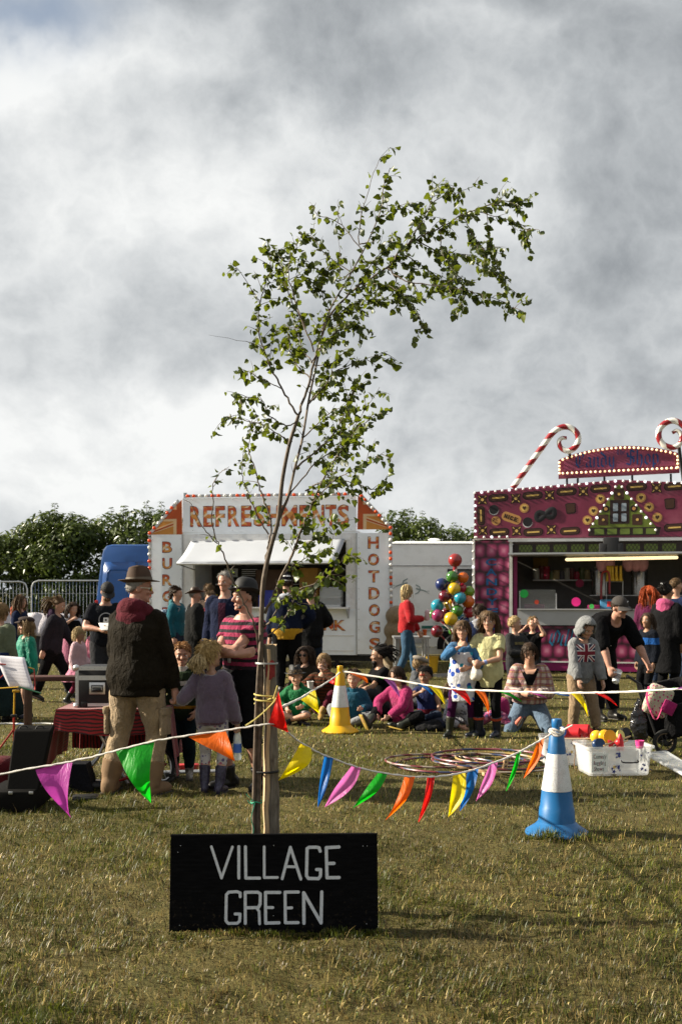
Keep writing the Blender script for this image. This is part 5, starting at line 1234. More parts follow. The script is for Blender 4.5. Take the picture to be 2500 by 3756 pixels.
    def cap(s, m_, tilt=(6,0), peak=True, m2=None, z=.66,grow=1.12):
        b = MB(); b.ell((0,0,0),(.335 * grow, .405 * grow, .36 * grow), None, 24,16); V = [Vector(v) for v in b.v]; ff = [f for f in b.f if all(V[i].z > -.03 for i in f)]
        Rt = X3(tilt[0], tilt[1],0); c_ = MB(); tr_ = lambda v: s.hp(*(Rt @ v + Vector((0,.02, z))))
        c_.add([tr_(v) for v in V], ff); o = c_.build('cap', m_, s.root, angle=60)
        bm = bmesh.new(); bm.from_mesh(o.data); bmesh.ops.delete(bm, geom=[v for v in bm.verts if not v.link_faces], context='VERTS'); bm.to_mesh(o.data); bm.free()
        o.modifiers.new('solid', 'SOLIDIFY').thickness = .02 * s.hh
        b = MB(); b.ell(tr_(Vector((0,0,.36 * grow))),[.03 * s.hh] * 3,nu=8,nv=5); b.build('cap_button', m_, o)
        if peak:
            b = MB(); b.grid(lambda u, v: tr_(Vector((math.sin((u - .5) * 2.2) * (.335 * grow + v * .06),-math.cos((u - .5) * 2.2) * (.405 * grow) - v * .34 * math.cos((u - .5) * 2.6),.0 - .09 * v - .10 * (abs(u - .5) * 2) ** 2 * (.3 + v)))),14,6)
            po = b.build('peak', m2 or m_, o, angle=60); po.modifiers.new('solid', 'SOLIDIFY').thickness = .022 * s.hh
        s.cap_o = o; return o
    def hood_down(s, m_, size=1., name='hood'):
        b = MB(); H = s.H; c_, Rm = s.at(1.0)
        for k in range(17):
            a = -1.9 + 3.8 * k / 16; r = .062 * H * size; th = (.024 + .010 * math.cos(a)) * H * size
            b.ell(c_ + Rm @ Vector((r * math.sin(a) * 1.05, r * math.cos(a) * .9 + .012 * H, (.012 + .022 * math.cos(a)) * H)),[th, th * 1.05, th * 1.25], nu=10,nv=7)
        b.ell(c_ + Rm @ Vector((0,.066 * H, -.014 * H)),[.078 * H * size, .030 * H * size, .040 * H * size], nu=12,nv=8); b.ell(c_ + Rm @ Vector((0,.072 * H, -.045 * H)),[.04 * H * size, .022 * H * size, .045 * H * size], nu=12,nv=8)
        o = b.build(name, m_, s.root, angle=None); s.remesh(o, max(.010, s.vox),((TEX_F, .02),(TEX_S, .008)),3); return o
    def collar(s, m_, r=.046,h=.03,name='collar'):
        c_, Rm = s.at(1.02); b = MB(); H = s.H
        b.loft([[c_ + Rm @ Vector((rr_ * H * math.cos(a), rr_ * H * math.sin(a) * .95, z_ * H)) for a in [2 * math.pi * j / 16 for j in range(16)]] for rr_, z_ in ((r * 1.2,-.02),(r * 1.05, h * .4),(r, h),(r * .85, h),(r * .85,-.02))], cap=False)
        return b.build(name, m_, s.root)
    def patch(s, target, fn, nu, nv, m_, name='print', off=.004):
        """print that follows the garment; fn(u, v) in local metres in front of it"""
        b = MB(); b.grid(fn, nu, nv); o = b.build(name, m_, s.root, angle=None)
        w_ = o.modifiers.new('wrap', 'SHRINKWRAP'); w_.target = target; w_.wrap_method = 'PROJECT'; w_.use_project_y = True; w_.use_positive_direction = True; w_.wrap_mode = 'ABOVE_SURFACE'; w_.offset = off; return o
def held(p, name, label, cat, mb, m_, **kw):
    """a thing held by a person, built in that person's local frame"""
    o = mb.build(name, m_, None, **kw); o.location = p.root.location; o.rotation_euler = p.root.rotation_euler; return tag(o, label, cat)
def glasses(p, m_, mf, big=1.):
    b = MB()
    for sd in (-1,1): b.ell(p.hp(sd * .15,-.385,.485),[.105 * p.hh * big, .022 * p.hh, .075 * p.hh * big], p.Rh, 12,7)
    o = b.build('sunglasses', m_, p.root); o['kind'] = 'stuff'
    b = MB(); b.tube([p.hp(-.34,.02,.5), p.hp(-.3,-.33,.51), p.hp(-.06,-.405,.51), p.hp(.06,-.405,.51), p.hp(.3,-.33,.51), p.hp(.34,.02,.5)],.014 * p.hh, 6); b.build('glasses_frame', mf, o)
FED = [(0,.54),(.2,.55),(.285,.51),(.33,.3),(.372,.03),(.42,.012),(.585,.03),(.59,.016),(.42,-.012),(.36,-.012),(.33,.05),(0,.1)]
BAND = [(.352,.15),(.366,.16),(.384,.03),(.372,.02)]
def fed_fn(v, a):
    z_ = v.z
    if v.z > .4: z_ -= .15 * math.exp(-(v.x / .10) ** 2) * (1 if v.y < .15 else .4)
    r = math.hypot(v.x, v.y); y_ = v.y
    if v.z > .1 and r > .2 and v.y < 0: return Vector((v.x * (1 - .16 * (v.z - .1) / .26), y_, z_))
    if r > .45: z_ += .09 * abs(math.sin(a + math.pi / 2)) ** 2 * .6 + (.05 if v.y > 0 else -.035) * abs(math.sin(a))
    return Vector((v.x, y_, z_))
BOWL = [(0,.52),(.16,.505),(.28,.43),(.345,.29),(.368,.08),(.375,.02),(.42,.0),(.52,.03),(.55,.075),(.535,.085),(.50,.045),(.42,.022),(.36,-.01),(.33,.04),(0,.1)]
def bowl_fn(v, a):
    r = math.hypot(v.x, v.y)
    return Vector((v.x, v.y, v.z + (.07 * (abs(math.cos(a)) ** 2) - .05 * abs(math.sin(a)) if r > .41 else 0)))
COWB = [(0,.40),(.18,.42),(.27,.39),(.33,.22),(.372,.03),(.44,.0),(.70,.03),(.705,.015),(.44,-.02),(.36,-.02),(.33,.05),(0,.1)]
def cow_fn(v, a):
    r = math.hypot(v.x, v.y); z_ = v.z
    if v.z > .25: z_ -= .13 * math.exp(-(v.x / .1) ** 2)
    if r > .45: z_ += .20 * abs(math.cos(a)) ** 2 - .05 * abs(math.sin(a))
    return Vector((v.x, v.y, z_))
CROSS = (((.07,-.15,.045),(-1,-.5,.3),60),((-.07,-.19,.05),(1,-.5,.3),-60))
denim = cloth('denim', (.06,.10,.17)); denim_d = cloth('dark_denim', (.02,.03,.055)); blackc = cloth('black_cloth', (.008,.008,.009)); charc = cloth('charcoal_cloth', (.03,.03,.034))
navyc = cloth('navy_cloth', (.010,.017,.048)); leather = mat('black_leather', (.012,.011,.010),.4,bump=.2); grey_sw = cloth('grey_marl', (.24,.25,.26))
welly = mat('green_welly', (.020,.024,.018),.35,bump=.05,dirt=((.08,.065,.04),12,.4)); welly_n = mat('navy_welly', (.012,.015,.026),.3,bump=.05)

# the man in the brown hat
p = Person('man in brown trilby, dark waxed jacket and beige cargo trousers seen from behind', 492,2908,1.75,162,wide=1.07,build=1.06,lean=(2,0), head=(-58,4,0), pshift=(-.015,0),
           arms=(((-.185,-.05,.445),(-.7,.8,0)),((.085,-.12,.50),(1,.55,-.2))), legs=(((-.088,.0,.045), None, -14),((.125,.0,.045), None, 16)), skin=SK3,hands=('hold', 'relax'))
p.hair(hb_grey, 'short', 3,n=90,length=.08)
wax = cloth('waxed_jacket', (.015,.0115,.007), rough=.7,fold=.9)
p.top(wax, 2., .030,-.27,.99,flare=.04,sl_off=.020,sx=1.07,sy=1.12,name='jacket', fold=.016,small=.008)
p.hood_down(cloth('maroon_hood', (.10,.015,.024)),1.0)
khaki = cloth('khaki_trousers', (.36,.26,.155), fold=.8); p.trousers(khaki, .80,.018,ankle=.083,fold=.018)
for i in (0,1):
    hp_, kn_, an_ = p.leg[i][:3]; c_ = hp_.lerp(kn_, .78); sd = (-1,1)[i]
    b = MB(); b.rbox(c_ + Vector((sd * .098,.01,0)),(.035,.15,.21),.012); po = b.build('cargo_pocket', khaki, p.root); b = MB(); b.rbox(c_ + Vector((sd * .105,.01,.085)),(.038,.16,.06),.01); b.build('pocket_flap', khaki, po)
p.shoes(mat('tan_suede', (.17,.105,.055),.9,var=.2,bump=.3,bscale=60),.44,fat=1.55)
p.lathe_hat('hat', mat('brown_felt', (.055,.031,.019),.85,var=.2,vscale=20,bump=.3,bscale=90), FED, (-6,0),.70,.03,(1.03,1.18), fed_fn, band=BAND, bm_=mat('hat_ribbon', (.10,.075,.05),.6))
glasses(p, mat('yellow_lens', (.62,.52,.02),.15,bump=0), mat('pale_frame', (.6,.6,.5),.4),1.1)
# the bowler-hatted showman
p = Person('man in black bowler hat and pink and black striped shirt with folded arms', 893,2890,1.68,-36,hr=6.8,wide=1.08,build=1.14,lean=(-2,0), head=(-28,2,0), skin=SK3,
           arms=(((.075,-.135,.655),(-.8,-.25,-.55)),((-.095,-.165,.672),(.8,-.15,-.6))), legs=(((-.075,-.02,.045), None, -18),((.07,.04,.045), None, 20)), hands=(('relax', (.9,.5,.15),(0,.9,.2)),('relax', (-.75,.55,-.15),(0,1,0))))
p.hair(hb_black, 'short', 5,line=.50,slope=1.3,n=90,length=.1)
stripe = cloth('striped_shirt', (.30,.022,.075), 'stripe', (.012,.006,.009),17., duty=.55); p.top(stripe, .55,.015,-.34,.99,name='striped_shirt', fold=.013); 
p.trousers(blackc, .60,.022,ankle=.085,name='shorts'); p.shoes(leather, .30,fat=1.15)
p.lathe_hat('bowler_hat', mat('black_felt', (.010,.010,.011),.7,var=.2,bump=.15,bscale=90), BOWL, (-10,0),.66,.04,(1.04,1.17), bowl_fn, band=BAND, bm_=mat('black_ribbon', (.004,.004,.004),.4))
b = MB(); b.ell(p.hp(.3,-.3,.12),[.055 * p.hh] * 3,nu=10,nv=7); b.tube([p.hp(.36,.02,.42), p.hp(.34,-.16,.22), p.hp(.3,-.29,.13)],.012 * p.hh, 5); b.build('headset_microphone', black_plastic, p.root)
wr = p.arm[1]; d_ = (wr[2] - wr[1]).normalized(); b = MB(); b.tube([wr[2] - d_ * .035,wr[2] - d_ * .008],.033,12); b.rbox(wr[2] - d_ * .02 + Vector((0,-.035,.01)),(.036,.014,.036),.006); b.build('wristwatch', black_plastic, p.root)
c_ = p.at(.45)[0]; b = MB(); b.rbox(c_ + Vector((-.02,-.155,-.02)),(.025,.012,.05),.003); b.build('clip_on_tag', aluminium, p.root)
# boy in the green top
p = Person('small boy in dark green top with a yellow band, hands on hips', 668,2852,1.16,-4,hr=5.7,head=(12,6,0), arms=(((-.115,-.06,.50),(-1,.5,.1)),((.115,-.06,.50),(1,.5,.1))), hands=('relax', 'relax'))
p.hair(hb_ginger, 'short', 7); p.top(cloth('rugby_green', (.022,.036,.017), 'bands', None, c3=[(.60,.628,(.30,.15,.012)),(0,.47,(.012,.015,.012)),(.80,.84,(.5,.5,.45))]),1.9,.022,-.2,name='rugby_top'); p.collar(mat('white_collar', (.55,.52,.45),.8))
p.trousers(cloth('teal_trousers', (.008,.018,.022)),.92,.018); p.shoes(mat('grey_boots', (.17,.15,.13),.7,bump=.2,dirt=((.5,.48,.44),25,.6)),.28,fat=1.2)
# girl in the fuzzy purple jumper
p = Person('small girl in fuzzy purple jumper and patterned leggings with her back turned', 778,2908,1.20,170,hr=5.5,head=(-36,-8,0), arms=(((-.15,-.06,.46),(-.5,1,0)),((.265,-.05,.60),(.2,1,-.8))), hands=('hold', 'hold'), legs=(((-.05,.0,.045), None, -8),((.055,-.01,.045), None, 12)))
p.hair(hair_mat('honey', (.36,.23,.09),(.62,.44,.19)), 'curly', 9,length=.30); 
b = MB(); rr = random.Random(4)
for k in range(80):
    q = Vector((rr.gauss(0,.05),.42,.55 + rr.gauss(0,.05))); v = Vector((rr.gauss(0,.5),.6, rr.gauss(.1,.3))); pts = [q]
    for j in range(7): v = (v + Vector((rr.gauss(0,.35), rr.gauss(0,.2),-.35))).normalized(); q = q + v * .105; q.y = max(q.y, .36); pts.append(q.copy())
    b.tube([p.hp(*t) for t in pts],[.022 * p.hh] * 7 + [.008 * p.hh],4)
q = b.build('ponytail', hb_blond, p.hair_o, angle=None); q['kind'] = 'stuff'
pj = cloth('fuzzy_purple', (.125,.088,.130), 'hem', (.065,.016,.028),.565,sheen=.9,fold=.3); tp_ = p.top(pj, 2., .026,-.13,1.0,name='fuzzy_jumper', fold=.012,small=.014)
rr = random.Random(12); b = MB(); ax_ = [(p.at(t)[0], np.interp(t, [r[0] for r in p.trings],[r[1] for r in p.trings]) * p.H + .026, np.interp(t, [r[0] for r in p.trings],[r[2] for r in p.trings]) * p.H + .026) for t in np.linspace(-.1,.95,12)]
FV, FF = [],[]
def fibre(q, nn):
    d = (nn + Vector((rr.gauss(0,.5), rr.gauss(0,.5), rr.gauss(0,.5)))).normalized(); s_ = frame(d)[0] * .0009; i = len(FV); e = q + d * rr.uniform(.010,.022); FV.extend([q - s_, q + s_, e]); FF.append((i, i + 1, i + 2))
for k in range(4200):
    c_, a_, d_ = rr.choice(ax_); th = rr.uniform(0,6.283); nn = Vector((math.cos(th) / a_, math.sin(th) / d_, 0)).normalized(); fibre(c_ + Vector((a_ * math.cos(th), d_ * math.sin(th), rr.uniform(-.016,.016))), nn)
for (sh_, el_, wr_) in p.arm:
    for k in range(1500):
        t = rr.random(); c_ = sh_.lerp(el_, t * 2) if t < .5 else el_.lerp(wr_, t * 2 - 1); d_ = (el_ - sh_ if t < .5 else wr_ - el_).normalized(); a1, b1 = frame(d_); th = rr.uniform(0,6.283); nn = a1 * math.cos(th) + b1 * math.sin(th); fibre(c_ + nn * (.062 - .022 * t), nn)
b.add(FV, FF); q = b.build('fuzz', mat('purple_fuzz', (.22,.16,.23),.9,bump=0), tp_, smooth=False); q['kind'] = 'stuff'
p.trousers(cloth('patterned_leggings', (.50,.46,.44), 'print', (.10,.08,.16),26., c3=(.35,.10,.14)),.75,.006,name='leggings', fold=.004); p.shoes(mat('floral_welly', (.018,.020,.045),.3,var=.9,vscale=60,bump=.03, vcol2=(.06,.05,.09)),.62,fat=1.15)
w_ = p.arm[0][2]; b = MB(); c_ = w_ + Vector((-.0,-.03,-.30)); b.lathe([(0,0),(.032,0),(.034,.02),(.030,.1),(.034,.14),(.032,.19),(.014,.235),(.014,.25),(0,.25)], c_, 16); bo = held(p, 'water_bottle', 'clear plastic water bottle with blue cap in the hand of the girl in purple', 'bottle', b, glass('bottle_plastic', (.75,.8,.82),.1,.45))
bo.name = 'water_bottle'; ORG[bo.name] = Vector((0,0,0)); b = MB(); b.lathe([(0,.25),(.017,.25),(.017,.275),(0,.275)], c_, 12); b.build('bottle_cap', mat('blue_cap', (.012,.03,.25),.4), bo); b = MB(); b.lathe([(.0335,.06),(.0345,.06),(.0345,.13),(.0335,.13)], c_, 16); b.build('bottle_label', mat('blue_label', (.05,.12,.40),.5), bo)

# far left
p = Person('blond child in sage green top and long dark skirt at the left edge', 4,2645,1.46,165,hr=6.2,head=(-15,5,0), arms=(None, ((.13,-.12,.55),(1,.5,0)))); p.hair(hb_light, 'bob', 11,length=.5,fringe=0); p.top(cloth('sage_top', (.115,.135,.085)),1.9,.024,.0,name='top', flare=.02)
o = p.skirt(cloth('dark_green_skirt', (.012,.022,.022)),.06,.03,.09,.2,pleat=.05); p.skirt(cloth('waist_jacket', (.010,.020,.065)),.36,.05,.05,.30,name='tied_jacket', pleat=.06); p.shoes(leather, .2)
p = Person('girl with long brown hair in navy jacket with orange hood', 74,0,1.55,82,hr=6.6,Y=18,head=(6,4,0)); p.hair(hb_brown, 'long', 12,length=1.35); p.top(navyc, 2., .024,-.1,name='jacket'); p.hood_down(cloth('orange_hood', (.55,.09,.035))); p.trousers(denim_d, 1.); p.shoes(leather)
p = Person('girl in teal jacket and dark brown peaked cap facing left', 98,2632,1.27,-52,hr=5.8,head=(-10,2,0), arms=(((-.09,-.10,.48), None),((.125,.02,.45),(1,.6,0)))); p.hair(hb_light, 'long', 13,length=1.25,curl=.02); p.top(cloth('teal_jacket', (.006,.24,.155), rough=.5),2., .030,-.36,.98,flare=.025,name='teal_jacket', fold=.02)
p.trousers(navyc, .3,.012,name='shorts'); p.shoes(mat('navy_sock_shoe', (.010,.012,.025),.7),.26)
bk_ = mat('brown_cap', (.022,.011,.009),.9,bump=.3,bscale=80); b = MB(); b.ell(p.hp(0,.06,.88),[.47 * p.hh, .50 * p.hh, .20 * p.hh], p.Rh @ X3(-6,6,0),22,12); co = b.build('baker_boy_cap', bk_, p.root); d = co.modifiers.new('lumps', 'DISPLACE'); d.texture = TEX_F; d.strength = .02
b = MB(); b.grid(lambda u, v: p.hp(math.sin((u - .5) * 2) * .36,-.30 - .30 * v * math.cos((u - .5) * 2.4) - .08 * math.cos((u - .5) * 2),.80 - .10 * v - .05 * abs(u - .5) * 2),10,4); po = b.build('peak', bk_, co); po.modifiers.new('solid', 'SOLIDIFY').thickness = .01
p = Person('teenager with a wavy ponytail in dark jacket striding right', 192,2572,1.50,84,hr=6.8,lean=(10,0), head=(0,10,0), pelvis=.50,legs=(((-.04,.17,.06), None, 0,-20),((.04,-.20,.045), None, 0)), arms=(((-.12,.05,.5), None),((.12,-.20,.50),(.4,1,-.3))))
p.hair(hb_brown, 'tied', 14,tail=1.3,curl=.03,at=(0,.46,.70)); p.top(cloth('dark_jacket', (.022,.020,.026)),2., .028,-.12,flare=.01,name='jacket'); p.hood_down(cloth('plum_hood', (.03,.014,.035)),.9); p.trousers(blackc, 1., .022,flarel=.02); p.shoes(leather)
p = Person('dark haired girl in white top and pink skirt eating with her hand at her mouth', 266,0,1.43,18,hr=6.3,Y=17.6,head=(18,10,0), arms=(((-.02,-.125,.80),(-1,.1,-.6)), None), hands=('hold', 'relax')); p.hair(hb_dark, 'long', 15,length=1.1,curl=.02); p.top(cloth('white_top', (.5,.5,.56)),.3,.012,-.0,name='top'); p.skirt(cloth('rose_skirt', (.33,.10,.17)),.30,.02,.04); p.shoes(leather)
p.top(blackc, .0,.022,.5,.98,name='gilet', sx=.98)
p = Person('little blonde girl in pale pink dress and black wellingtons stepping right', 288,2585,1.12,72,hr=5.4,head=(10,5,0), pelvis=.475,legs=(((-.045,.14,.06), None, 0,-15),((.045,-.15,.045), None, 0)), arms=(None, ((.10,-.12,.50),(.4,1,0)))); p.hair(hb_blond, 'bob', 16,length=.65,fringe=.3,curl=.02); pk = cloth('pale_pink', (.62,.40,.44)); p.top(pk, 2., .026,-.25,name='cardigan', flare=.03); p.skirt(cloth('pink_net', (.58,.20,.30)),.30,.03,.10,.1,pleat=.08)
p.trousers(cloth('maroon_tights', (.16,.012,.045)),.9,.004,name='tights', fold=0); p.shoes(mat('black_welly', (.010,.011,.013),.3,bump=.05),.62,fat=1.1)
p = Person('man in black cap and black printed shirt writing on a pad', 388,0,1.74,14,Y=15,wide=1.1,build=1.05,head=(14,30,0), skin=SK3,arms=(((-.05,-.17,.625),(-1,.4,-.5)),((.075,-.17,.62),(1,.4,-.5))), hands=('hold', 'hold')); p.hair(hb_dark, 'short', 17,length=.08); tb = p.top(cloth('black_shirt', (.012,.013,.017)),.72,.020,-.12,name='shirt', flare=.012); p.trousers(charc, 1., .016); p.shoes(leather); p.cap(mat('cap_black', (.010,.010,.011),.8),(10,0))
wp = mat('white_print', (.62,.62,.62),.8,bump=0)
c_ = p.at(.62)[0]
def ring_print(u, v, c_=c_): a = .5 + u * 5.3; r = .085 + .012 * v; return c_ + Vector((r * math.cos(a),-.2, r * math.sin(a)))
p.patch(tb, ring_print, 24,1,mat('grey_print', (.30,.30,.31),.8,bump=0), 'shirt_print'); p.patch(tb, lambda u, v: c_ + Vector((-.035 + .07 * u, -.2,-.035 + .065 * v)),4,4, wp, 'shirt_print'); p.patch(tb, lambda u, v: c_ + Vector((-.012 + .022 * u, -.2,-.015 + .025 * v)),2,2, blackc, 'shirt_print', .008)
b = MB(); b.ell(p.hp(0,-.2,.12),[.235 * p.hh, .2 * p.hh, .16 * p.hh], p.Rh, 12,8); b.build('beard', hb_brown, p.root)
b = MB(); b.rbox(p.arm[0][2].lerp(p.arm[1][2],.35) + Vector((.0,-.05,.045)),(.15,.21,.012),.003, X3(25,0,10)); held(p, 'notepad', 'white notepad held by the man in the black cap', 'notepad', b, mat('paper', (.78,.76,.72),.8,bump=.05))
p = Person('toddler in pink hooded top half hidden behind the man in the trilby', 352,0,1.10,15,hr=5.4,Y=17.5,head=(-20,10,0)); p.hair(hb_blond, 'short', 18); p.top(cloth('rose_hoodie', (.55,.17,.25)),2., .022,-.15,name='hoodie'); p.trousers(denim_d, 1.); p.shoes(leather)

# queue at the refreshments trailer
p = Person('woman with a dark plait in teal jacket carrying a small patterned rucksack', 648,0,1.68,68,Y=19,wide=.95,head=(6,4,0)); p.hair(hb_dark, 'tied', 20,tail=.25,at=(0,.40,.45)); p.top(cloth('teal_fleece', (.010,.10,.135)),2., .022,-.1,name='jacket'); p.hood_down(cloth('teal_hood', (.03,.15,.18)),.8); p.trousers(denim_d, 1.); p.shoes(leather)
b = MB(); pts = spline([p.hp(0,.42,.45), p.hp(-.05,.52,.1), p.hp(-.12,.55,-.35), p.hp(-.2,.55,-.8)],8)
for k in range(len(pts) - 1): b.ell(pts[k].lerp(pts[k + 1],.5),[.035 - .0006 * k, .035 - .0006 * k, .032], nu=8,nv=6)
q = b.build('plait', hb_dark, p.root, angle=None); q['kind'] = 'stuff'
b = MB(); c_ = p.at(.5)[0]; b.rbox(c_ + Vector((0,.19,.0)),(.27,.16,.36),.06,seg=3); b.rbox(c_ + Vector((0,.275,-.06)),(.2,.05,.18),.02); ro = held(p, 'rucksack', 'blue and white patterned rucksack on the back of the woman with a plait', 'rucksack', b, cloth('rucksack_cloth', (.06,.10,.17), 'print', (.32,.38,.45),30.))
ORG[ro.name] = Vector((0,0,0))
for sd in (-1,1): b = MB(); b.tube([c_ + Vector((sd * .08,.13,.17)), c_ + Vector((sd * .1,.05,.27)), c_ + Vector((sd * .1,-.12,.2)), c_ + Vector((sd * .13,-.02,-.1)), c_ + Vector((sd * .1,.14,-.14))],.018,6,flat=.4); b.build('strap', cloth('rucksack_strap', (.22,.30,.36)), ro)
p = Person('man in brown leather hat and long black cape facing right', 716,0,1.66,110,Y=18,wide=1.1,head=(-18,3,0), skin=SK3); p.hair(hb_grey, 'short', 21,length=.1)
cape = cloth('black_cape', (.014,.014,.014)); o = p.top(cape, 1.9,.045,-.9,.99,flare=.07,sl_off=.05,name='cape', fold=.02); p.trousers(blackc, 1.); p.shoes(leather)
p.lathe_hat('leather_hat', mat('brown_leather', (.040,.018,.010),.5,var=.3,bump=.2), COWB, (-8,0),.66,.03,(1.02,1.15), cow_fn)
p = Person('boy in red jersey looking towards the camera beside the man in the cape', 772,0,1.60,-6,hr=6.4,Y=18.5,head=(8,3,0)); p.hair(hb_brown, 'short', 22); p.top(cloth('red_jersey', (.22,.010,.025)),1.8,.02,-.15,name='jersey'); p.trousers(denim_d, 1.); p.shoes(leather)
p = Person('person with tousled brown hair behind the boy in the red jersey', 768,0,1.74,160,Y=20.5); p.hair(hb_brown, 'short', 23,length=.22); p.top(cloth('brown_fleece', (.06,.04,.03)),2.); p.trousers(denim_d, 1.); p.shoes(leather)
p = Person('grey haired man in navy cardigan standing behind the bowler hat', 826,0,1.86,-12,Y=14.6,wide=1.08,head=(-10,4,0), skin=SK3); p.hair(hb_grey, 'short', 24,length=.14,line=.58,slope=.9); p.top(cloth('navy_cardigan', (.012,.016,.040)),2., .024,-.12,name='cardigan'); tpv = p.patch(p.top_o, lambda u, v: p.at(.2 + .7 * v)[0] + Vector((-.05 + .1 * u, -.25,0)),3,8,cloth('plum_shirt', (.05,.012,.028)), 'shirt_front'); p.trousers(charc, 1.); p.shoes(leather)
p = Person('person in striped bobble hat and navy jacket over yellow at the refreshments counter', 1052,0,1.86,176,Y=17.2,wide=1.1,build=1.1,head=(10,0,0), arms=(((-.13,-.10,.56),(-1,.5,0)),((.15,-.03,.46),(1,.6,0)))); p.hair(hb_dark, 'short', 25); p.top(cloth('navy_coat', (.010,.014,.034)),2., .030,.06,.99,name='coat', flare=.012); p.top(cloth('yellow_shirt', (.50,.27,.012)),.0,.030,-.22,.25,name='yellow_hem', flare=.01); p.trousers(blackc, 1., .02); p.shoes(leather)
bn = cloth('striped_beanie', (.008,.008,.012), 'stripe', (.55,.55,.56),14., duty=.72); b = MB(); b.ell(p.hp(0,.03,.66),[.38 * p.hh, .45 * p.hh, .42 * p.hh], p.Rh, 20,12); b.ell(p.hp(0,.03,1.1),[.09 * p.hh] * 3,nu=10,nv=7); b.build('beanie', bn, p.root, angle=None)
b = MB(); b.ell(p.at(1.0)[0] + Vector((0,.04,.02)),[.13,.11,.06], nu=16,nv=8); p.remesh(b.build('collar', cloth('pale_collar', (.38,.40,.46)), p.root, angle=None),.015,((TEX_F, .02),))
p = Person('person in black coat and dark jeans seen from behind at the counter', 1138,0,1.70,172,Y=18.3,wide=1.05,build=1.1,head=(-25,10,0), arms=(((-.08,-.18,.60),(-1,.4,-.3)),((.09,-.18,.6),(1,.4,-.3)))); p.hair(hb_dark, 'short', 26); p.top(cloth('black_coat', (.012,.012,.013)),2., .036,-.45,flare=.02,name='coat'); p.trousers(denim_d, 1.); p.shoes(leather)

# audience sitting on the grass
p = Person('boy in black brimmed hat and green jacket sitting cross-legged', 1090,2652,1.14,-8,hr=5.1,pelvis=.085,legs=CROSS, lean=(8,0), head=(14,2,-6), arms=(((-.10,-.16,.17),(-1,.3,-.2)),((.10,-.17,.20),(1,.3,-.2)))); p.hair(hb_light, 'short', 30); p.top(cloth('green_jacket', (.006,.14,.042), rough=.6),2., .030,-.05,flare=.02,name='green_jacket', fold=.018); p.hood_down(cloth('green_hood', (.006,.15,.045)),.9); p.trousers(cloth('tartan_shorts', (.13,.02,.03), 'plaid', (.35,.33,.32),24.),.5,.012,name='shorts'); p.shoes(mat('dark_shoes', (.015,.015,.02),.6),.2)
p.lathe_hat('black_hat', mat('black_hat_felt', (.008,.008,.009),.6,bump=.1),[(0,.52),(.25,.53),(.31,.49),(.34,.2),(.37,.02),(.43,.0),(.60,.02),(.605,.005),(.43,-.02),(.36,-.02),(.33,.05),(0,.1)],(-9,6),.66,.05,(1.03,1.16), fed_fn)
p = Person('woman with long dark hair and sunglasses sitting behind the boy in the black hat', 1124,0,1.44,-34,hr=6.3,Y=14.7,wide=.95,pelvis=.09,legs=CROSS, lean=(4,0), head=(10,2,0), arms=(((-.10,-.16,.22), None),((.10,-.17,.22), None))); p.hair(hb_dark, 'long', 31,length=1.2,part_=-.05); p.top(cloth('dark_olive', (.03,.024,.016)),2., .02,-.1); p.trousers(blackc, 1.); p.shoes(leather); glasses(p, mat('black_lens', (.004,.004,.005),.1,bump=0), black_plastic, 1.12)
p = Person('fair haired child in striped brown jumper holding a paper cup, hand at mouth', 1188,0,1.38,-10,Y=14.0,hr=5.8,pelvis=.085,legs=(((-.10,-.27,.05),(-.5,-.6,1),-10),((.02,-.26,.05),(.4,-.7,1),10)), lean=(10,0), head=(-4,6,6), arms=(((-.09,-.22,.27),(-1,.2,-.4)),((.035,-.17,.44),(.8,-.1,-.7))), hands=('hold', 'fist')); p.hair(hb_light, 'bob', 32,length=.5,fringe=.2); p.top(cloth('striped_jumper', (.045,.026,.014), 'stripe', (.09,.028,.014),24., c3=None),2., .022,-.05,name='jumper'); p.trousers(cloth('red_leggings', (.10,.012,.025)),.85,.010); p.shoes(mat('mustard_boots', (.26,.15,.03),.6),.3,fat=1.15)
w_ = p.arm[0][2]; b = MB(); b.lathe([(0,0),(.030,0),(.042,.105),(.045,.108),(.045,.115),(.040,.115),(.028,.006),(0,.006)], w_ + Vector((.02,-.06,-.01)),18); held(p, 'paper_cup', 'white paper cup held by the child in the striped jumper', 'cup', b, mat('cup_white', (.62,.6,.58),.6))
p = Person('child in teal blue jacket sitting behind the yellow cone', 1298,2660,1.13,-6,hr=5.0,pelvis=.085,legs=(((-.16,-.20,.05),(-1,-.5,.5),-30),((-.02,-.22,.05),(1,-.5,.35),-50)), lean=(6,0), head=(-10,4,0), arms=(((-.09,-.16,.20), None),((.10,-.14,.19), None))); p.hair(hb_dark, 'short', 33,length=.2); tj = p.top(cloth('teal_blue_jacket', (.008,.075,.13), rough=.7),2., .028,-.05,flare=.015,name='jacket'); p.collar(cloth('teal_collar', (.010,.09,.15)),.05,.035); p.trousers(grey_sw, 1., .016); p.shoes(mat('mustard_boots', (.26,.15,.03),.6),.3,fat=1.1)
p = Person('bearded man with tied dark dreadlocks sitting in profile facing left', 1410,0,1.50,-72,hr=6.3,Y=14.2,pelvis=.085,wide=1.05,legs=(((-.10,-.30,.05),(-.4,-.5,1),0),((.10,-.32,.05),(.4,-.5,1),0)), lean=(10,0), head=(-12,0,0), skin=SK2,arms=(((-.02,-.26,.20),(-1,.3,-.4)),((.03,-.27,.21),(1,.3,-.4)))); p.hair(hb_black, 'dreads', 34,line=.55,slope=.95); p.top(blackc, .7,.018,-.1,name='shirt'); p.trousers(charc, 1.); p.shoes(leather)
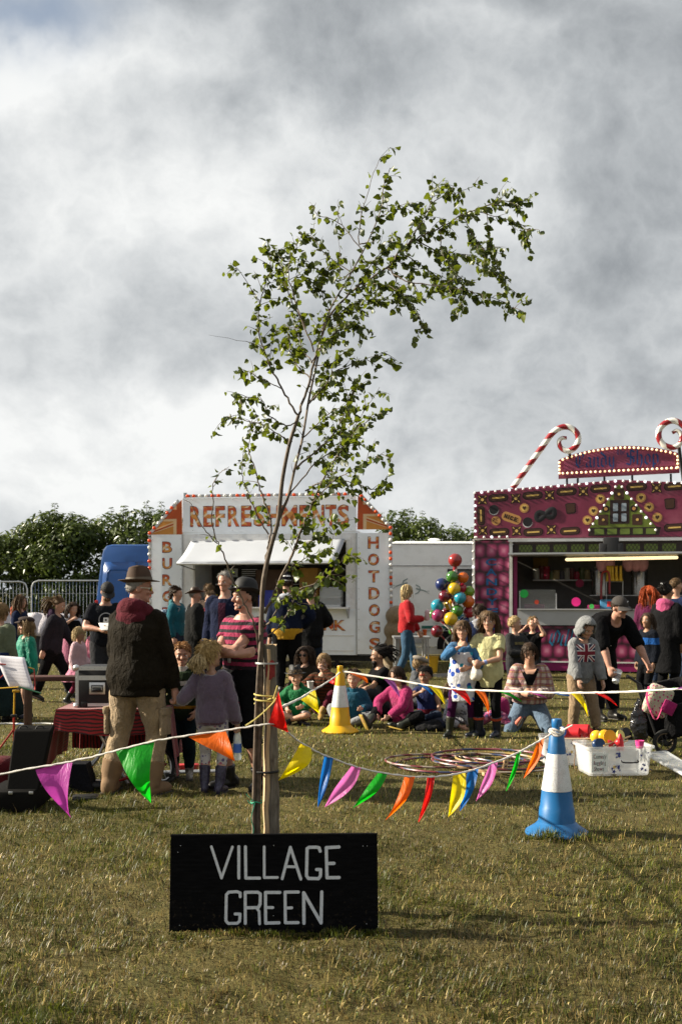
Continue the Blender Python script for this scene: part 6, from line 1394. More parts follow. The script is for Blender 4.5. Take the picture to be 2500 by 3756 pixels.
b = MB(); b.ell(p.hp(0,-.24,.10),[.22 * p.hh, .17 * p.hh, .17 * p.hh], p.Rh, 12,8); b.ell(p.hp(0,-.28,-.06),[.11 * p.hh, .10 * p.hh, .16 * p.hh], p.Rh, 10,8); b.build('beard', hb_black, p.root)
p = Person('girl in bright pink fleece sitting with green wellingtons stretched towards the cone', 1475,2668,1.23,-38,hr=5.4,pelvis=.085,wide=1.05,legs=(((-.14,-.36,.06),(-.6,-.3,.9),-20,62),((.10,-.20,.05),(1,-.3,.3),-80,10)), lean=(12,0), head=(-6,8,-4), arms=(((-.13,-.22,.14),(-1,.2,.1)),((.02,-.24,.13),(1,.2,-.2)))); p.hair(hb_dark, 'bob', 35,length=.6,fringe=.3); p.top(cloth('pink_fleece', (.33,.018,.105)),2., .030,-.08,name='fleece', flare=.01,fold=.016); p.hood_down(cloth('fleece_hood', (.30,.04,.12)),.75); p.trousers(blackc, .85,.018); p.shoes(welly, .66,fat=1.25, m2=mat('yellow_sole', (.40,.27,.05),.8))
p = Person('child in grey tweed flat cap sitting with the back turned', 1528,0,1.22,118,Y=14.6,hr=5.2,pelvis=.085,legs=CROSS, lean=(6,0), head=(-12,4,0), arms=(((-.08,-.18,.2), None),((.08,-.18,.2), None))); p.hair(hb_light, 'short', 36,length=.1); p.top(cloth('grey_coat', (.085,.090,.098)),2., .028,-.1,name='coat'); p.hood_down(cloth('grey_hood', (.08,.085,.095)),.85); p.trousers(charc, 1.); p.shoes(leather)
tw = mat('tweed', (.20,.175,.145),.95,var=.25,vscale=90,bump=.3,bscale=150); b = MB(); b.ell(p.hp(0,-.02,.86),[.42 * p.hh, .54 * p.hh, .19 * p.hh], p.Rh @ X3(14,0,0),20,12); co = b.build('flat_cap', tw, p.root); b = MB(); b.ell(p.hp(0,-.42,.70),[.28 * p.hh, .20 * p.hh, .035 * p.hh], p.Rh @ X3(14,0,0),16,8); b.build('peak', tw, co)
p = Person('dark haired boy with painted face in maroon sleeveless top leaning on one arm', 1568,2652,1.17,-14,hr=5.1,pelvis=.085,legs=CROSS, lean=(8,-4), head=(-8,6,0), skin=SK2,arms=(((-.06,-.15,.33),(-1,0,-.6)),((.13,-.13,.06),(1,.5,0)))); p.hair(hb_black, 'short', 37,length=.2); p.top(cloth('maroon_vest', (.11,.008,.018), 'bands', None, c3=[(.18,.56,(.016,.022,.075))]),.25,.022,-.05,name='vest'); p.trousers(denim_d, .9); p.shoes(leather)
b = MB(); b.ell(p.hp(-.02,-.335,.62),[.16 * p.hh, .07 * p.hh, .07 * p.hh], p.Rh, 12,7); b.build('face_paint', mat('red_face_paint', (.35,.04,.02),.6,bump=0), p.root)

# middle right
p = Person('blonde woman in red jumper and jeans walking right with drinks', 1490,0,1.73,92,Y=20,wide=.97,head=(0,3,0), legs=(((-.045,.10,.05), None, 0,-15),((.045,-.10,.045), None, 0)), arms=(((-.09,-.17,.64),(-.6,1,-.4)),((.105,-.17,.43),(.4,1,0))), hands=('hold', 'hold')); p.hair(hb_blond, 'long', 40,length=1.0); p.top(cloth('red_jumper', (.36,.007,.012)),1.95,.026,-.12,name='jumper', flare=.02); p.trousers(cloth('blue_jeans', (.035,.085,.15)),1., .010); p.shoes(mat('navy_welly2', (.012,.018,.03),.4),.5); glasses(p, mat('black_lens', (.004,.004,.005),.1,bump=0), black_plastic)
w_ = p.arm[1][2]; b = MB(); b.lathe([(0,0),(.032,0),(.045,.11),(.04,.11),(.03,.006),(0,.006)], w_ + Vector((.03,-.12,-.08)),16); held(p, 'drink_cup', 'orange drink cup in the lowered hand of the blonde woman in red', 'cup', b, mat('orange_cup', (.50,.09,.02),.4))
w_ = p.arm[0][2]; b = MB(); b.lathe([(0,0),(.034,0),(.048,.13),(.05,.135),(.04,.17),(0,.19)], w_ + Vector((-.02,-.07,-.02)),16); held(p, 'clear_cup', 'clear domed cup of pink drink raised by the blonde woman in red', 'cup', b, mat('pink_slush', (.62,.40,.44),.2,bump=0,alpha=.8))
p = Person('brown haired girl in white dress with blue flowers and green wellingtons, hand at mouth', 1695,2700,1.28,-6,hr=5.8,head=(-6,2,0), arms=(((-.03,-.135,.78),(-1,.1,-.7)),((.05,-.15,.60),(1,.2,-.6))), hands=('fist', 'relax'), legs=(((-.115,-.01,.045), None, -20),((.085,.03,.045), None, 12))); p.hair(hb_brown, 'bob', 41,length=.85,fringe=.35)
dr = cloth('flower_dress', (.66,.66,.70), 'print', (.015,.055,.30),11., c3=(.012,.25,.36)); p.top(dr, .0,.020,-.62,.80,flare=.055,name='dress', fold=.014); p.top(cloth('blue_cardigan', (.035,.14,.30)),1.75,.016,.62,.95,name='cardigan', sx=1.0); p.trousers(cloth('purple_leggings', (.045,.006,.040)),.9,.006,name='leggings', fold=.004); p.shoes(welly, .62,fat=1.15)
p = Person('girl in pale yellow t-shirt and black leggings holding a paper bag', 1792,2702,1.385,-22,hr=6.1,head=(2,2,0), arms=(((-.085,-.15,.585),(-1,.2,-.6)),((-.01,-.17,.595),(1,.2,-.5))), hands=('hold', 'hold'), legs=(((-.075,-.02,.045), None, -55),((.06,.02,.045), None, -10))); p.hair(hb_brown, 'long', 42,length=1.15,fringe=.35,part_=.05); p.top(cloth('pale_yellow', (.56,.53,.27)),.62,.022,-.30,name='t_shirt', flare=.018,fold=.014); p.trousers(blackc, .9,.008,name='leggings', fold=.006); p.shoes(welly_n, .58,fat=1.2)
for (hp_, kn_, an_, fy_, fp_) in p.leg: b = MB(); c_ = an_.lerp(kn_, .5); b.tube([c_ - (kn_ - an_).normalized() * .012, c_ + (kn_ - an_).normalized() * .012],.064,14); b.build('boot_strap', mat('red_strap', (.35,.045,.02),.5), p.root)
w_ = p.arm[0][2]; b = MB(); b.ell(w_ + Vector((.03,-.03,-.11)),[.075,.06,.07], nu=14,nv=9); b.tube([w_ + Vector((.03,-.03,-.06)), w_ + Vector((.02,-.03,.0)), w_ + Vector((.02,-.03,.04))],[.04,.022,.03],10); ob = held(p, 'paper_bag', 'crumpled white paper bag held by the girl in yellow', 'bag', b, mat('bag_paper', (.66,.62,.54),.7,bump=.6,bscale=25,bdist=.01)); p.remesh(ob, .008,((TEX_S, .02),))
b = MB(); w2 = p.arm[1]; d_ = (w2[2] - w2[1]).normalized(); b.tube([w2[2] - d_ * .05, w2[2] - d_ * .02],.027,12); b.build('wristband', mat('blue_band', (.20,.26,.5),.6), p.root)
p = Person('dark haired child in navy top standing behind the girl in yellow', 1757,0,1.42,172,Y=15.2,hr=6.2,head=(-30,4,0)); p.hair(hb_dark, 'short', 43,length=.2); p.top(navyc, 1.9,.022,-.15); p.hood_down(cloth('pale_grey_hood', (.22,.22,.24)),.8); p.trousers(denim_d, 1.); p.shoes(leather)
p = Person('blond boy in charcoal sweatshirt looking right and holding a sweet', 1888,0,1.26,28,Y=15,hr=5.8,head=(48,-2,0), arms=(((.01,-.15,.60),(-1,.2,-.6)),((.065,-.155,.61),(1,.2,-.6))), hands=('hold', 'hold')); p.hair(hb_blond, 'short', 44,length=.12); tb = p.top(cloth('charcoal_sweatshirt', (.032,.032,.034)),2., .022,-.15,name='sweatshirt'); p.trousers(charc, 1., .014); p.shoes(leather)
cc_ = p.at(.72)[0]; p.patch(tb, lambda u, v: cc_ + Vector((-.08 + .16 * u, -.2,-.018 + .036 * v)),8,2,mat('mustard_print', (.12,.10,.04),.8,var=.6,vscale=40,bump=0), 'shirt_print')
b = MB(); b.ell(p.arm[1][2] + Vector((-.02,-.05,.05)),[.022] * 3,nu=10,nv=7); b.tube([p.arm[1][2] + Vector((-.02,-.05,.03)), p.arm[1][2] + Vector((-.01,-.04,-.04))],.004,5); held(p, 'lollipop', 'small pale lollipop in the hands of the blond boy', 'lollipop', b, mat('lolly', (.5,.6,.65),.3,bump=0))
p = Person('child in dark coat raising an arm behind the blond boy', 1952,0,1.22,-40,Y=16.4,hr=5.8,head=(30,0,0), arms=(((-.05,-.12,.86),(-.8,-.3,-.8)),((.16,-.14,.92),(1,-.3,-.6)))); p.hair(hb_light, 'short', 45); p.top(blackc, .5,.02,-.1); p.trousers(charc, 1.); p.shoes(leather)
p = Person('woman in checked shirt and jeans kneeling on the grass looking down', 1940,2672,1.60,-8,pelvis=.165,wide=1.02,legs=(((-.085,.06,.035),(-.2,-1,0),180),((.085,.06,.035),(.2,-1,0),180)), lean=(10,0), head=(-2,24,0), arms=(((-.05,-.17,.27),(-.6,.6,-.3)),((.05,-.17,.27),(.6,.6,-.3))), hands=('hold', 'hold'))
p.hair(hb_dark, 'bob', 46,length=.62,fringe=.35); p.top(cloth('checked_shirt', (.52,.46,.40), 'plaid', (.16,.022,.05),13., c3=(.30,.20,.05)),1.9,.022,.10,.97,flare=.035,name='checked_shirt', fold=.018)
c_ = p.at(.75)[0]; p.patch(p.top_o, lambda u, v: p.at(.55 + .42 * v)[0] + Vector(((u - .5) * .16 * (.35 + v),-.22,0)),5,6, blackc, 'vest', .003); p.patch(p.top_o, lambda u, v: p.at(.84 + .16 * v)[0] + Vector(((u - .5) * .17 * (.45 + .6 * v),-.24,0)),6,4, SK, 'neckline', .007); p.trousers(cloth('faded_jeans', (.10,.15,.22)),1., .016); p.shoes(mat('brown_shoe', (.05,.035,.02),.7))
b = MB(); b.rbox(p.arm[0][2].lerp(p.arm[1][2],.5) + Vector((0,-.06,.02)),(.07,.13,.012),.004, X3(40,0,0)); held(p, 'phone', 'black phone in the hands of the kneeling woman', 'phone', b, black_plastic)
p = Person('boy in grey hoodie with a union flag print looking down into the tubs', 2132,2690,1.32,10,hr=5.8,lean=(13,0), head=(14,22,0), arms=(((-.09,-.15,.46),(-1,.5,0)),((.15,-.08,.46),(1,.5,0))), legs=(((-.075,.02,.045), None, -10),((.125,-.02,.045), None, 14)), pshift=(0,.03)); p.hair(hb_dark, 'short', 47,length=.13)
hg = cloth('grey_hoodie', (.215,.22,.225), fold=.6); hood_top = p.top(hg, 2., .030,-.18,.99,flare=.004,name='hoodie', fold=.018)
b = MB(); b.ell((0,0,0),(.50,.60,.62), None, 26,18); V = [Vector(v) for v in b.v]; ff = [f for f in b.f if not (sum((V[i].y for i in f)) / len(f) < -.20 and -.50 < sum((V[i].z for i in f)) / len(f) < .40 and abs(sum((V[i].x for i in f)) / len(f)) < .40)]
h_ = MB(); h_.add([p.hp(v.x * (1.15 if v.z < -.3 else 1), v.y + .06 - (.16 * max(0, v.z) if v.y < 0 else 0) + (.10 if v.z < -.3 else 0), v.z * (1.04 if v.z > 0 else 1.1) + .50) for v in V], ff); ho = h_.build('raised_hood', hg, p.root, angle=None); so_ = ho.modifiers.new('solid', 'SOLIDIFY'); so_.thickness = .022; d = ho.modifiers.new('folds', 'DISPLACE'); d.texture = TEX_F; d.strength = .012; d.texture_coords = 'LOCAL'
uj, T, b_ = nodemat('union_flag'); uvn = T.n('ShaderNodeUVMap').outputs[0]; u_, v_, _ = T.sep(uvn)
du, dv = T.m('SUBTRACT', u_, .5), T.m('SUBTRACT', v_, .5); au, av = T.m('ABSOLUTE', du), T.m('ABSOLUTE', dv)
dg_ = T.m('ABSOLUTE', T.m('SUBTRACT', au, av)); c = T.mix(T.m('LESS_THAN', dg_, .13),(.010,.018,.055),(.55,.52,.50)); c = T.mix(T.m('LESS_THAN', dg_, .055), c, (.17,.008,.022))
cr = T.m('MINIMUM', au, T.m('MULTIPLY', av, .8)); c = T.mix(T.m('LESS_THAN', cr, .13), c, (.55,.52,.50)); c = T.mix(T.m('LESS_THAN', cr, .085), c, (.15,.007,.020)); T.put(b_.inputs['Base Color'], c); b_.inputs['Roughness'].default_value = .9
p.patch(hood_top, lambda u, v: p.at(.42 + .50 * v)[0] + Vector(((u - .5) * .225,-.25,0)),14,12, uj, 'flag_print', .004)
p.patch(hood_top, lambda u, v: p.at(-.08 + .32 * v)[0] + Vector(((u - .5) * (.24 - .07 * v),-.25,0)),8,6, hg, 'front_pocket', .008)
p.trousers(cloth('beige_chinos', (.27,.185,.11), fold=.8),.97,.022,ankle=.055); p.shoes(mat('brown_shoe', (.05,.035,.02),.7))
p = Person('man in dark grey cap and black clothes bending over the pushchair', 2232,0,1.78,22,hr=6.9,Y=13.6,wide=1.16,build=1.22,lean=(62,0), head=(14,-8,0), pshift=(0,.15), skin=SK3,arms=(((-.12,-.18,.345),(-1,.4,0)),((.20,-.20,.36),(1,.4,0))), hands=('hold', 'hold'), legs=(((-.07,.02,.045), None, -10),((.08,.06,.045), None, 14))); p.hair(hb_dark, 'short', 48,length=.07); bt = p.top(cloth('black_tee', (.007,.007,.008)),1.12,.030,-.22,1.06,flare=.015,name='shirt'); p.trousers(blackc, .95,.03); p.shoes(leather, .2)
p.cap(mat('grey_cap', (.038,.033,.030),.9,var=.2,bump=.2,bscale=90),(4,0), m2=mat('grey_peak', (.05,.045,.042),.85))
def wave(u, v):      # white wave emblem on the front of the cap
    t = u * 2.6; r = .17 * (1 - .62 * u); w2 = .035 * math.sin(math.pi * min(1, u * 1.05 + .02)) * (v - .5)
    return p.hp(.02 + (r + w2) * math.cos(t + .4) , -.62,.86 + (r * .62 + w2) * math.sin(t + .4))
pt_ = p.patch(p.cap_o, wave, 14,2, wp, 'cap_emblem', .006)
c_, Rm_ = p.at(.78)
def oval(u, v): a = u * 6.2832; r = 1 + .16 * (v - .5); return c_ + Rm_ @ Vector((.075 * r * math.cos(a),-.3,.028 * r * math.sin(a)))
p.patch(bt, oval, 28,1,mat('pale_print', (.42,.42,.42),.8,bump=0), 'chest_logo'); p.patch(bt, lambda u, v: c_ + Rm_ @ Vector(((u - .5) * .09,-.3,(v - .5) * .014)),8,1,mat('pale_print2', (.3,.3,.3),.8,var=.9,vscale=90,bump=0), 'chest_logo')
w_ = p.arm[0][2]; b = MB(); b.lathe([(0,0),(.040,0),(.042,.01),(.052,.15),(.055,.152),(.055,.16),(.048,.158),(.037,.01),(0,.01)],(0,0,0),20); Rc = X3(-18,28,0); b.v = [tuple(Rc @ Vector(v) + w_ + Vector((.05,-.06,-.19))) for v in b.v]; bo = held(p, 'plastic_jug', 'clear plastic cup with printed picture dangling from the hand of the man in black', 'cup', b, glass('jug_plastic', (.72,.75,.78),.1,.55)); ORG[bo.name] = Vector((0,0,0))
b = MB(); b.lathe([(.0445,.035),(.0455,.035),(.0495,.1),(.0485,.1)],(0,0,0),20); b.v = [tuple(Rc @ Vector(v) + w_ + Vector((.05,-.06,-.19))) for v in b.v]; b.build('printed_band', mat('cup_print', (.18,.10,.07),.6,var=.9,vscale=40, vcol2=(.5,.42,.4)), bo)
p = Person('red haired woman in plum top at the candy stall counter', 2378,0,1.70,150,Y=18.4,wide=.95,head=(10,4,0)); p.hair(hb_red, 'long', 50,length=1.35,back=.4); p.top(cloth('plum_top', (.09,.012,.045)),1.9,.018,-.1); p.trousers(denim_d, 1.); p.shoes(leather)
p = Person('dark haired woman in long black coat with pink hood, white flower in her hair', 2444,0,1.70,132,Y=16.8,wide=1.05,build=1.1,head=(-16,2,0), skin=SK2); p.hair(hb_black, 'bun', 51,at=(.05,.36,.88)); p.top(cloth('black_long_coat', (.010,.010,.011)),2., .036,-1.1,flare=.03,name='coat'); p.hood_down(cloth('pink_hood', (.40,.06,.16)),1.0); p.trousers(blackc, 1.); p.shoes(leather); glasses(p, mat('black_lens', (.004,.004,.005),.1,bump=0), black_plastic, .9)
b = MB()
for k in range(6): b.ell(p.hp(.08 + .06 * math.cos(k * 1.05),.42 + .03 * math.sin(k * 2),1.06 + .05 * math.sin(k * 1.05)),[.035 * p.hh] * 3,nu=7,nv=5)
q = b.build('hair_flower', white_paint, p.root); q['kind'] = 'stuff'
p = Person('short haired man in navy behind the woman with the pink hood', 2478,0,1.83,120,Y=19,head=(-20,0,0)); p.hair(hb_brown, 'short', 52,length=.1); p.top(navyc, 2.); p.trousers(denim_d, 1.); p.shoes(leather)
p = Person('dark haired child in blue and black coat peeping out beside the man in black', 2372,0,1.30,-58,Y=15.4,hr=5.8,head=(4,-4,0), skin=SK2); p.hair(hb_dark, 'long', 53,length=.8); p.top(cloth('blue_black_coat', (.010,.012,.018), 'bands', None, c3=[(.86,.95,(.015,.075,.26))]),2., .026,-.2); p.trousers(blackc, 1.); p.shoes(leather)
p = Person('child lying on the grass in pink patterned leggings behind the two girls', 1738,2672,1.20,70,hr=5.8,pelvis=.07,lean=(-62,0), head=(0,40,0), legs=(((-.05,-.40,.045),(0,-.2,1),-5,60),((.05,-.41,.045),(0,-.2,1),5,60)), arms=(((-.14,.10,.03), None),((.14,.10,.03), None))); p.hair(hb_brown, 'bob', 54,length=.6); p.top(cloth('white_grey_top', (.38,.38,.42), 'print', (.1,.1,.12),20.),1.8,.02,-.1); p.trousers(cloth('pink_swirl', (.28,.05,.14), 'print', (.05,.03,.10),16., c3=(.5,.2,.3)),.95,.01); p.shoes(mat('coral_shoe', (.45,.12,.08),.7))
# giant lollipop display
Yl = 20.6; lp = thing('lollipop_display', 'tree of glossy coloured balls on red and white striped poles beside the candy stall', 'display', (P(1665,0, Yl).x, Yl, 0))
BC = {'red': (.24,.018,.016), 'green': (.035,.13,.018), 'orange': (.50,.10,.008), 'navy': (.008,.018,.085), 'yellow': (.52,.33,.015), 'maroon': (.10,.006,.014), 'cyan': (.015,.21,.29), 'purple': (.22,.022,.085), 'lime': (.13,.25,.018), 'crimson': (.30,.012,.03)}
def ball(px, py, r, col, dy=0.):
    c0 = P(px, py, Yl + dy); b = MB(); b.ell((0,0,0),(r, r, r), nu=20,nv=14)
    o = link_mesh('ball', b.mesh('ball', mat('ball_' + col, BC[col],.22,var=.25,vscale=5,bump=.05,bscale=9,coat=.4,spec=.5), angle=None), lp, c0); return c0
Z5 = lambda u, v: (1400 + u / 2.613,2000 + v / 2.613)
balls = [(700,143,66, 'red', 0),(672,302,58, 'green', -.1),(775,310,56, 'orange', 0),(573,375,63, 'navy', 0),(692,416,60, 'yellow', -.15),(760,410,50, 'crimson', .1),(833,445,55, 'lime', .15),(600,490,58, 'maroon', -.1),(748,505,58, 'cyan', -.2),(825,540,62, 'orange', 0),
         (530,578,62, 'cyan', 0),(650,570,55, 'yellow', .1),(722,627,58, 'green', -.15),(835,640,58, 'crimson', .05),(535,675,60, 'purple', -.1),(658,706,66, 'yellow', -.2),(610,640,40, 'maroon', .2),(760,700,40, 'cyan', .2),(790,725,50, 'navy', .1),(528,825,60, 'maroon', -.05),(680,820,45, 'green', .1),(490,660,45, 'green', .2)]
base = Vector((P(1662,0, Yl).x, Yl, 0)); trunk = [base, base + Vector((.0,0,.9)), base + Vector((.02,0,1.7)), P(*Z5(700,200), Yl)]
def striped(pts, r, name='striped_pole', n=8):
    path = []
    for a, c_ in zip(pts[:-1], pts[1:]):
        a, c_ = Vector(a), Vector(c_); k = max(2,int((c_ - a).length / .02)); path += [a.lerp(c_, i / k) for i in range(k)]
    path.append(Vector(pts[-1])); b = MB(); b.tube(path, r, n); b.mi = [(1 if ((i // n) + (i % n)) % 10 < 5 else 0) for i in range(len(b.f) - 2)] + [0,0]; return b.build(name, [red_c, white_c], lp, angle=60)
striped(trunk, .04)
for (u, v, r, c_, dy) in balls:
    q = ball(*Z5(u, v), r / 2.613 * Yl / F, c_, dy); zt_ = max(.45, q.z - .35)
    if (u, v) != (700,143): striped([Vector((base.x + .01, Yl, zt_)), q],.016,n=6)
b = MB(); b.lathe([(0,0),(.4,0),(.4,.03),(.1,.06),(.05,.12),(0,.12)], base, 20); b.build('base', dark_metal, lp)

# small things between the trailers
Yt = 21.2; tt = thing('trestle_table', 'folding trestle table with grey legs beside the refreshments trailer', 'table', (P(1500,0, Yt).x, Yt, 0))
xa, xb = P(1440,0, Yt).x, P(1572,0, Yt).x; part('table_top', steel, ((xa, Yt - .35,.70),(xb, Yt + .35,.735)), root=tt)
for x_ in (xa + .04, xa + .1, xb - .1, xb - .04):
    for y_ in (Yt - .3, Yt + .3): MB().tube([(x_, y_, 0),(x_, y_, .70)],.016,6).build('leg', steel, tt)
b = MB(); c0 = Vector((P(1578,0,21.6).x, 21.6,0)); b.lathe([(0,0),(.13,0),(.16,.3),(.168,.3),(.168,.32),(.15,.32),(.12,.02),(0,.02)], c0,20); bo = b.build('bucket', mat('yellow_bucket', (.60,.36,.02),.4,bump=.03), org=c0); tag(bo, 'yellow plastic bucket on the grass by the caravan wheel', 'bucket')
b = MB(); b.tube(spline([c0 + Vector((-.16,0,.3)), c0 + Vector((0,-.14,.2)), c0 + Vector((.16,0,.3))],5),.006,5); b.build('handle', steel, bo)
b = MB(); c0 = Vector((P(1452,0,22.3).x, 22.3,0))
for k in range(4): b.ell(c0 + Vector((random.uniform(-.05,.05),0,.2 + k * .3)),(.26,.35,.22), nu=14,nv=9)
so_ = b.build('sack_stack', cloth('hessian', (.26,.19,.11), rough=.95), org=c0,angle=None); so_.modifiers.new('remesh', 'REMESH').mode = 'VOXEL'; so_.modifiers['remesh'].voxel_size = .03; so_.modifiers['remesh'].use_smooth_shade = True; tag(so_, 'stack of brown hessian sacks between trailer and caravan', 'sacks')
Yb_ = 20.5; br = thing('sheeted_barrier', 'low barrier covered by a white sheet behind the children on the left', 'barrier', (P(120,0, Yb_).x, Yb_, 0)); xa, xb = P(-60,0, Yb_).x, P(262,0, Yb_).x; zt_ = P(0,2242, Yb_).z
b = MB(); b.grid(lambda u, v: Vector((xa + (xb - xa) * u, Yb_ - .05 - .18 * math.sin(v * 1.5) + .02 * math.sin(u * 40 + v * 3), zt_ - .06 * u + .01 * math.sin(u * 23) - .42 * v)),40,6); o = b.build('white_sheet', cloth('white_sheet', (.60,.56,.60)), br); o.modifiers.new('solid', 'SOLIDIFY').thickness = .01
part('lower_panel', mat('slate_panel', (.035,.04,.055),.7),((xa, Yb_ - .02,.25),(xb, Yb_ + .02, zt_ - .42)), root=br)
for x_ in (xa + .1,(xa + xb) / 2, xb - .05): MB().tube([(x_, Yb_ + .05,0),(x_, Yb_ + .05, zt_ - .05)],.025,8).build('post', steel, br)
Yb_ = 12.6; bn_ = thing('bench', 'dark red plank bench behind the flight case', 'bench', (P(220,0, Yb_).x, Yb_, 0)); xa, xb = P(88,0, Yb_).x, P(330,0, Yb_).x; z_ = P(0,2478, Yb_).z
MB().rbox(((xa + xb) / 2, Yb_, z_ - .03),(xb - xa, .24,.055),.01).build('seat', mat('red_plank', (.055,.018,.013),.7,bump=.3), bn_)
for x_ in (xa + .05, xb - .12): MB().rbox((x_, Yb_, (z_ - .06) / 2),(.045,.2, z_ - .06),.008).build('leg', wood_dark, bn_)
b = MB(); b.tube([Vector((P(x_, 0,13.1).x, 13.1 + .03 * math.sin(x_ * .05),.012)) for x_ in range(-60,250,12)],.012,6); ro = b.build('ground_rope', mat('white_rope', (.62,.60,.56),.9,bump=.3), org=Vector((P(90,0,13.1).x, 13.1,0))); tag(ro, 'white boundary rope lying on the grass at the left', 'rope')
b = MB(); b.grid(lambda u, v: Vector((P(70 + 50 * u, 0,13.05).x, 13.05 - .16 * v, .02 + .03 * math.sin(u * 4) * v)),6,4); o = b.build('pennant', mat('blue_flag', (.012,.16,.52),.5,bump=0,transl=.3), ro)

# folding table with striped cloth and flight case
Yt = 9.25; tb_ = thing('folding_table', 'folding table with crossed grey steel legs under the striped cloth', 'table', (P(420,0, Yt).x, Yt, 0)); xa, xb = P(250,0, Yt).x, P(618,0, Yt).x; zt_ = P(0,2592, Yt).z
part('table_top', wood_dark, ((xa, Yt - .22, zt_ - .03),(xb, Yt + .25, zt_)), root=tb_)
LZ = lambda px, py, Y: P(px, py, Y)
for dy in (-.2,.22):
    MB().tube([LZ(347,2655, Yt + dy), LZ(408,2770, Yt + dy), Vector((P(470,0, Yt + dy).x, Yt + dy, .01))],.013,8).build('leg', steel, tb_); MB().tube([LZ(407,2668, Yt + dy + .02), LZ(360,2780, Yt + dy + .02), Vector((P(285,0, Yt + dy).x, Yt + dy + .02,.01))],.013,8).build('leg', steel, tb_)
red_cl, T, b_ = nodemat('striped_tablecloth'); tc = T.n('ShaderNodeTexCoord').outputs['UV']; uu, vv, _ = T.sep(tc)
wv_ = T.m('ADD', T.m('MULTIPLY', vv, 36.), T.m('MULTIPLY', T.noise(T.n('ShaderNodeTexCoord').outputs['Object'],5,2),2.)); sc_ = T.m('GREATER_THAN', T.m('FRACT', wv_),.55)
T.put(b_.inputs['Base Color'], T.mix(sc_, (.26,.008,.012),(.030,.006,.007))); b_.inputs['Roughness'].default_value = .85; b_.inputs['Sheen Weight'].default_value = .2
tcl = thing('tablecloth', 'red and black striped cloth hanging over the folding table', 'tablecloth', (P(420,0, Yt).x, Yt, zt_))
b = MB(); b.grid(lambda u, v: Vector((xa - .03 + (xb - xa + .06) * u, Yt - .25 + .53 * v, zt_ + .006 + .003 * math.sin(u * 20))),16,8); b.uv = [(q[0], q[1] * .5) for q in b.uv]; b.build('cloth_top', red_cl, tcl)
def front_drop(u, v):
    x_ = xa - .035 + (xb - xa + .07) * u; L = .17 + .05 * math.sin(u * 3.0); return Vector((x_, Yt - .255 - .02 * v - .012 * math.sin(u * 26) * v, zt_ + .006 - L * v))
b = MB(); b.grid(front_drop, 50,8); b.uv = [(q[0], q[1] * .2) for q in b.uv]; b.build('cloth_front', red_cl, tcl)
def back_drop(u, v): return Vector((xa - .035 + (xb - xa + .07) * u, Yt + .285 + .02 * math.sin(u * 50) * v, zt_ + .006 - .40 * v))
b = MB(); b.grid(back_drop, 60,8); b.uv = [(q[1], q[0] * .9) for q in b.uv]; b.build('cloth_back', red_cl, tcl)
def left_drop(u, v):
    y_ = Yt - .26 + .545 * u; L = .42 + .13 * math.exp(-(u / .18) ** 2); return Vector((xa - .035 - .05 * v - .03 * v * math.exp(-(u / .2) ** 2) - .012 * math.sin(u * 17) * v, y_ - .02 * v * math.exp(-(u / .2) ** 2), zt_ + .006 - L * v))
b = MB(); b.grid(left_drop, 24,10); b.uv = [(q[0], q[1] * .45 + q[0] * .2) for q in b.uv]; b.build('cloth_side', red_cl, tcl); b = MB(); b.grid(lambda u, v: Vector((2 * (xa + xb) / 2,0,0)) + Vector((-left_drop(u, v).x, left_drop(u, v).y, left_drop(u, v).z)),24,10); b.build('cloth_side', red_cl, tcl)
def corner(u, v): a = front_drop(0,min(1, v * 1.0)); c_ = left_drop(0, v); return a.lerp(c_, u) + Vector((-.02,-.025,0)) * math.sin(math.pi * u) * v
b = MB(); b.grid(corner, 6,8); b.uv = [(q[0], q[1] * .5) for q in b.uv]; b.build('cloth_corner', red_cl, tcl)
fc = thing('flight_case', 'black flight case with riveted aluminium edges standing on the striped cloth', 'case', (P(390,0, Yt).x, Yt, zt_ + .012)); c0, c1 = Vector((P(281,0, Yt - .1).x, Yt - .12, zt_ + .012)), Vector((P(520,0, Yt - .1).x, Yt + .22, zt_ + .012 + .335)); fz = c0.z; fh = c1.z - c0.z
MB().rbox((c0 + c1) / 2,[c1[i] - c0[i] for i in range(3)],.008).build('body', mat('case_black', (.010,.010,.011),.6,bump=.2,bscale=200), fc)
def fstrip(x0, x1, z0, z1,nm='edging', th=.004): o = MB().bbox((x0, c0.y - th, z0),(x1, c0.y - .0005, z1)).build(nm, aluminium, fc, smooth=False); return o
fstrip(c0.x - .004, c0.x + .024, fz - .002, fz + fh + .002); fstrip(c1.x - .024, c1.x + .004, fz - .002, fz + fh + .002); fstrip(c0.x + .025, c1.x - .025, fz + fh - .03, fz + fh + .003); fstrip(c0.x + .025, c1.x - .025, fz + fh * .665, fz + fh * .78); fstrip(c0.x + .10, c1.x - .12, fz + .004, fz + .03)
MB().bbox((c0.x - .005, c0.y, fz + fh * .665),(c0.x - .0005, c1.y, fz + fh * .78)).build('edging', aluminium, fc, smooth=False)
for x_ in (c0.x + .002, c1.x - .002):
    for z_ in (fz + .008, fz + fh - .008): b = MB(); b.ell((x_, c0.y + .004, z_),(.027,.027,.027), nu=12,nv=8); b.build('ball_corner', aluminium, fc)
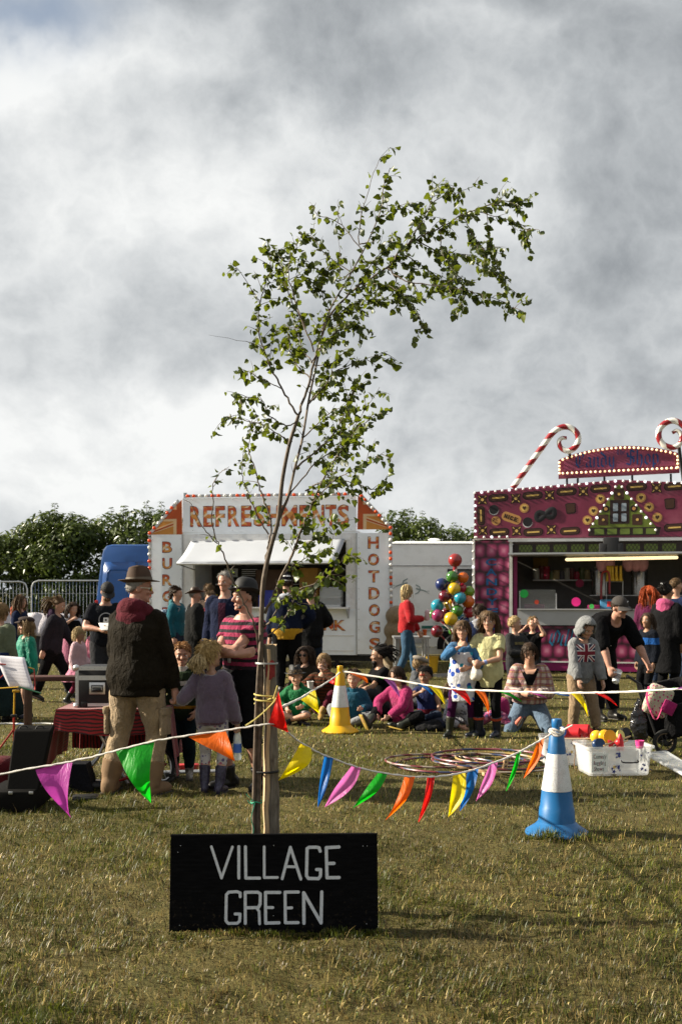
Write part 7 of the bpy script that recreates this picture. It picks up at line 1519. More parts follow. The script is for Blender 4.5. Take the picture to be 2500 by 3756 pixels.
hx0 = c0.x + .112; dish = MB().rbox((hx0 + .068, c0.y - .004, fz + fh * .46),(.135,.010,.10),.004).build('handle_dish', aluminium, fc); MB().rbox((hx0 + .068, c0.y - .0105, fz + fh * .455),(.10,.006,.062),.003).build('handle_recess', mat('dish_shadow', (.10,.10,.10),.4,.6), dish); MB().rbox((hx0 + .068, c0.y - .02, fz + fh * .42),(.075,.018,.02),.006).build('grip', black_plastic, dish); MB().tube([(hx0 + .03, c0.y - .015, fz + fh * .42),(hx0 + .03, c0.y - .015, fz + fh * .50),(hx0 + .106, c0.y - .015, fz + fh * .50),(hx0 + .106, c0.y - .015, fz + fh * .42)],.005,6).build('bail', aluminium, dish)  # dark grey plate paints the shade inside the handle dish
rv = MB(); rv.ell((0,0,0),(.0035,.002,.0035), nu=7,nv=5); rvm = rv.mesh('rivet', steel, angle=None)
for k in range(9): link_mesh('rivet', rvm, fc, (c0.x + .05 + k * .055, c0.y - .0045, fz + fh - .014)); link_mesh('rivet', rvm, fc, (c0.x + .05 + k * .055, c0.y - .0045, fz + fh * .72))
for k in range(6): link_mesh('rivet', rvm, fc, (c0.x + .010, c0.y - .0045, fz + .05 + k * .05))
for x_ in (c0.x + .07, c0.x + .36): MB().rbox((x_, c0.y - .004, fz + .022),(.05,.012,.045),.004).build('caster_plate', black_plastic, fc)

# music stand
Ym = 9.5; ms = thing('music_stand', 'folding music stand with a yellow and red pole holding sheet music', 'music stand', (P(52,0, Ym).x, Ym, 0)); yel = mat('stand_yellow', (.50,.30,.02),.4,.3,bump=.05); redp = mat('stand_red', (.28,.02,.012),.4,.3,bump=.05); grnp = mat('stand_green', (.012,.09,.04),.45,.2,bump=.05)
q0, q1, q2 = P(54,2540, Ym), P(52,2625, Ym), P(52,2700, Ym); MB().tube([q0, q1],.008,8).build('upper_tube', yel, ms); MB().tube([q1, q2],.010,8).build('lower_tube', redp, ms); MB().rbox(q1,(.05,.03,.025),.006).build('clamp', black_plastic, ms)
for a in (90,210,330): MB().tube([q2 + Vector((0,0,.06)), Vector((q2.x + .3 * math.cos(R(a)), Ym + .3 * math.sin(R(a)),.01))],.008,6).build('leg', redp, ms)
MB().tube([q2 + Vector((0,0,.1)), Vector((q2.x, Ym, .05))],.009,6).build('stem', redp, ms); MB().rbox(P(60,2535, Ym),(.06,.03,.022),.005).build('bracket', yel, ms)
A, B_, C_, D_ = P(-14,2404, Ym + .06), P(92,2411, Ym + .06), P(36,2522, Ym - .04), P(128,2532, Ym - .06)
MB().tube([P(-40,2527, Ym - .07), P(70,2520, Ym - .075)],.012,6,flat=.5).build('ledge', yel, ms); MB().tube([P(70,2519, Ym - .075), P(152,2543, Ym - .09)],.013,6,flat=.5).build('ledge', grnp, ms)
for a, c_, m_ in ((P(-10,2434, Ym + .02), P(22,2437, Ym + .01), redp),(P(72,2434, Ym + .03), P(106,2448, Ym + .02), grnp),(P(106,2448, Ym + .02), P(126,2454, Ym + .02), yel),(P(126,2454, Ym + .02), P(130,2530, Ym - .07), redp),(P(-20,2505, Ym + .02), P(20,2470, Ym + .03), redp)): MB().tube([a, c_],.0055,6).build('arm', m_, ms)
shm, T, b_ = nodemat('sheet_music'); u_, v_, _ = T.sep(T.n('ShaderNodeUVMap').outputs[0])
st_ = T.m('FRACT', T.m('MULTIPLY', v_, 10.)); ln = T.m('MULTIPLY', T.m('LESS_THAN', T.m('FRACT', T.m('MULTIPLY', st_, 9.)),.35), T.m('LESS_THAN', st_, .55)); nt_ = T.m('GREATER_THAN', T.noise(T.comb(T.m('MULTIPLY', u_, 60.), T.m('MULTIPLY', v_, 60.),0.),1., 2),.66); mg = T.m('LESS_THAN', T.m('ABSOLUTE', T.m('SUBTRACT', u_, .5)),.43)
ink = T.m('MULTIPLY', T.m('MAXIMUM', T.m('MULTIPLY', ln, .5), T.m('MULTIPLY', nt_, T.m('LESS_THAN', st_, .75))), mg); T.put(b_.inputs['Base Color'], T.mix(ink, (.62,.60,.64),(.10,.10,.13))); b_.inputs['Roughness'].default_value = .8
b = MB(); b.grid(lambda u, v: C_.lerp(D_, u).lerp(A.lerp(B_, u), v) + Vector((0,-.02 * math.sin(math.pi * v) + .008 * math.sin(u * 5),0)),8,8); so = b.build('sheet_music', shm, org=(C_ + D_) / 2); so.modifiers.new('solid', 'SOLIDIFY').thickness = .012; tag(so, 'open book of sheet music resting on the music stand', 'sheet music')

# open black case at the left
Yk2 = 7.9; kc = thing('open_case', 'open black instrument case with its lid standing upright at the left', 'case', (P(70,0, Yk2).x, Yk2,0)); cb_ = mat('case_leatherette', (.007,.0065,.006),.8,bump=.35,bscale=120,spec=.08)
a0, a1 = P(-60,0, Yk2).x, P(122,0, Yk2).x; MB().rbox(((a0 + a1) / 2, Yk2 + .25,.075),(a1 - a0,.5,.15),.015).build('base', cb_, kc)
q = [P(22,2905, Yk2 + .1), P(140,2905, Yk2 + .1), P(190,2678, Yk2 + .22), P(52,2680, Yk2 + .22)]; b = MB(); n_ = Vector((0,.11,.03)); 
b.loft([[v for v in q],[v + n_ for v in q]]); lo = b.build('lid', cb_, kc, smooth=False); bv = lo.modifiers.new('bevel', 'BEVEL'); bv.width = .012; bv.segments = 2
for px in (70,130): MB().tube(spline([P(px, 2679, Yk2 + .25), P(px + 8,2664, Yk2 + .25), P(px + 26,2663, Yk2 + .25), P(px + 34,2670, Yk2 + .25)],4),.006,6).build('latch', dark_metal, lo)
for px in (40,115): MB().rbox(P(px, 2908, Yk2 - .01),(.03,.014,.02),.003).build('clasp', steel, kc)
b = MB(); c0 = Vector((P(5,0,8.7).x, 8.7,0)); b.rbox(c0 + Vector((0,0,.14)),(.22,.3,.28),.07,seg=3); tag(b.build('maroon_bag', cloth('maroon_bag', (.09,.010,.014)), org=c0), 'dark red holdall behind the open case at the left edge', 'bag')

# kit on the grass around the man's feet
uc = thing('unicycle', 'small unicycle with black tyre and red frame lying behind the man in the trilby', 'unicycle', (P(560,0,9.0).x, 9.0,0))
c0 = P(592,2826,9.05); c0.z = .16; Rw = X3(76,0,62)
def torus(c_, r, rr_, Rm, n=36,k=8):
    b = MB(); pts = [c_ + Rm @ Vector((r * math.cos(2 * math.pi * i / n), r * math.sin(2 * math.pi * i / n),0)) for i in range(n + 1)]; b.tube(pts, rr_, k, cap=False, up=Rm @ Vector((0,0,1))); return b
torus(c0,.145,.018, Rw).build('tyre', rubber, uc); torus(c0,.125,.006, Rw).build('rim', aluminium, uc)
for k in range(14): b = MB(); a = 2 * math.pi * k / 14; b.tube([c0, c0 + Rw @ Vector((.125 * math.cos(a),.125 * math.sin(a),0))],.0016,4); b.build('spoke', steel, uc)
b = MB(); ax_ = Rw @ Vector((0,0,1)); b.tube([c0 - ax_ * .05, c0 + ax_ * .05],.012,8); b.build('hub', steel, uc); fk = P(430,2850,8.9); fk.z = .05
for s_ in (-1,1): MB().tube([c0 + ax_ * .05 * s_, c0 + ax_ * .05 * s_ + (fk - c0) * .6, fk],.010,6).build('fork_leg', mat('unicycle_red', (.26,.012,.014),.35,bump=.03), uc)
MB().tube([fk, P(352,2862,8.85)],.012,6).build('seat_post', steel, uc); sb = P(345,2868,8.8); sb.z = .035; b = MB(); b.ell(sb, (.13,.055,.03), nu=14,nv=8); b.build('saddle', black_plastic, uc); MB().rbox(c0 + ax_ * .1 + Vector((0,0,-.1)),(.08,.05,.02),.005).build('pedal', black_plastic, uc)
kb = thing('kit_bag', 'open black kit bag with an orange trim behind the pink pennant', 'bag', (P(318,0,8.95).x, 8.95,0)); xa, xb = P(268,0,8.95).x, P(352,0,8.95).x
b = MB(); pr = [(xa, 0),(xb + .03,0),(xb, .12),(xb - .03,.22),(xa, .22)]; b.prism(pr, -.18,o=(0,8.9,0)); o = b.build('bag_body', cloth('black_bag', (.012,.012,.016)), kb, smooth=False); MB().tube([(xa, 8.89,.13),(xb - .01,8.89,.17)],.008,6).build('trim', mat('orange_trim', (.40,.14,.012),.6), kb); MB().rbox(((xa + xb) / 2,8.885,.18),(.12,.01,.05),.003).build('pocket', cloth('blue_pocket', (.012,.03,.07)), kb)
b = MB(); c0 = P(315,2930,8.42); c0.z = .012; b.rbox(c0,(.20,.16,.022),.01, X3(0,0,12)); b.rbox(c0 + Vector((0,0,.013)),(.16,.12,.006),.003, X3(0,0,12)); tag(b.build('black_tray', black_plastic, org=Vector((c0.x, c0.y, 0))), 'flat black plastic tray on the grass below the pink pennant', 'tray')
b = MB(); c0 = P(690,2848,9.5); c0.z = .02
for k, (x_, a) in enumerate(((0,8),(.06,8))): d = Vector((math.cos(R(a)), math.sin(R(a)),0)); b.tube([c0 + Vector((-.22, x_, 0)), c0 + Vector((-.22, x_, 0)) + d * .5],.012,8)
b.tube([c0 + Vector((-.22,0,0)), c0 + Vector((-.22,.06,0))],.012,8); tag(b.build('metal_frame', aluminium, org=Vector((c0.x, c0.y, 0))), 'bent aluminium tube frame lying on the grass behind the girl in purple', 'frame')
b = MB(); c0 = P(690,2818,9.75); c0.z = .03; b.rbox(c0,(.2,.1,.06),.015, X3(0,0,8)); tag(b.build('red_toolbox', mat('red_box', (.38,.02,.02),.5,bump=.05), org=Vector((c0.x, c0.y, 0))), 'small red box on the grass behind the boy in dark green', 'box')

# traffic cones
def cone(label, px, py, H_, cols, m_base, name='traffic_cone', rot=20.):
    c0 = G(px, py); root = thing(name, label, 'traffic cone', c0,0, 'traffic cones holding up the bunting'); s = H_ / .75
    b = MB()
    def fl(v, a): return v
    oc = []
    for (r, z) in ((.204,.0),(.208,.010),(.200,.020),(.145,.055),(.121,.08)):
        ring = []
        for j in range(40):
            a = 2 * math.pi * j / 40 + R(rot); k = 1 + (.022 * math.cos(8 * (a - R(rot))) if r > .2 else 0); ring.append(c0 + Vector((r * s * k * math.cos(a), r * s * k * math.sin(a), z * s)))
        oc.append(ring)
    b.loft(oc); b.build('foot', m_base, root)
    seg = [(.125,.07),(.118,.20),(.124,.203),(.104,.26),(.097,.262)]
    zb_ = [(.120,.06),(.112,.185),(.105,.195),(.095,.285)]
    def seclathe(prof, m_, nm): b = MB(); b.lathe([(r * s, z * s) for r, z in prof], c0,32); return b.build(nm, m_, root, angle=35)
    seclathe([(.122,.06),(.113,.17),(.108,.178),(.097,.285),(.05,.286)], cols[0], 'lower_body'); sl = seclathe([(.099,.285),(.0995,.287),(.063,.525),(.05,.526)], cols[1], 'reflective_sleeve'); seclathe([(.0605,.525),(.0465,.655),(.040,.667),(.032,.672),(.031,.70),(.026,.701)], cols[2], 'upper_body'); seclathe([(.031,.698),(.0335,.703),(.0335,.742),(.029,.75),(.012,.75),(.0,.745)], cols[2], 'cap')
    return root
blue_pl = mat('cone_blue', (.006,.10,.27),.42,var=.12,bump=.06,bscale=15,dirt=((.12,.2,.3),6,.3)); yel_pl = mat('cone_yellow', (.60,.33,.004),.42,var=.1,bump=.06,bscale=15,dirt=((.35,.2,.03),6,.3))
slm, T, b_ = nodemat('reflective_sleeve'); tc = T.n('ShaderNodeTexCoord').outputs['Object']; vo = T.n('ShaderNodeTexVoronoi'); vo.feature = 'DISTANCE_TO_EDGE'; T.put(vo.inputs['Vector'], T.vm('ADD', tc, T.vm('SCALE', T.noise(tc, 9,3,out=1)))); vo.inputs['Scale'].default_value = 16
c = T.mix(T.rng(vo.outputs[0],.0,.03),(.30,.31,.31),(.66,.68,.70)); c = T.mix(T.m('MULTIPLY', T.rng(T.noise(tc, 12,5),.5,.7),.35), c, (.40,.39,.36)); T.put(b_.inputs['Base Color'], c); b_.inputs['Roughness'].default_value = .4; T.put(b_.inputs['Normal'], T.bump(vo.outputs[0],.4,.004))
cone('blue traffic cone with a cracked white sleeve tied to the bunting', 2040,3056,.757,(blue_pl, slm, blue_pl), blue_pl, rot=10)
yc = cone('yellow traffic cone with a white sleeve in front of the seated audience', 1247,2684,.755,(yel_pl, slm, yel_pl), yel_pl, rot=35)

# juggling tubs
clear_pl = mat('clear_plastic', (.80,.82,.84),.18,var=.03,bump=.05,bscale=10,alpha=.34,spec=.6)
star_b = mat('star_blue', (.012,.03,.20),.5,bump=0); star_y = mat('star_yellow', (.60,.42,.12),.5,bump=0)
def tub(label, c0, w_, d_, h, rot, name='storage_tub'):
    root = thing(name, label, 'tub', c0,R(rot), 'clear plastic tubs of juggling kit'); ORG[root.name] = Vector((0,0,0)); b = MB()
    def rr_(w2, d2, z_, r=.05): return [Vector((p[0], p[1], z_)) for p in rrect(w2, d2, r, 5)]
    b.loft([rr_(w_ * .88, d_ * .88,.0), rr_(w_ * .9, d_ * .9,.012), rr_(w_ * .98, d_ * .98, h - .03), rr_(w_ * .98, d_ * .98, h - .025), rr_(w_ * 1.05, d_ * 1.06, h - .02), rr_(w_ * 1.05, d_ * 1.06, h), rr_(w_ * .97, d_ * .97, h), rr_(w_ * .95, d_ * .95, h - .03), rr_(w_ * .87, d_ * .87,.018)], cap=True); b.build('bin', clear_pl, root)
    for k in range(3): x_ = (-.25 + .25 * k) * w_; b = MB(); b.prism([(-.006,0),(.006,0),(.006, h - .04),(-.006, h - .04)],.004,o=(x_, -d_ * .46 - .012,.01), ay=(0,-.06,1)); b.build('rib', clear_pl, root, smooth=False)
    return root
def star(root, x_, y_, z_, r, m_, rot=0.): 
    q = [((r if k % 2 == 0 else r * .42) * math.cos(math.pi / 2 + math.pi * k / 5 + rot),(r if k % 2 == 0 else r * .42) * math.sin(math.pi / 2 + math.pi * k / 5 + rot)) for k in range(10)]; b = MB(); b.prism(q, .001,o=(x_, y_, z_), ay=(0,-.06,1)); b.build('star_sticker', m_, root, smooth=False)
t1 = tub('clear plastic tub with star stickers and a juggling show label on its front', Vector((P(2246,0,9.65).x, 9.65,0)),.60,.40,.255,6); t2 = tub('clear plastic tub of rolls and sticks behind the blue cone', Vector((P(2062,0,10.2).x, 10.2,0)),.42,.34,.25,-8)
rs2 = random.Random(5)
for k in range(20): x_ = rs2.choice((rs2.uniform(-.08,.02), rs2.uniform(.17,.27))); z_ = rs2.uniform(.03,.20); star(t1, x_, -.40 * .45 - .010 - .05 * z_ - .002, z_, rs2.uniform(.009,.022), rs2.choice((star_b, star_b, star_y)), rs2.random())
for k in range(12): z_ = rs2.uniform(.05,.21); star(t2, rs2.uniform(-.15,.17),-.34 * .45 - .010 - .05 * z_, z_, rs2.uniform(.009,.022), rs2.choice((star_b, star_b, star_y)), rs2.random())
b = MB(); b.prism([(-.26,.035),(-.115,.035),(-.115,.205),(-.26,.205)],.001,o=(0,-.186,0), ay=(0,-.06,1)); lbo = b.build('label', mat('label_paper', (.74,.77,.74),.6,bump=0), t1,smooth=False)
ink_m = mat('label_ink', (.03,.05,.05),.6,bump=0); ink_r = mat('label_ink_red', (.30,.04,.08),.6,bump=0)
for (wd, z_, xs) in (('Comedy', .155,-.245),('Juggling', .10,-.247),('Shows', .048,-.238)):
    x_ = xs
    for ci, ch in enumerate(wd):
        lw = {'m': .022, 'w': .02, 'i': .004, 'l': .004, 'C': .020, 'J': .013}.get(ch, .0135); hh_ = .036 if ch in 'CJSdhl' else .030 if ch == 'i' else .025; z2 = z_ - (.010 if ch in 'yg' else 0); 
        if ch in 'yg': hh_ = .035
        gx, gz, gy, ff = GT[ch]; b = MB(); b.add([Vector((x_ + a * lw, -.1885 - .06 * (z2 + d * hh_), z2 + d * hh_)) for a, d in zip(gx, gz)], ff); b.build('label_letter', ink_r if ci % 3 == 0 else ink_m, lbo, smooth=False); x_ += lw + .0035
b = MB(); b.tube(spline([(.0,-.205,.135),(.005,-.235,.125),(.07,-.24,.122),(.14,-.235,.125),(.145,-.205,.135)],4),.006,6); b.build('handle', dark_metal, t1)
lid = thing('tub_lid', 'clear tub lid leaning on the grass at the right', 'lid', (P(2440,0,9.4).x, 9.4,0)); q = [P(2368,2752,9.75), P(2412,2752,9.75), P(2515,2815,9.35), P(2510,2856,9.2)]; q = [P(2362,2765,9.8), P(2440,2757,9.9), P(2570,2838,9.45), P(2560,2872,9.2)]
b = MB(); b.grid(lambda u, v: q[0].lerp(q[1], u).lerp(q[3].lerp(q[2], u), v),4,6); lo = b.build('panel', clear_pl, lid); lo.modifiers.new('solid', 'SOLIDIFY').thickness = .012
b = MB(); b.tube(q + [q[0]],.013,8); b.build('rim', clear_pl, lid)
def cupshape(c_, d, r, L, m_, name, label, cat='diabolo', two=True):
    d = Vector(d).normalized(); b = MB(); pr = [(r, -L),(r * .96,-L * .75),(r * .75,-L * .4),(r * .2,-L * .08),(r * .2, L * .08),(r * .75, L * .4),(r * .96, L * .75),(r, L)]; pts = [c_ + d * z for _, z in pr]; b.tube(pts, [p_[0] for p_ in pr],18); return tag(b.build(name, m_, org=Vector(c_)), label, cat)
yb1, yb2, rb = mat('diabolo_yellow', (.62,.40,.02),.35,bump=.03), mat('diabolo_amber', (.66,.33,.01),.3,bump=.03), mat('kit_red', (.40,.014,.02),.35,bump=.03)
c1_ = lambda px, py, Y: P(px, py, Y)
b = MB(); cc_ = c1_(2186,2702,9.85); b.ell(cc_, (.058,.05,.058), nu=18,nv=12); tag(b.build('juggling_ball', yb1,org=cc_), 'large pale yellow ball in the front juggling tub', 'ball')
cupshape(c1_(2225,2702,9.72),(.25,-1,.1),.062,.05, yb2, 'diabolo', 'amber yellow diabolo lying at the front of the juggling tub')
cupshape(c1_(2262,2700,9.9),(.5,-.6,.3),.05,.045,mat('diabolo_cream', (.5,.42,.12),.4), 'diabolo', 'cream yellow diabolo behind the amber one'); cupshape(c1_(2193,2728,9.5),(.1,-1,.25),.045,.04,mat('diabolo_navy', (.012,.035,.10),.3), 'diabolo', 'navy blue diabolo at the front rim of the tub')
cupshape(c1_(2288,2685,9.95),(.2,-.8,.2),.04,.035, black_plastic, 'diabolo', 'black diabolo at the back of the juggling tub'); cupshape(c1_(2250,2726,9.55),(1,-.2,.2),.038,.05, rb, 'diabolo', 'red diabolo lying sideways in the juggling tub')
b = MB(); cc_ = c1_(2272,2722,9.55); b.lathe([(0,.075),(.012,.07),(.022,.045),(.032,.0),(.036,-.05),(.03,-.075),(0,-.08)], cc_, 16); tag(b.build('juggling_club_head', rb, org=cc_), 'pointed red club end sticking up in the juggling tub', 'club'); b = MB(); cc_ = c1_(2344,2735,9.5); b.lathe([(0,-.03),(.03,-.02),(.037,.02),(.04,.045),(.035,.045),(.0,.0)], cc_, 16); tag(b.build('pink_cup', mat('pink_pl', (.62,.05,.22),.3,bump=0), org=cc_), 'bright pink plastic cup at the right rim of the tub', 'cup')
for k, (a, c_) in enumerate(((c1_(2212,2735,9.45), c1_(2310,2700,9.75)),(c1_(2236,2742,9.5), c1_(2300,2716,9.8)))): b = MB(); b.tube([a, c_],.007,8); tag(b.build('hand_stick', mat('pale_wood', (.34,.22,.11),.6,var=.2,bump=.2), org=a),('upper' if k == 0 else 'lower') + ' wooden diabolo stick across the front tub', 'stick')
for k, (px, py, r_, L, nm) in enumerate(((2090,2687,.05,.09, 'left'),(2120,2677,.052,.1, 'middle'),(2148,2690,.056,.06, 'right'))):
    cc_ = c1_(px, py, 10.2); b = MB(); d = Vector((.9,-.5,.05)).normalized() if k < 2 else Vector((.15,-1,.1)).normalized(); b.tube([cc_ - d * L, cc_ + d * L], r_, 18); ro_ = b.build('cloth_roll', rb, org=cc_); tag(ro_, nm + ' red rolled mat on top of the rear tub', 'roll')
    if k == 2:
        for q_ in (.015,.028,.041): torus(cc_ + d * L, q_, .003,Matrix((frame(d)[0], frame(d)[1], d)).transposed(),20,5).build('spiral_edge', mat('roll_edge', (.55,.07,.08),.5), ro_)
b = MB(); cc_ = c1_(2058,2683,10.2); b.ell(cc_, (.05,.05,.05), nu=16,nv=10); tag(b.build('juggling_ball', mat('ball_blue', (.012,.10,.40),.35), org=cc_), 'blue ball at the left of the rear tub', 'ball')
b = MB(); b.tube([c1_(1975,2712,10.15), c1_(2200,2710,10.0)],.010,8); tag(b.build('bamboo_stick', MATS['pale_wood'], org=c1_(2080,2711,10.1)), 'long bamboo stick lying across the rear tub', 'stick')
b = MB(); b.tube(spline([c1_(2097,2712,9.95), c1_(2108,2760,9.95), c1_(2104,2800,9.95), c1_(2110,2842,9.9)],6),.004,5); tag(b.build('brown_string', mat('string', (.22,.13,.07),.9), org=c1_(2100,2800,9.95)), 'brown string hanging from the stick between the two tubs', 'string')

# hula hoops
hz_ = .018
def hoop(label, px, py, r, z, tilt, cols, seed):
    c0 = G(px, py); c0.z = z; Rm = X3(*tilt); n = 120; b = MB(); pts = [c0 + Rm @ Vector((r * math.cos(2 * math.pi * i / n), r * math.sin(2 * math.pi * i / n),0)) for i in range(n + 1)]
    b.tube(pts, .0105,8,cap=False, up=Rm @ Vector((0,0,1))); b.mi = [((i // 8 + (i % 8)) // 5) % len(cols) for i in range(len(b.f))]; tag(b.build('hula_hoop', cols, org=c0), label, 'hula hoop', 'hula hoops stacked on the grass')
hr_, hbl, hp_, hw = mat('hoop_red', (.11,.014,.018),.4,bump=.03), mat('hoop_blue', (.02,.032,.08),.4,bump=.03), mat('hoop_pink', (.16,.04,.055),.35,bump=.03), mat('hoop_pale', (.24,.20,.16),.4,bump=.03); hy = mat('hoop_yellow', (.30,.20,.06),.4); hk = mat('hoop_black', (.03,.03,.03),.5)
hoop('pink and blue taped hula hoop, leftmost on the grass', 1640,2812,.47,.02,(-.4,0,0),[hp_, hr_, hbl],1); hoop('red and white spotted hula hoop reaching furthest left', 1580,2806,.42,.04,(-.8,.6,0),[hr_, hw],2)
hoop('red and blue spiral hula hoop on top of the pile', 1785,2802,.51,.075,(-1.3,-.4,0),[hr_, hbl, hp_],3); hoop('yellow hula hoop inside the red and blue one', 1812,2800,.36,.05,(-.6,.5,0),[hy, hy, hw],4); hoop('purple and pale dotted hula hoop in the middle of the pile', 1755,2806,.43,.045,(-.7,.6,0),[hr_, hbl, hw],5); hoop('green and yellow hula hoop at the bottom right of the pile', 1850,2812,.44,.018,(-.2,-.4,0),[hy, hk, hw],6); hoop('dark hula hoop under the red and blue one', 1830,2808,.48,.035,(-.6,0,0),[hk, hr_],7)
for k, (px, py, sz, rot, z_) in enumerate(((1852,2825,(.04,.04,.11),(0,6,0),.075),(1800,2838,(.16,.05,.03),(0,4,20),.02),(1770,2832,(.26,.03,.03),(0,-3,-25),.03),(1725,2822,(.30,.03,.025),(0,-4,-12),.045))):
    cc_ = G(px, py + 10); cc_.z = z_; b = MB(); b.rbox(cc_, sz, .004, X3(*rot)); o = b.build('wood_block', mat('pine', (.42,.27,.14),.6,var=.2,bump=.15), org=cc_); tag(o, ('upright wooden block with two holes among the hoops', 'short wooden block lying under the hoops', 'pale wooden baton in front of the hoops', 'long pale wooden stick under the hoops')[k], 'wood block')
    if k == 0:
        for dz in (.025,-.012): b = MB(); b.ell(cc_ + Vector((0,-.0205, dz)),(.009,.002,.009), nu=10,nv=6); b.build('hole', hk, o)

# pushchair
Yp = 10.9; pc_ = thing('pushchair', 'black pushchair hung with bags at the right edge of the picture', 'pushchair', (P(2420,0, Yp).x, Yp, 0)); X_ = lambda px, Y=Yp: P(px, 0, Y).x
def wheel(cx, cy, r, w_):
    c_ = Vector((cx, cy, r)); Rw = X3(90,0,6); torus(c_, r - .02,.020, Rw).build('tyre', rubber, pc_); o = torus(c_, r - .042,.007, Rw).build('rim', mat('tan_rim', (.14,.10,.06),.5), pc_); b = MB(); b.tube([c_ + Vector((0,-.03,0)), c_ + Vector((0,.03,0))],.02,10); b.build('hub', black_plastic, pc_)
    for k in range(6): a = 2 * math.pi * k / 6; b = MB(); b.tube([c_, c_ + Vector(((r - .045) * math.cos(a),0,(r - .045) * math.sin(a)))],.005,5); b.build('spoke', dark_metal, o)
wheel(X_(2414), Yp - .2,.125,.04); wheel(X_(2480), Yp + .35,.125,.04); wheel(X_(2330), Yp + .45,.09,.04); wheel(X_(2560), Yp - .15,.125,.04)
blk = cloth('pushchair_cloth', (.010,.010,.011), rough=.7)
for y_ in (Yp - .16, Yp + .3): MB().tube([P(2410,2715, y_), P(2370,2600, y_), P(2345,2510, y_), P(2300,2480, y_)],.014,8).build('frame_tube', dark_metal, pc_); MB().tube([P(2410,2712, y_), P(2480,2640, y_), P(2560,2560, y_)],.014,8).build('frame_tube', dark_metal, pc_)
MB().tube([P(2300,2480, Yp - .16), P(2300,2480, Yp + .3)],.018,8).build('handlebar', rubber, pc_)
b = MB(); b.grid(lambda u, v: P(2335 + 190 * u - 10 * math.sin(v * 3),2560 + 120 * v + 30 * math.sin(u * 3), Yp - .1 + .1 * math.sin(u * 6)),10,8); so_ = b.build('seat_shell', blk, pc_); so_.modifiers.new('solid', 'SOLIDIFY').thickness = .05
MB().rbox((X_(2440), Yp + .08,.28),(.40,.45,.16),.04).build('basket', blk, pc_)
b = MB(); b.grid(lambda u, v: P(2360 + 190 * u, 2470 + 40 * (1 - u) + 110 * v, Yp + .12 + .12 * math.sin(u * 3.1)),10,6); so_ = b.build('seat_back', blk, pc_); so_.modifiers.new('solid', 'SOLIDIFY').thickness = .06
fl_cl = cloth('flowered_bag', (.50,.47,.34), 'print', (.34,.02,.12),34.); bg_ = thing('changing_bag', 'pink and cream flowered changing bag hanging on the pushchair', 'bag', P(2410,2600, Yp - .28)); cc_ = P(2410,2570, Yp - .26)
MB().rbox(cc_, (.24,.12,.30),.04, X3(0,22,0),3).build('bag_body', fl_cl, bg_); MB().rbox(P(2450,2595, Yp - .33),(.13,.03,.13),.01, X3(0,26,0)).build('pocket', cloth('magenta_pocket', (.30,.012,.11)), bg_)
MB().tube(spline([P(2378,2518, Yp - .33), P(2370,2560, Yp - .36), P(2385,2610, Yp - .36), P(2405,2640, Yp - .34), P(2425,2600, Yp - .34)],5),.012,6,flat=.4).build('strap', cloth('pink_strap', (.55,.05,.17)), bg_)
b = MB(); b.tube([P(2346,2560, Yp - .22), P(2342,2600, Yp - .24), P(2338,2650, Yp - .25), P(2346,2705, Yp - .24), P(2350,2722, Yp - .24)],[.015,.055,.085,.07,.02],14,flat=.6); o = b.build('carrier_bag', mat('black_polythene', (.012,.012,.014),.22,bump=.8,bscale=14,bdist=.03,spec=.6), org=P(2342,2650, Yp - .25)); m_ = o.modifiers.new('remesh', 'REMESH'); m_.mode = 'VOXEL'; m_.voxel_size = .012; m_.use_smooth_shade = True; d = o.modifiers.new('folds', 'DISPLACE'); d.texture = TEX_F; d.strength = .06; tag(o, 'shiny black carrier bag hanging on the left of the pushchair', 'bag')
b = MB(); c0 = G(1838,2655); b.rbox(c0 + Vector((0,0,.16)),(.2,.18,.32),.07, X3(0,-8,10),3); tag(b.build('pink_rucksack', cloth('pink_ruck', (.34,.02,.13)), org=c0), 'pink rucksack on the grass behind the girl in yellow', 'rucksack')
for k, (px, py, sx, col, nm, lb) in enumerate(((1625,2665,.2,(.03,.036,.06), 'navy_coat_heap', 'dark blue coat heaped on the grass beside the boy in maroon'),(1570,2678,.18,(.015,.015,.016), 'black_coat_heap', 'black coat lying on the grass in front of the boy in maroon'),(1665,2580,.12,(.05,.055,.09), 'blue_bag', 'small blue bag on the grass left of the girl in the flowered dress'))):
    c0 = G(px, py); b = MB(); b.ell(c0 + Vector((0,0,.03)),(sx, .15,.07), nu=18,nv=10); b.ell(c0 + Vector((sx * .4,.02,.05)),(sx * .5,.12,.07), nu=14,nv=8); o = b.build(nm, cloth(nm, col), org=c0); m_ = o.modifiers.new('remesh', 'REMESH'); m_.mode = 'VOXEL'; m_.voxel_size = .012; m_.use_smooth_shade = True; d = o.modifiers.new('folds', 'DISPLACE'); d.texture = TEX_F; d.strength = .05; d2 = o.modifiers.new('folds2', 'DISPLACE'); d2.texture = TEX_S; d2.strength = .02; tag(o, lb, 'coat' if k < 2 else 'bag')
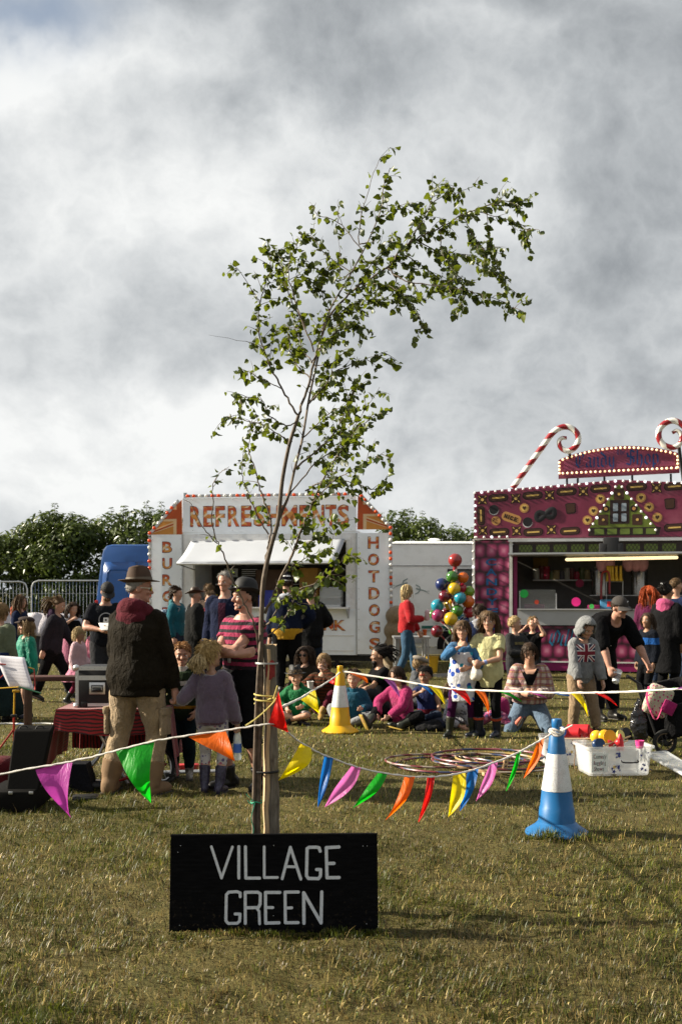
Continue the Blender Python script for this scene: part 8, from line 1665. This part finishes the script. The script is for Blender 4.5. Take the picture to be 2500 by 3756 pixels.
# VILLAGE GREEN board
YS = 5.12; S0 = lambda px, py: P(px, py, YS)
sb = thing('village_green_sign', 'black painted board lettered VILLAGE GREEN standing in the grass', 'sign', (S0(1000,0).x, YS, 0))
corners = [S0(620,3436), S0(1386,3428), S0(1383,3057), S0(626,3062)]
for v in corners[:2]: v.z = -.01
bm_, T, b_ = nodemat('black_board_paint'); tc = T.n('ShaderNodeTexCoord').outputs['Object']; n1 = T.noise(T.vm('MULTIPLY', tc, (4,4,30)),3,5,.6); n2 = T.noise(tc, 6,6,.7)
c = T.mix(T.rng(n1,.4,.8),(.0035,.0035,.004),(.009,.009,.010)); c = T.mix(T.m('MULTIPLY', T.rng(n2,.62,.8),.5), c, (.03,.027,.023)); zz = T.sep(tc)[2]; mud = T.m('MULTIPLY', T.rng(T.noise(tc, 45,4,.7),.58,.66), T.rng(zz, .22,.02)); c = T.mix(T.m('MULTIPLY', mud, .8), c, (.055,.042,.026)); T.put(b_.inputs['Base Color'], c); b_.inputs['Roughness'].default_value = .75; b_.inputs['Specular IOR Level'].default_value = .04; T.put(b_.inputs['Normal'], T.bump(n1,.25,.003))
b = MB(); b.loft([corners, [v + Vector((0,.018,0)) for v in corners]]); bo = b.build('board', bm_, sb, smooth=False); bv = bo.modifiers.new('bevel', 'BEVEL'); bv.width = .002; bv.segments = 1
lp_, T, b_ = nodemat('hand_painted_white'); tc = T.n('ShaderNodeTexCoord').outputs['Object']; n1 = T.noise(T.vm('MULTIPLY', tc, (1,1,1)),70,5,.7); c = T.mix(T.rng(n1,.35,.75),(.50,.53,.57),(.70,.72,.74)); T.put(b_.inputs['Base Color'], c); b_.inputs['Roughness'].default_value = .7; T.put(b_.inputs['Normal'], T.bump(n1,.3,.001))
LS = {'V': [[(432,245),(491,425),(553,245)]], 'I': [[(589,243),(589,427)]], 'L1': [[(627,243),(630,424),(710,423)]], 'L2': [[(735,243),(734,422),(812,420)]], 'A': [[(838,427),(886,245),(946,428)],[(860,357),(922,359)]],
      'G1': [[(1056,270),(1050,250),(1035,246),(995,247),(982,256),(980,410),(990,424),(1045,425),(1058,412),(1058,373),(1035,374)]], 'E1': [[(1164,247),(1092,249),(1094,423),(1165,421)],[(1094,341),(1136,341)]],
      'G2': [[(596,532),(596,510),(580,504),(530,505),(517,520),(514,670),(528,685),(580,685),(594,672),(596,630),(566,630)]], 'R': [[(628,685),(627,505),(700,505),(712,515),(713,575),(702,594),(632,595)],[(690,596),(706,615),(710,686)]],
      'E2': [[(826,506),(743,506),(744,682),(820,681)],[(744,593),(786,594)]], 'E3': [[(932,505),(856,506),(857,682),(930,680)],[(857,596),(893,597)]], 'N': [[(963,685),(962,508),(1062,683),(1065,503)]]}
rs3 = random.Random(3)
for nm, sts in LS.items():
    b = MB(); k = 0
    for st in sts:
        pts = [((500 + u / 1.568 - 1250) * YS / F + rs3.gauss(0,.0008), CH - (2950 + v / 1.568 - HZ) * YS / F + rs3.gauss(0,.0008)) for u, v in st]
        for q in stroke_polys(pts, .0140 + rs3.uniform(-.0016,.0018)): b.prism([tuple(p_) for p_ in q],.0008,o=(0, YS - .0012 - .00008 * k, 0)); k += 1
    b.build('letter', lp_, bo, smooth=False)
nail = MB(); nail.ell((0,0,0),(.0025,.001,.0025), nu=8,nv=5); nm_ = nail.mesh('nail', steel, angle=None)
for (u, v) in ((255,239),(240,276),(250,697),(1302,240),(1326,240),(1323,688),(790,237),(788,641)): link_mesh('nail', nm_, bo, (*((500 + u / 1.568 - 1250) * YS / F,), YS - .0012, CH - (2950 + v / 1.568 - HZ) * YS / F))
for x_ in (-.6,.0): b = MB(); b.rbox((x_ - .0, YS + .045,.12),(.045,.045,.30),.004); b.build('peg', wood_dark, sb)

# stake
YT = 5.45; Q = lambda px, py, dy=0.: P(px, py, YT + dy)
bark_m, T, b_ = nodemat('stake_bark'); tc = T.n('ShaderNodeTexCoord').outputs['Object']; n1 = T.noise(T.vm('MULTIPLY', tc, (1,1,.12)),60,6,.65); n2 = T.noise(tc, 16,5,.6)
c = T.ramp(n1,[(.25,(.04,.033,.024)),(.5,(.13,.11,.082)),(.75,(.24,.21,.165))]); c = T.mix(T.m('MULTIPLY', T.rng(n2,.55,.7),.6), c, (.045,.03,.02)); T.put(b_.inputs['Base Color'], c); b_.inputs['Roughness'].default_value = .9; T.put(b_.inputs['Normal'], T.bump(n1,.7,.012))
split_m, T, b_ = nodemat('split_wood'); tc = T.n('ShaderNodeTexCoord').outputs['Object']; n1 = T.noise(T.vm('MULTIPLY', tc, (1,1,.05)),90,5,.6); c = T.ramp(n1,[(.25,(.25,.15,.07)),(.5,(.45,.31,.17)),(.75,(.58,.44,.27))]); T.put(b_.inputs['Base Color'], c); b_.inputs['Roughness'].default_value = .8; T.put(b_.inputs['Normal'], T.bump(n1,.8,.01))
stake = thing('tree_stake', 'split wooden stake with bark and a red paint mark supporting the sapling', 'stake', (Q(1000,0).x, YT, 0))
rings = []
for i in range(27):
    t = i / 26; py = 3330 - (3330 - 2366) * t; cx = Q(1002 - 12 * t, 0).x; z_ = P(0, py, YT).z if i else -.05; r = .037 - .006 * t + .002 * math.sin(i * 1.3); ring = []
    for j in range(14):
        a = R(200) + R(250) * j / 13 - R(55); rr_ = r * (1 + .05 * math.sin(3 * a + t * 6)); ring.append(Vector((cx + rr_ * math.cos(a) * 1.02, YT + .005 + rr_ * math.sin(a), z_ + (.006 * math.sin(a * 4) if i == 26 else 0))))
    rings.append(ring)
b = MB(); b.loft(rings); b.mi = [(1 if (f_ % 14) == 13 else 0) for f_ in range(len(b.f) - 2)] + [1,1]; so = b.build('post', [bark_m, split_m], stake, angle=45)
b = MB(); sl_ = []
for i in range(14):
    t = i / 13; z_ = P(0,3330 - 950 * t, YT).z; x_ = Q(968 + 8 * t + 3 * math.sin(i * 2.2),0).x; sl_.append([Vector((x_ - .010 + .003 * math.sin(i * 1.7), YT + .018, z_)), Vector((x_ + .010 + .002 * math.sin(i), YT - .036, z_)), Vector((x_ + .024, YT - .03, z_)), Vector((x_ + .014, YT + .02, z_))])
b.loft(sl_); b.build('split_face', split_m, so, smooth=False)
b = MB(); b.grid(lambda u, v: Vector((Q(990,0).x + .036 * math.sin(R(-38 + 76 * u)) + .004, YT + .005 - (.0385) * math.cos(R(-38 + 76 * u)), P(0,2425 + 62 * v + 6 * math.sin(u * 7 + v * 5), YT).z)),8,8); b.build('red_paint_mark', mat('red_mark', (.20,.02,.018),.8,var=.4,vscale=60), so)
def ring_tie(name, label, cat, py, m_, r, px0, px1,turns=1,sag=0., y0=None, end=None, slope=0.):
    cx = (Q(px0,0).x + Q(px1,0).x) / 2; rx = (Q(px1,0).x - Q(px0,0).x) / 2; pts = []; n = 40 * turns
    for i in range(n + 1):
        a = 2 * math.pi * i / 40 + math.pi; pts.append(Vector((cx + rx * math.cos(a), YT - .0 + (.052) * math.sin(a), P(0, py, YT).z - sag * i / n + slope * math.cos(a))))
    if end: pts += spline([pts[-1]] + [Q(*e) for e in end],6)[1:]
    b = MB(); b.tube(pts, r, 6); return tag(b.build(name, m_, org=Vector((cx, YT, P(0, py, YT).z))), label, cat)
ring_tie('wire_tie', 'grey wire tie around the stems and stake near the stake top', 'tie', 2430,mat('grey_wire', (.30,.30,.29),.5,.4),.0028,938,1018,2,.008)
ring_tie('black_tie', 'black rubber tie holding the stems to the stake', 'tie', 2828, rubber, .006,932,1020,1)
yr = mat('yellow_rope', (.48,.40,.12),.8,var=.3,vscale=80,bump=.4,bscale=200,bdist=.002)
ring_tie('yellow_rope', 'pale yellow cord knotted around the stake with a loose frayed end', 'rope', 2545, yr, .0042,933,1016,2,.05,end=((1010,2560,-.06),(985,2595,-.065),(940,2635,-.065),(900,2662,-.07)))
b = MB(); b.tube([Q(1012,2582,-.055), Q(1004,2560,-.06), Q(1018,2515,-.05)],.004,6); b.tube([Q(1002,2570,-.058), Q(1014,2572,-.06)],.007,6); tag(b.build('cord_knot', yr, org=Q(1010,2570,-.06)), 'knot of pale yellow cord standing up on the stake', 'knot')
gt = mat('green_twine', (.02,.26,.15),.7,bump=.2)
b = MB(); pts = [Vector((Q(942,0).x + .028 * math.cos(a), YT - .02 + .028 * math.sin(a), P(0,2938, YT).z + .004 * math.sin(3 * a))) for a in np.linspace(0,12.5,40)]; b.tube(pts, .003,5)
for e in (((930,2938,-.05),(915,2925,-.06),(903,2912,-.06)),((935,2940,-.05),(920,2950,-.06),(908,2935,-.06)),((935,2945,-.05),(922,3000,-.05),(930,3040,-.05),(925,3075,-.05))): b.tube(spline([Q(*v) for v in e],5),.0022,5)
tag(b.build('green_twine', gt, org=Q(940,2940)), 'green twine tied around the base of the sapling stem', 'twine')

# sapling
tree = thing('birch_sapling', 'young leafy sapling with two thin stems leaning right above the sign', 'tree', (Q(945,0).x, YT, 0))
tb_m, T, b_ = nodemat('sapling_bark'); tc = T.n('ShaderNodeTexCoord').outputs['Object']; n1 = T.noise(T.vm('MULTIPLY', tc, (1,1,.5)),45,5,.65); c = T.ramp(n1,[(.3,(.035,.024,.016)),(.55,(.10,.07,.047)),(.8,(.19,.145,.10))]); zz = T.sep(tc)[2]; mud = T.m('MULTIPLY', T.rng(T.noise(tc, 45,4,.7),.58,.66), T.rng(zz, .22,.02)); c = T.mix(T.m('MULTIPLY', mud, .8), c, (.055,.042,.026)); T.put(b_.inputs['Base Color'], c); b_.inputs['Roughness'].default_value = .75; T.put(b_.inputs['Normal'], T.bump(n1,.5,.006))
BR = []   # (points px, py, dy; radius start, end)
def br(pts, r0, r1,name='branch', leaf=1.0,side=1.0,dyr=None):
    BR.append((pts, r0, r1, name, leaf, side, dyr))
br([(948,3380),(945,3080),(948,2800),(955,2600),(957,2420),(958,2310),(966,2133),(995,2000),(1018,1918),(1028,1830),(1037,1750),(1061,1630),(1094,1525)],.0155,.0085, 'trunk', 0,0,(-.02,0))
br([(930,3380),(930,3050),(934,2800),(940,2600),(948,2450),(955,2380),(958,2320)],.0105,.006, 'trunk', 0,0,(-.035,-.02))
br([(1018,1918),(1040,1862),(1056,1822),(1085,1702),(1109,1607),(1133,1463),(1166,1310),(1197,1163),(1280,1014),(1347,890),(1397,765),(1405,691),(1430,616)],.0088,.002, 'trunk', .5,.6,(0,.05))
br([(1094,1525),(1037,1430),(999,1358),(970,1291),(946,1200),(955,1110),(974,1039),(994,964),(978,881)],.0058,.0013,leaf=.9,dyr=(0,-.15))
br([(1094,1525),(1130,1420),(1160,1290),(1210,1160),(1300,1060),(1421,981),(1463,923),(1529,877),(1612,836),(1695,790),(1778,757),(1861,736),(1944,740)],.0072,.0016, 'limb', 1.1,1.0,(0,-.05))
br([(972,2250),(1037,2109),(1075,2023),(1114,1927),(1147,1841),(1195,1741),(1228,1683),(1267,1631),(1324,1559),(1420,1506)],.0075,.0015,leaf=1.0,dyr=(0,-.35))
br([(950,2400),(932,2291),(890,2200),(855,2128),(822,2037),(798,1994),(779,1918),(781,1812),(783,1770),(812,1731),(841,1712)],.0055,.001,leaf=.16,side=.3,dyr=(0,-.4))
br([(798,1994),(740,1930),(700,1850),(668,1830)],.003,.0008,leaf=0,side=0,dyr=(-.25,-.35)); br([(975,2052),(984,1990),(994,1918),(960,1812),(936,1726),(913,1655),(917,1583),(927,1525)],.006,.0012,leaf=.55,side=.6,dyr=(0,.3))
br([(985,1960),(940,1884),(905,1800),(889,1750),(893,1678),(900,1640)],.004,.001,leaf=.35,side=.4,dyr=(0,-.25))
br([(968,2300),(990,2277),(1037,2205),(1109,2157),(1180,2133),(1219,2095),(1257,2056),(1290,2037)],.005,.0012,leaf=1.1,dyr=(0,-.3)); br([(985,2330),(1030,2290),(1060,2240),(1085,2190),(1120,2150)],.004,.001,leaf=.7,dyr=(0,-.2))
br([(1085,1717),(1157,1655),(1209,1607),(1257,1535),(1276,1458),(1305,1415)],.0055,.0012,leaf=1.2,dyr=(0,.3)); br([(1120,1800),(1171,1774),(1276,1765),(1372,1798),(1415,1793)],.004,.001,leaf=.8,dyr=(0,-.3))
br([(1133,1480),(1180,1430),(1228,1363),(1324,1324),(1415,1291)],.0045,.001,leaf=.9,dyr=(0,-.2)); br([(1094,1545),(1050,1560),(989,1525),(960,1468),(913,1458),(874,1463)],.004,.001,leaf=.9,dyr=(0,-.2))
br([(1070,1620),(1023,1597),(956,1554),(865,1535),(822,1525)],.004,.001,leaf=.8,dyr=(0,.2)); br([(1030,1425),(956,1391),(908,1363),(872,1353)],.003,.0008,leaf=.7,dyr=(-.05,.1)); br([(1150,1400),(1080,1330),(1060,1250),(1050,1190)],.004,.001,leaf=1.1,dyr=(0,.25))
br([(1056,1822),(1150,1700),(1240,1640),(1300,1560),(1390,1420)],.004,.001,leaf=.7,dyr=(0,.35)); br([(1147,1841),(1230,1760),(1330,1700),(1410,1660)],.003,.0008,leaf=.8,dyr=(-.2,-.4)); br([(1075,2023),(1130,1990),(1180,1960),(1240,1900)],.003,.0008,leaf=.9,dyr=(-.1,-.3)); br([(1037,2109),(1080,2070),(1160,2030),(1220,2000)],.003,.0008,leaf=.9,dyr=(-.1,.2))
br([(1347,890),(1314,890),(1325,800),(1338,740),(1388,591),(1434,537)],.0035,.0008,leaf=.45,side=.4,dyr=(.03,.1)); br([(1778,760),(1803,915),(1853,1064)],.0025,.0008,leaf=1.3,side=.6,dyr=(-.04,.1)); br([(1740,775),(1840,800),(1920,832),(1930,900)],.0025,.0008,leaf=1.3,side=.8,dyr=(-.04,-.2))
br([(1612,840),(1629,948),(1700,1040),(1690,1140)],.003,.0008,leaf=1.3,dyr=(-.03,-.2)); br([(1421,985),(1488,1031),(1612,1047),(1737,1072),(1844,1105),(1902,1147)],.004,.001,leaf=.9,side=.8,dyr=(-.02,-.3)); br([(1440,1000),(1471,1072),(1529,1147),(1562,1221)],.003,.0008,leaf=1.1,dyr=(0,-.2))
br([(1496,895),(1540,820),(1571,765),(1596,691),(1645,666)],.0035,.0008,leaf=.8,dyr=(-.03,.2)); br([(1590,740),(1640,715),(1695,699),(1770,670)],.0025,.0007,leaf=.7,side=.5,dyr=(.08,.2)); br([(1385,800),(1463,757),(1529,740)],.0025,.0007,leaf=1.2,dyr=(.04,-.1)); br([(1300,985),(1239,1031),(1164,989),(1106,939)],.003,.0008,leaf=.8,dyr=(0,-.2))
br([(1290,1000),(1200,940),(1148,873),(1115,857)],.003,.0008,leaf=.7,dyr=(.03,.2)); br([(1330,920),(1239,815),(1164,790),(1139,740)],.003,.0007,leaf=.45,side=.4,dyr=(.03,.2)); br([(1239,815),(1240,770),(1239,732)],.002,.0006,leaf=.8,side=.3,dyr=(.1,.1)); br([(1245,1030),(1247,964),(1239,857)],.0025,.0006,leaf=.5,side=.3,dyr=(.0,.1))
br([(955,1110),(924,1064),(874,989),(841,964)],.0025,.0007,leaf=.8,side=.4,dyr=(-.1,-.2)); br([(1150,1290),(1081,1100),(1057,981),(1090,898),(1123,848)],.004,.0007,leaf=.7,dyr=(0,.2)); br([(1120,1200),(1060,1080),(1023,948),(1007,915)],.0035,.0007,leaf=1.0,dyr=(0,-.2)); br([(957,1275),(907,1255),(766,1230)],.002,.0005,leaf=0,side=0,dyr=(-.12,-.2)); br([(1140,1330),(1200,1250),(1280,1190),(1330,1200)],.0035,.0008,leaf=1.3,dyr=(0,-.2)); br([(1190,1200),(1270,1130),(1350,1100),(1430,1100)],.0035,.0008,leaf=1.4,dyr=(0,.2)); br([(1210,1150),(1180,1080),(1190,1000),(1230,950)],.003,.0008,leaf=1.2,dyr=(0,-.3)); br([(1170,1280),(1230,1220),(1250,1170)],.003,.0008,leaf=1.3,dyr=(0,.3)); br([(1529,880),(1600,920),(1680,930),(1760,960)],.003,.0008,leaf=1.3,dyr=(-.03,.2)); br([(1463,925),(1530,960),(1580,1010),(1600,1060)],.003,.0008,leaf=1.3,dyr=(0,.25)); br([(1695,792),(1730,860),(1770,920),(1790,1000)],.0025,.0008,leaf=1.3,dyr=(-.03,-.25)); br([(1300,1060),(1370,1040),(1450,1060),(1500,1110)],.003,.0008,leaf=1.4,dyr=(0,-.3)); br([(1320,1040),(1360,970),(1420,900),(1440,850)],.003,.0008,leaf=1.2,dyr=(0,.15))
br([(1160,1350),(1110,1280),(1090,1210),(1100,1150)],.0035,.0008,leaf=1.3,dyr=(0,.2)); br([(1109,1607),(1180,1540),(1240,1500),(1310,1500)],.0035,.0008,leaf=1.2,dyr=(0,-.25)); br([(1130,1480),(1160,1440),(1190,1400),(1200,1350)],.003,.0008,leaf=1.2,dyr=(0,.2)); br([(1160,1340),(1220,1330),(1250,1290)],.003,.0008,leaf=1.3,dyr=(0,-.2))
rt_ = random.Random(21); LEAVES = []; crown = None; twigs = MB()
leaf_mat, T, b_ = nodemat('birch_leaf'); oi = T.n('ShaderNodeObjectInfo'); tc = T.n('ShaderNodeTexCoord').outputs['Object']; geo = T.n('ShaderNodeNewGeometry')
rnd = T.m('FRACT', T.m('ADD', oi.outputs['Random'], geo.outputs['Random Per Island'])); c = T.ramp(rnd, [(0,(.014,.025,.005)),(.5,(.030,.050,.007)),(.85,(.070,.098,.014)),(1,(.12,.14,.025))])
T.put(b_.inputs['Base Color'], c); b_.inputs['Roughness'].default_value = .42; b_.inputs['Specular IOR Level'].default_value = .45; tr = T.n('ShaderNodeBsdfTranslucent'); T.put(tr.inputs[0], T.mix(.6, c, (.22,.27,.012))); mx = T.n('ShaderNodeMixShader'); mx.inputs[0].default_value = .42
T.nt.links.new(b_.outputs[0], mx.inputs[1]); T.nt.links.new(tr.outputs[0], mx.inputs[2]); T.nt.links.new(mx.outputs[0], T.nt.nodes['Material Output'].inputs[0])
def leaf_geo(k):
    """serrated pointed oval, folded along its rib and curled; length 1 along +x"""
    rr = random.Random(k); up = []; N_ = 6
    for i in range(N_ + 1):
        t = i / N_; w_ = .46 * math.sin(math.pi * t ** .62) ** .8 * (1 - .15 * t) * (1 + (.12 if i % 2 else -.05)) if 0 < t < 1 else 0; up.append((t, w_))
    V, Fc = [],[]
    cur = rr.uniform(.1,.5); fold = rr.uniform(.15,.5)
    for (t, w_) in up: z_ = -cur * t * t * .5; V.append(Vector((t, 0, z_))); V.append(Vector((t, w_, z_ + w_ * fold))); V.append(Vector((t, -w_, z_ + w_ * fold)))
    for i in range(N_): a = 3 * i; Fc.append((a, a + 3, a + 4, a + 1)); Fc.append((a, a + 2, a + 5, a + 3))
    return V, Fc
LG = [leaf_geo(k) for k in range(4)]
def add_leaf(p, d, s_):
    d = (d * .35 + Vector((rt_.gauss(0,.5), rt_.gauss(0,.5), rt_.gauss(-.55,.45)))).normalized(); a, b2 = frame(d, Vector((rt_.gauss(0,1), rt_.gauss(0,1), rt_.gauss(0,1))).normalized()); LEAVES.append((p + d * s_ * .25, d, a, b2, s_, rt_.randrange(4)))
def walk(path, n_leaf, size, start=.1):
    k = len(path) - 1
    for i in range(n_leaf):
        t = start + (1 - start) * (i + rt_.random()) / max(1, n_leaf); f_ = min(t * k, k - .001); j = int(f_); p = path[j].lerp(path[j + 1], f_ - j); add_leaf(p, (path[j + 1] - path[j]).normalized(), size * rt_.uniform(.6,1.25))
for (pts, r0, r1, name, leaf, side, dyr) in BR:
    if dyr is None: dyr = (0, rt_.uniform(-.3,.3))
    n = len(pts); path = spline([Q(px + 0, py, dyr[0] + (dyr[1] - dyr[0]) * i / (n - 1)) for i, (px, py) in enumerate(pts)],6); L = sum((path[i + 1] - path[i]).length for i in range(len(path) - 1))
    if name != 'trunk': path = [q + Vector((rt_.gauss(0,.0025), rt_.gauss(0,.0025), rt_.gauss(0,.0025))) if 0 < i else q for i, q in enumerate(path)]
    b = MB(); b.tube(path, [r0 + (r1 - r0) * i / (len(path) - 1) for i in range(len(path))],8 if r0 > .009 else 6); b.build('trunk' if name == 'trunk' else 'branch', tb_m, tree, angle=60)
    if leaf > 0 and name != 'trunk': walk(path, int(L * 70 * leaf),.034,.15 if L < .6 else .25)
    if name == 'trunk' and leaf: walk(path[len(path) // 2:], int(L * 85 * leaf),.034)
    if side > 0:
        ns = int(L * 22 * side)
        for q in range(ns):
            t = .2 + .78 * (q + rt_.random()) / ns; f_ = t * (len(path) - 1.01); j = int(f_); p = path[j].lerp(path[j + 1], f_ - j); d = (path[j + 1] - path[j]).normalized()
            a, b2 = frame(d); th = rt_.uniform(0,6.283); v = (d * .75 + (a * math.cos(th) + b2 * math.sin(th)) * .8).normalized(); ln = rt_.uniform(.04,.14) * (1 if leaf > .5 else .6); tp = [p]; cur = p.copy()
            for s_ in range(4): v = (v + Vector((rt_.gauss(0,.12), rt_.gauss(0,.12),-.10))).normalized(); cur = cur + v * ln / 4; tp.append(cur.copy())
            twigs.tube(tp, [.0019,.0016,.0013,.001,.0006],4,cap=False)
            if leaf > 0: walk(tp, max(1,int(ln * 46 * min(1.3, leaf + .2))),.032,.2)
o = twigs.build('twigs', tb_m, tree, angle=None); o['kind'] = 'stuff'
LEAVES.sort(key=lambda l: -l[4]); leaf_meshes = []
for V, Fc in LG:
    b = MB(); b.add(V, Fc); leaf_meshes.append(b.mesh('leaf', leaf_mat, angle=None))
b = MB()
for (p, d, a, b2, s_, k) in LEAVES[300:]:
    V, Fc = LG[k]; b.add([p + (d * v.x + a * v.y + b2 * v.z) * s_ for v in V], Fc)
crown = b.build('crown', leaf_mat, tree, angle=None); crown['kind'] = 'stuff'
for (p, d, a, b2, s_, k) in LEAVES[:300]:
    o = bpy.data.objects.new('leaf', leaf_meshes[k]); COL.objects.link(o); o.parent = crown; M = Matrix((d, a, b2)).transposed().to_4x4(); M.translation = p - ORG[crown.name]; o.matrix_local = M @ Matrix.Scale(s_, 4)
print('LEAVES', len(LEAVES))

# bunting
FC = {'magenta': (.60,.060,.46), 'green': (.004,.42,.012), 'orange': (.95,.16,.002), 'red': (.75,.010,.008), 'yellow': (.95,.74,.002), 'blue': (.006,.14,.50), 'pink': (.80,.18,.55), 'purple': (.30,.075,.32)}
def flagm(c_):
    nm = 'flag_' + c_
    if nm in MATS: return MATS[nm]
    m_, T, b = nodemat(nm); tc = T.n('ShaderNodeTexCoord').outputs['Object']; n1 = T.noise(tc, 25,4,.6); col = FC[c_]; c = T.mix(T.rng(n1,.3,.7), tuple(k * .85 for k in col), tuple(min(1, k * 1.08) for k in col)); T.put(b.inputs['Base Color'], c); b.inputs['Roughness'].default_value = .45
    T.put(b.inputs['Normal'], T.bump(T.noise(T.vm('MULTIPLY', tc, (2,1,.4)),22,3,.5,1.),.5,.01)); tr = T.n('ShaderNodeBsdfTranslucent'); T.put(tr.inputs[0], c); mx = T.n('ShaderNodeMixShader'); mx.inputs[0].default_value = .6
    T.nt.links.new(b.outputs[0], mx.inputs[1]); T.nt.links.new(tr.outputs[0], mx.inputs[2]); T.nt.links.new(mx.outputs[0], T.nt.nodes['Material Output'].inputs[0]); return m_
ropem = mat('bunting_tape', (.52,.49,.45),.85,var=.25,vscale=60,bump=.5,bscale=160,bdist=.003)
def bunting(label, rope, flags, r):
    rp = spline([P(*q) for q in rope],8); mid = rp[len(rp) // 2]; root = thing('bunting', label, 'bunting', (mid.x, mid.y, 0), group='strings of bunting around the green')
    b = MB(); rr = random.Random(8); path = []
    for i, q in enumerate(rp): path.append(q + Vector((0,0, rr.gauss(0,.0012))))
    b.tube(path, [r * (1 + .18 * math.sin(i * 1.9)) for i in range(len(path))],7,flat=.62); b.build('rope', ropem, root, angle=70)
    xs = [q[0] for q in rope]; ys_ = [q[2] for q in rope]
    for k, (c_, A, B2, Tp, bul, ty) in enumerate(flags):
        Y_ = float(np.interp((A[0] + B2[0]) / 2, xs, ys_)); a, b2 = P(*A, Y_ - .002), P(*B2, Y_ - .002); t_ = P(*Tp, Y_ + ty); sl, sr = bul[0] * .8 * Y_ / F, bul[-1] * .75 * Y_ / F; n_ = 14; off = rr.uniform(0,6)
        def fn(u, v, a=a, b2=b2,t_=t_, sl=sl, sr=sr, off=off):
            L = a.lerp(t_, v); Rr = b2.lerp(t_, v); q = L.lerp(Rr, u); w_ = math.sin(math.pi * v); return q + Vector(((sl + (sr - sl) * u) * w_, -.05 * w_ + .014 * math.sin(v * 5 + off + u * 2) * v * (1 - v * .4) * 2 + .008 * math.sin(u * 6 + off),0))
        m_ = MB(); m_.grid(fn, 6, n_); o = m_.build('pennant', flagm(c_), root, angle=None)
    return root
FR = [(-220,2885,5.1),(0,2840,5.2),(150,2813,5.22),(300,2786,5.25),(450,2747,5.28),(600,2712,5.3),(750,2690,5.33),(900,2668,5.36),(985,2656,5.38),(1030,2662,5.39),(1060,2690,5.42),(1100,2722,5.46),(1180,2766,5.55),(1300,2811,5.68),(1400,2835,5.8),(1500,2848,5.95),(1600,2848,6.1),(1700,2833,6.3),(1800,2802,6.55),(1900,2760,6.85),(1980,2716,7.05),(2036,2683,7.16)]
FF_ = [('magenta', (132,2822),(268,2796),(262,2995),(-6,),-.04),('green', (424,2756),(566,2722),(552,2948),(-5,),-.04),('orange', (692,2702),(829,2682),(863,2791),(10,),-.05),('red', (982,2656),(1057,2686),(1020,2538),(4,),-.02),
       ('yellow', (1104,2724),(1140,2744),(1020,2865),(0,62),-.08),('blue', (1190,2770),(1222,2781),(1165,2962),(-6,9),-.05),('pink', (1290,2808),(1323,2816),(1190,2959),(-14,38),-.05),('green', (1388,2834),(1420,2840),(1294,2966),(-12,26),-.05),('orange', (1484,2847),(1521,2850),(1414,3010),(3,24),-.05),('red', (1566,2850),(1593,2850),(1533,3014),(0,12),-.05),('yellow', (1660,2843),(1705,2834),(1642,2995),(-4,30),-.05),
       ('blue', (1713,2832),(1753,2820),(1685,2972),(-8,14),-.05),('pink', (1792,2808),(1823,2795),(1743,2937),(-8,20),-.05),('green', (1891,2764),(1908,2756),(1853,2899),(-4,7),-.05),('orange', (1965,2724),(1993,2708),(1917,2853),(-4,18),-.05)]
bunting('front string of bright pennants from the left edge past the stake to the blue cone', FR, FF_, .0078)
BKR = [(1040,2592,5.5),(1099,2562,6.6),(1158,2527,8.8),(1226,2485,11.9),(1248,2464,12.45),(1262,2463,12.42),(1461,2496,12.0),(1650,2526,11.5),(1800,2534,11.1),(2023,2541,10.5),(2180,2541,10.1),(2336,2536,9.75),(2500,2526,9.4),(2700,2512,9.0)]
BF = [('yellow', (1098,2562),(1155,2530),(1171,2616),(4,),.0),('red', (1204,2502),(1230,2484),(1228,2512),(0,),0),('orange', (1278,2467),(1334,2475),(1348,2505),(6,),0),('green', (1385,2484),(1402,2487),(1412,2492),(0,),0),('purple', (1405,2488),(1443,2494),(1466,2559),(4,),0),('blue', (1525,2507),(1562,2513),(1585,2548),(4,),0),('yellow', (1568,2514),(1609,2520),(1630,2584),(4,),0),('red', (1651,2527),(1702,2530),(1723,2587),(8,),0),('orange', (1739,2532),(1775,2534),(1790,2620),(8,),0),('green', (1827,2536),(1865,2538),(1915,2576),(4,),0),('magenta', (1934,2538),(1970,2540),(2004,2561),(2,),0),('blue', (2023,2542),(2081,2543),(2084,2554),(0,),0),('yellow', (2092,2543),(2126,2543),(2155,2628),(6,),0),('red', (2179,2542),(2211,2542),(2262,2590),(5,),0),('green', (2371,2536),(2400,2533),(2474,2521),(0,),-.05),('purple', (2474,2528),(2530,2524),(2540,2490),(0,),0)]
bunting('rear string of pennants from the stake over the yellow cone to the right edge', BKR, BF, .0105)
b = MB(); cc_ = P(2040,2678,7.16)
for k in range(3): b.tube([cc_ + Vector((.047 * math.cos(a),.047 * math.sin(a),.012 * math.sin(a * 2 + k) - .01 * k)) for a in np.linspace(0,6.4,26)],.0075,6)
b.tube([cc_ + Vector((.03,-.03,0)), P(2075,2672,7.1), P(2098,2660,7.08)],.006,6); tag(b.build('rope_knot', ropem, org=cc_), 'knotted bunting tape wrapped around the neck of the blue cone', 'knot')
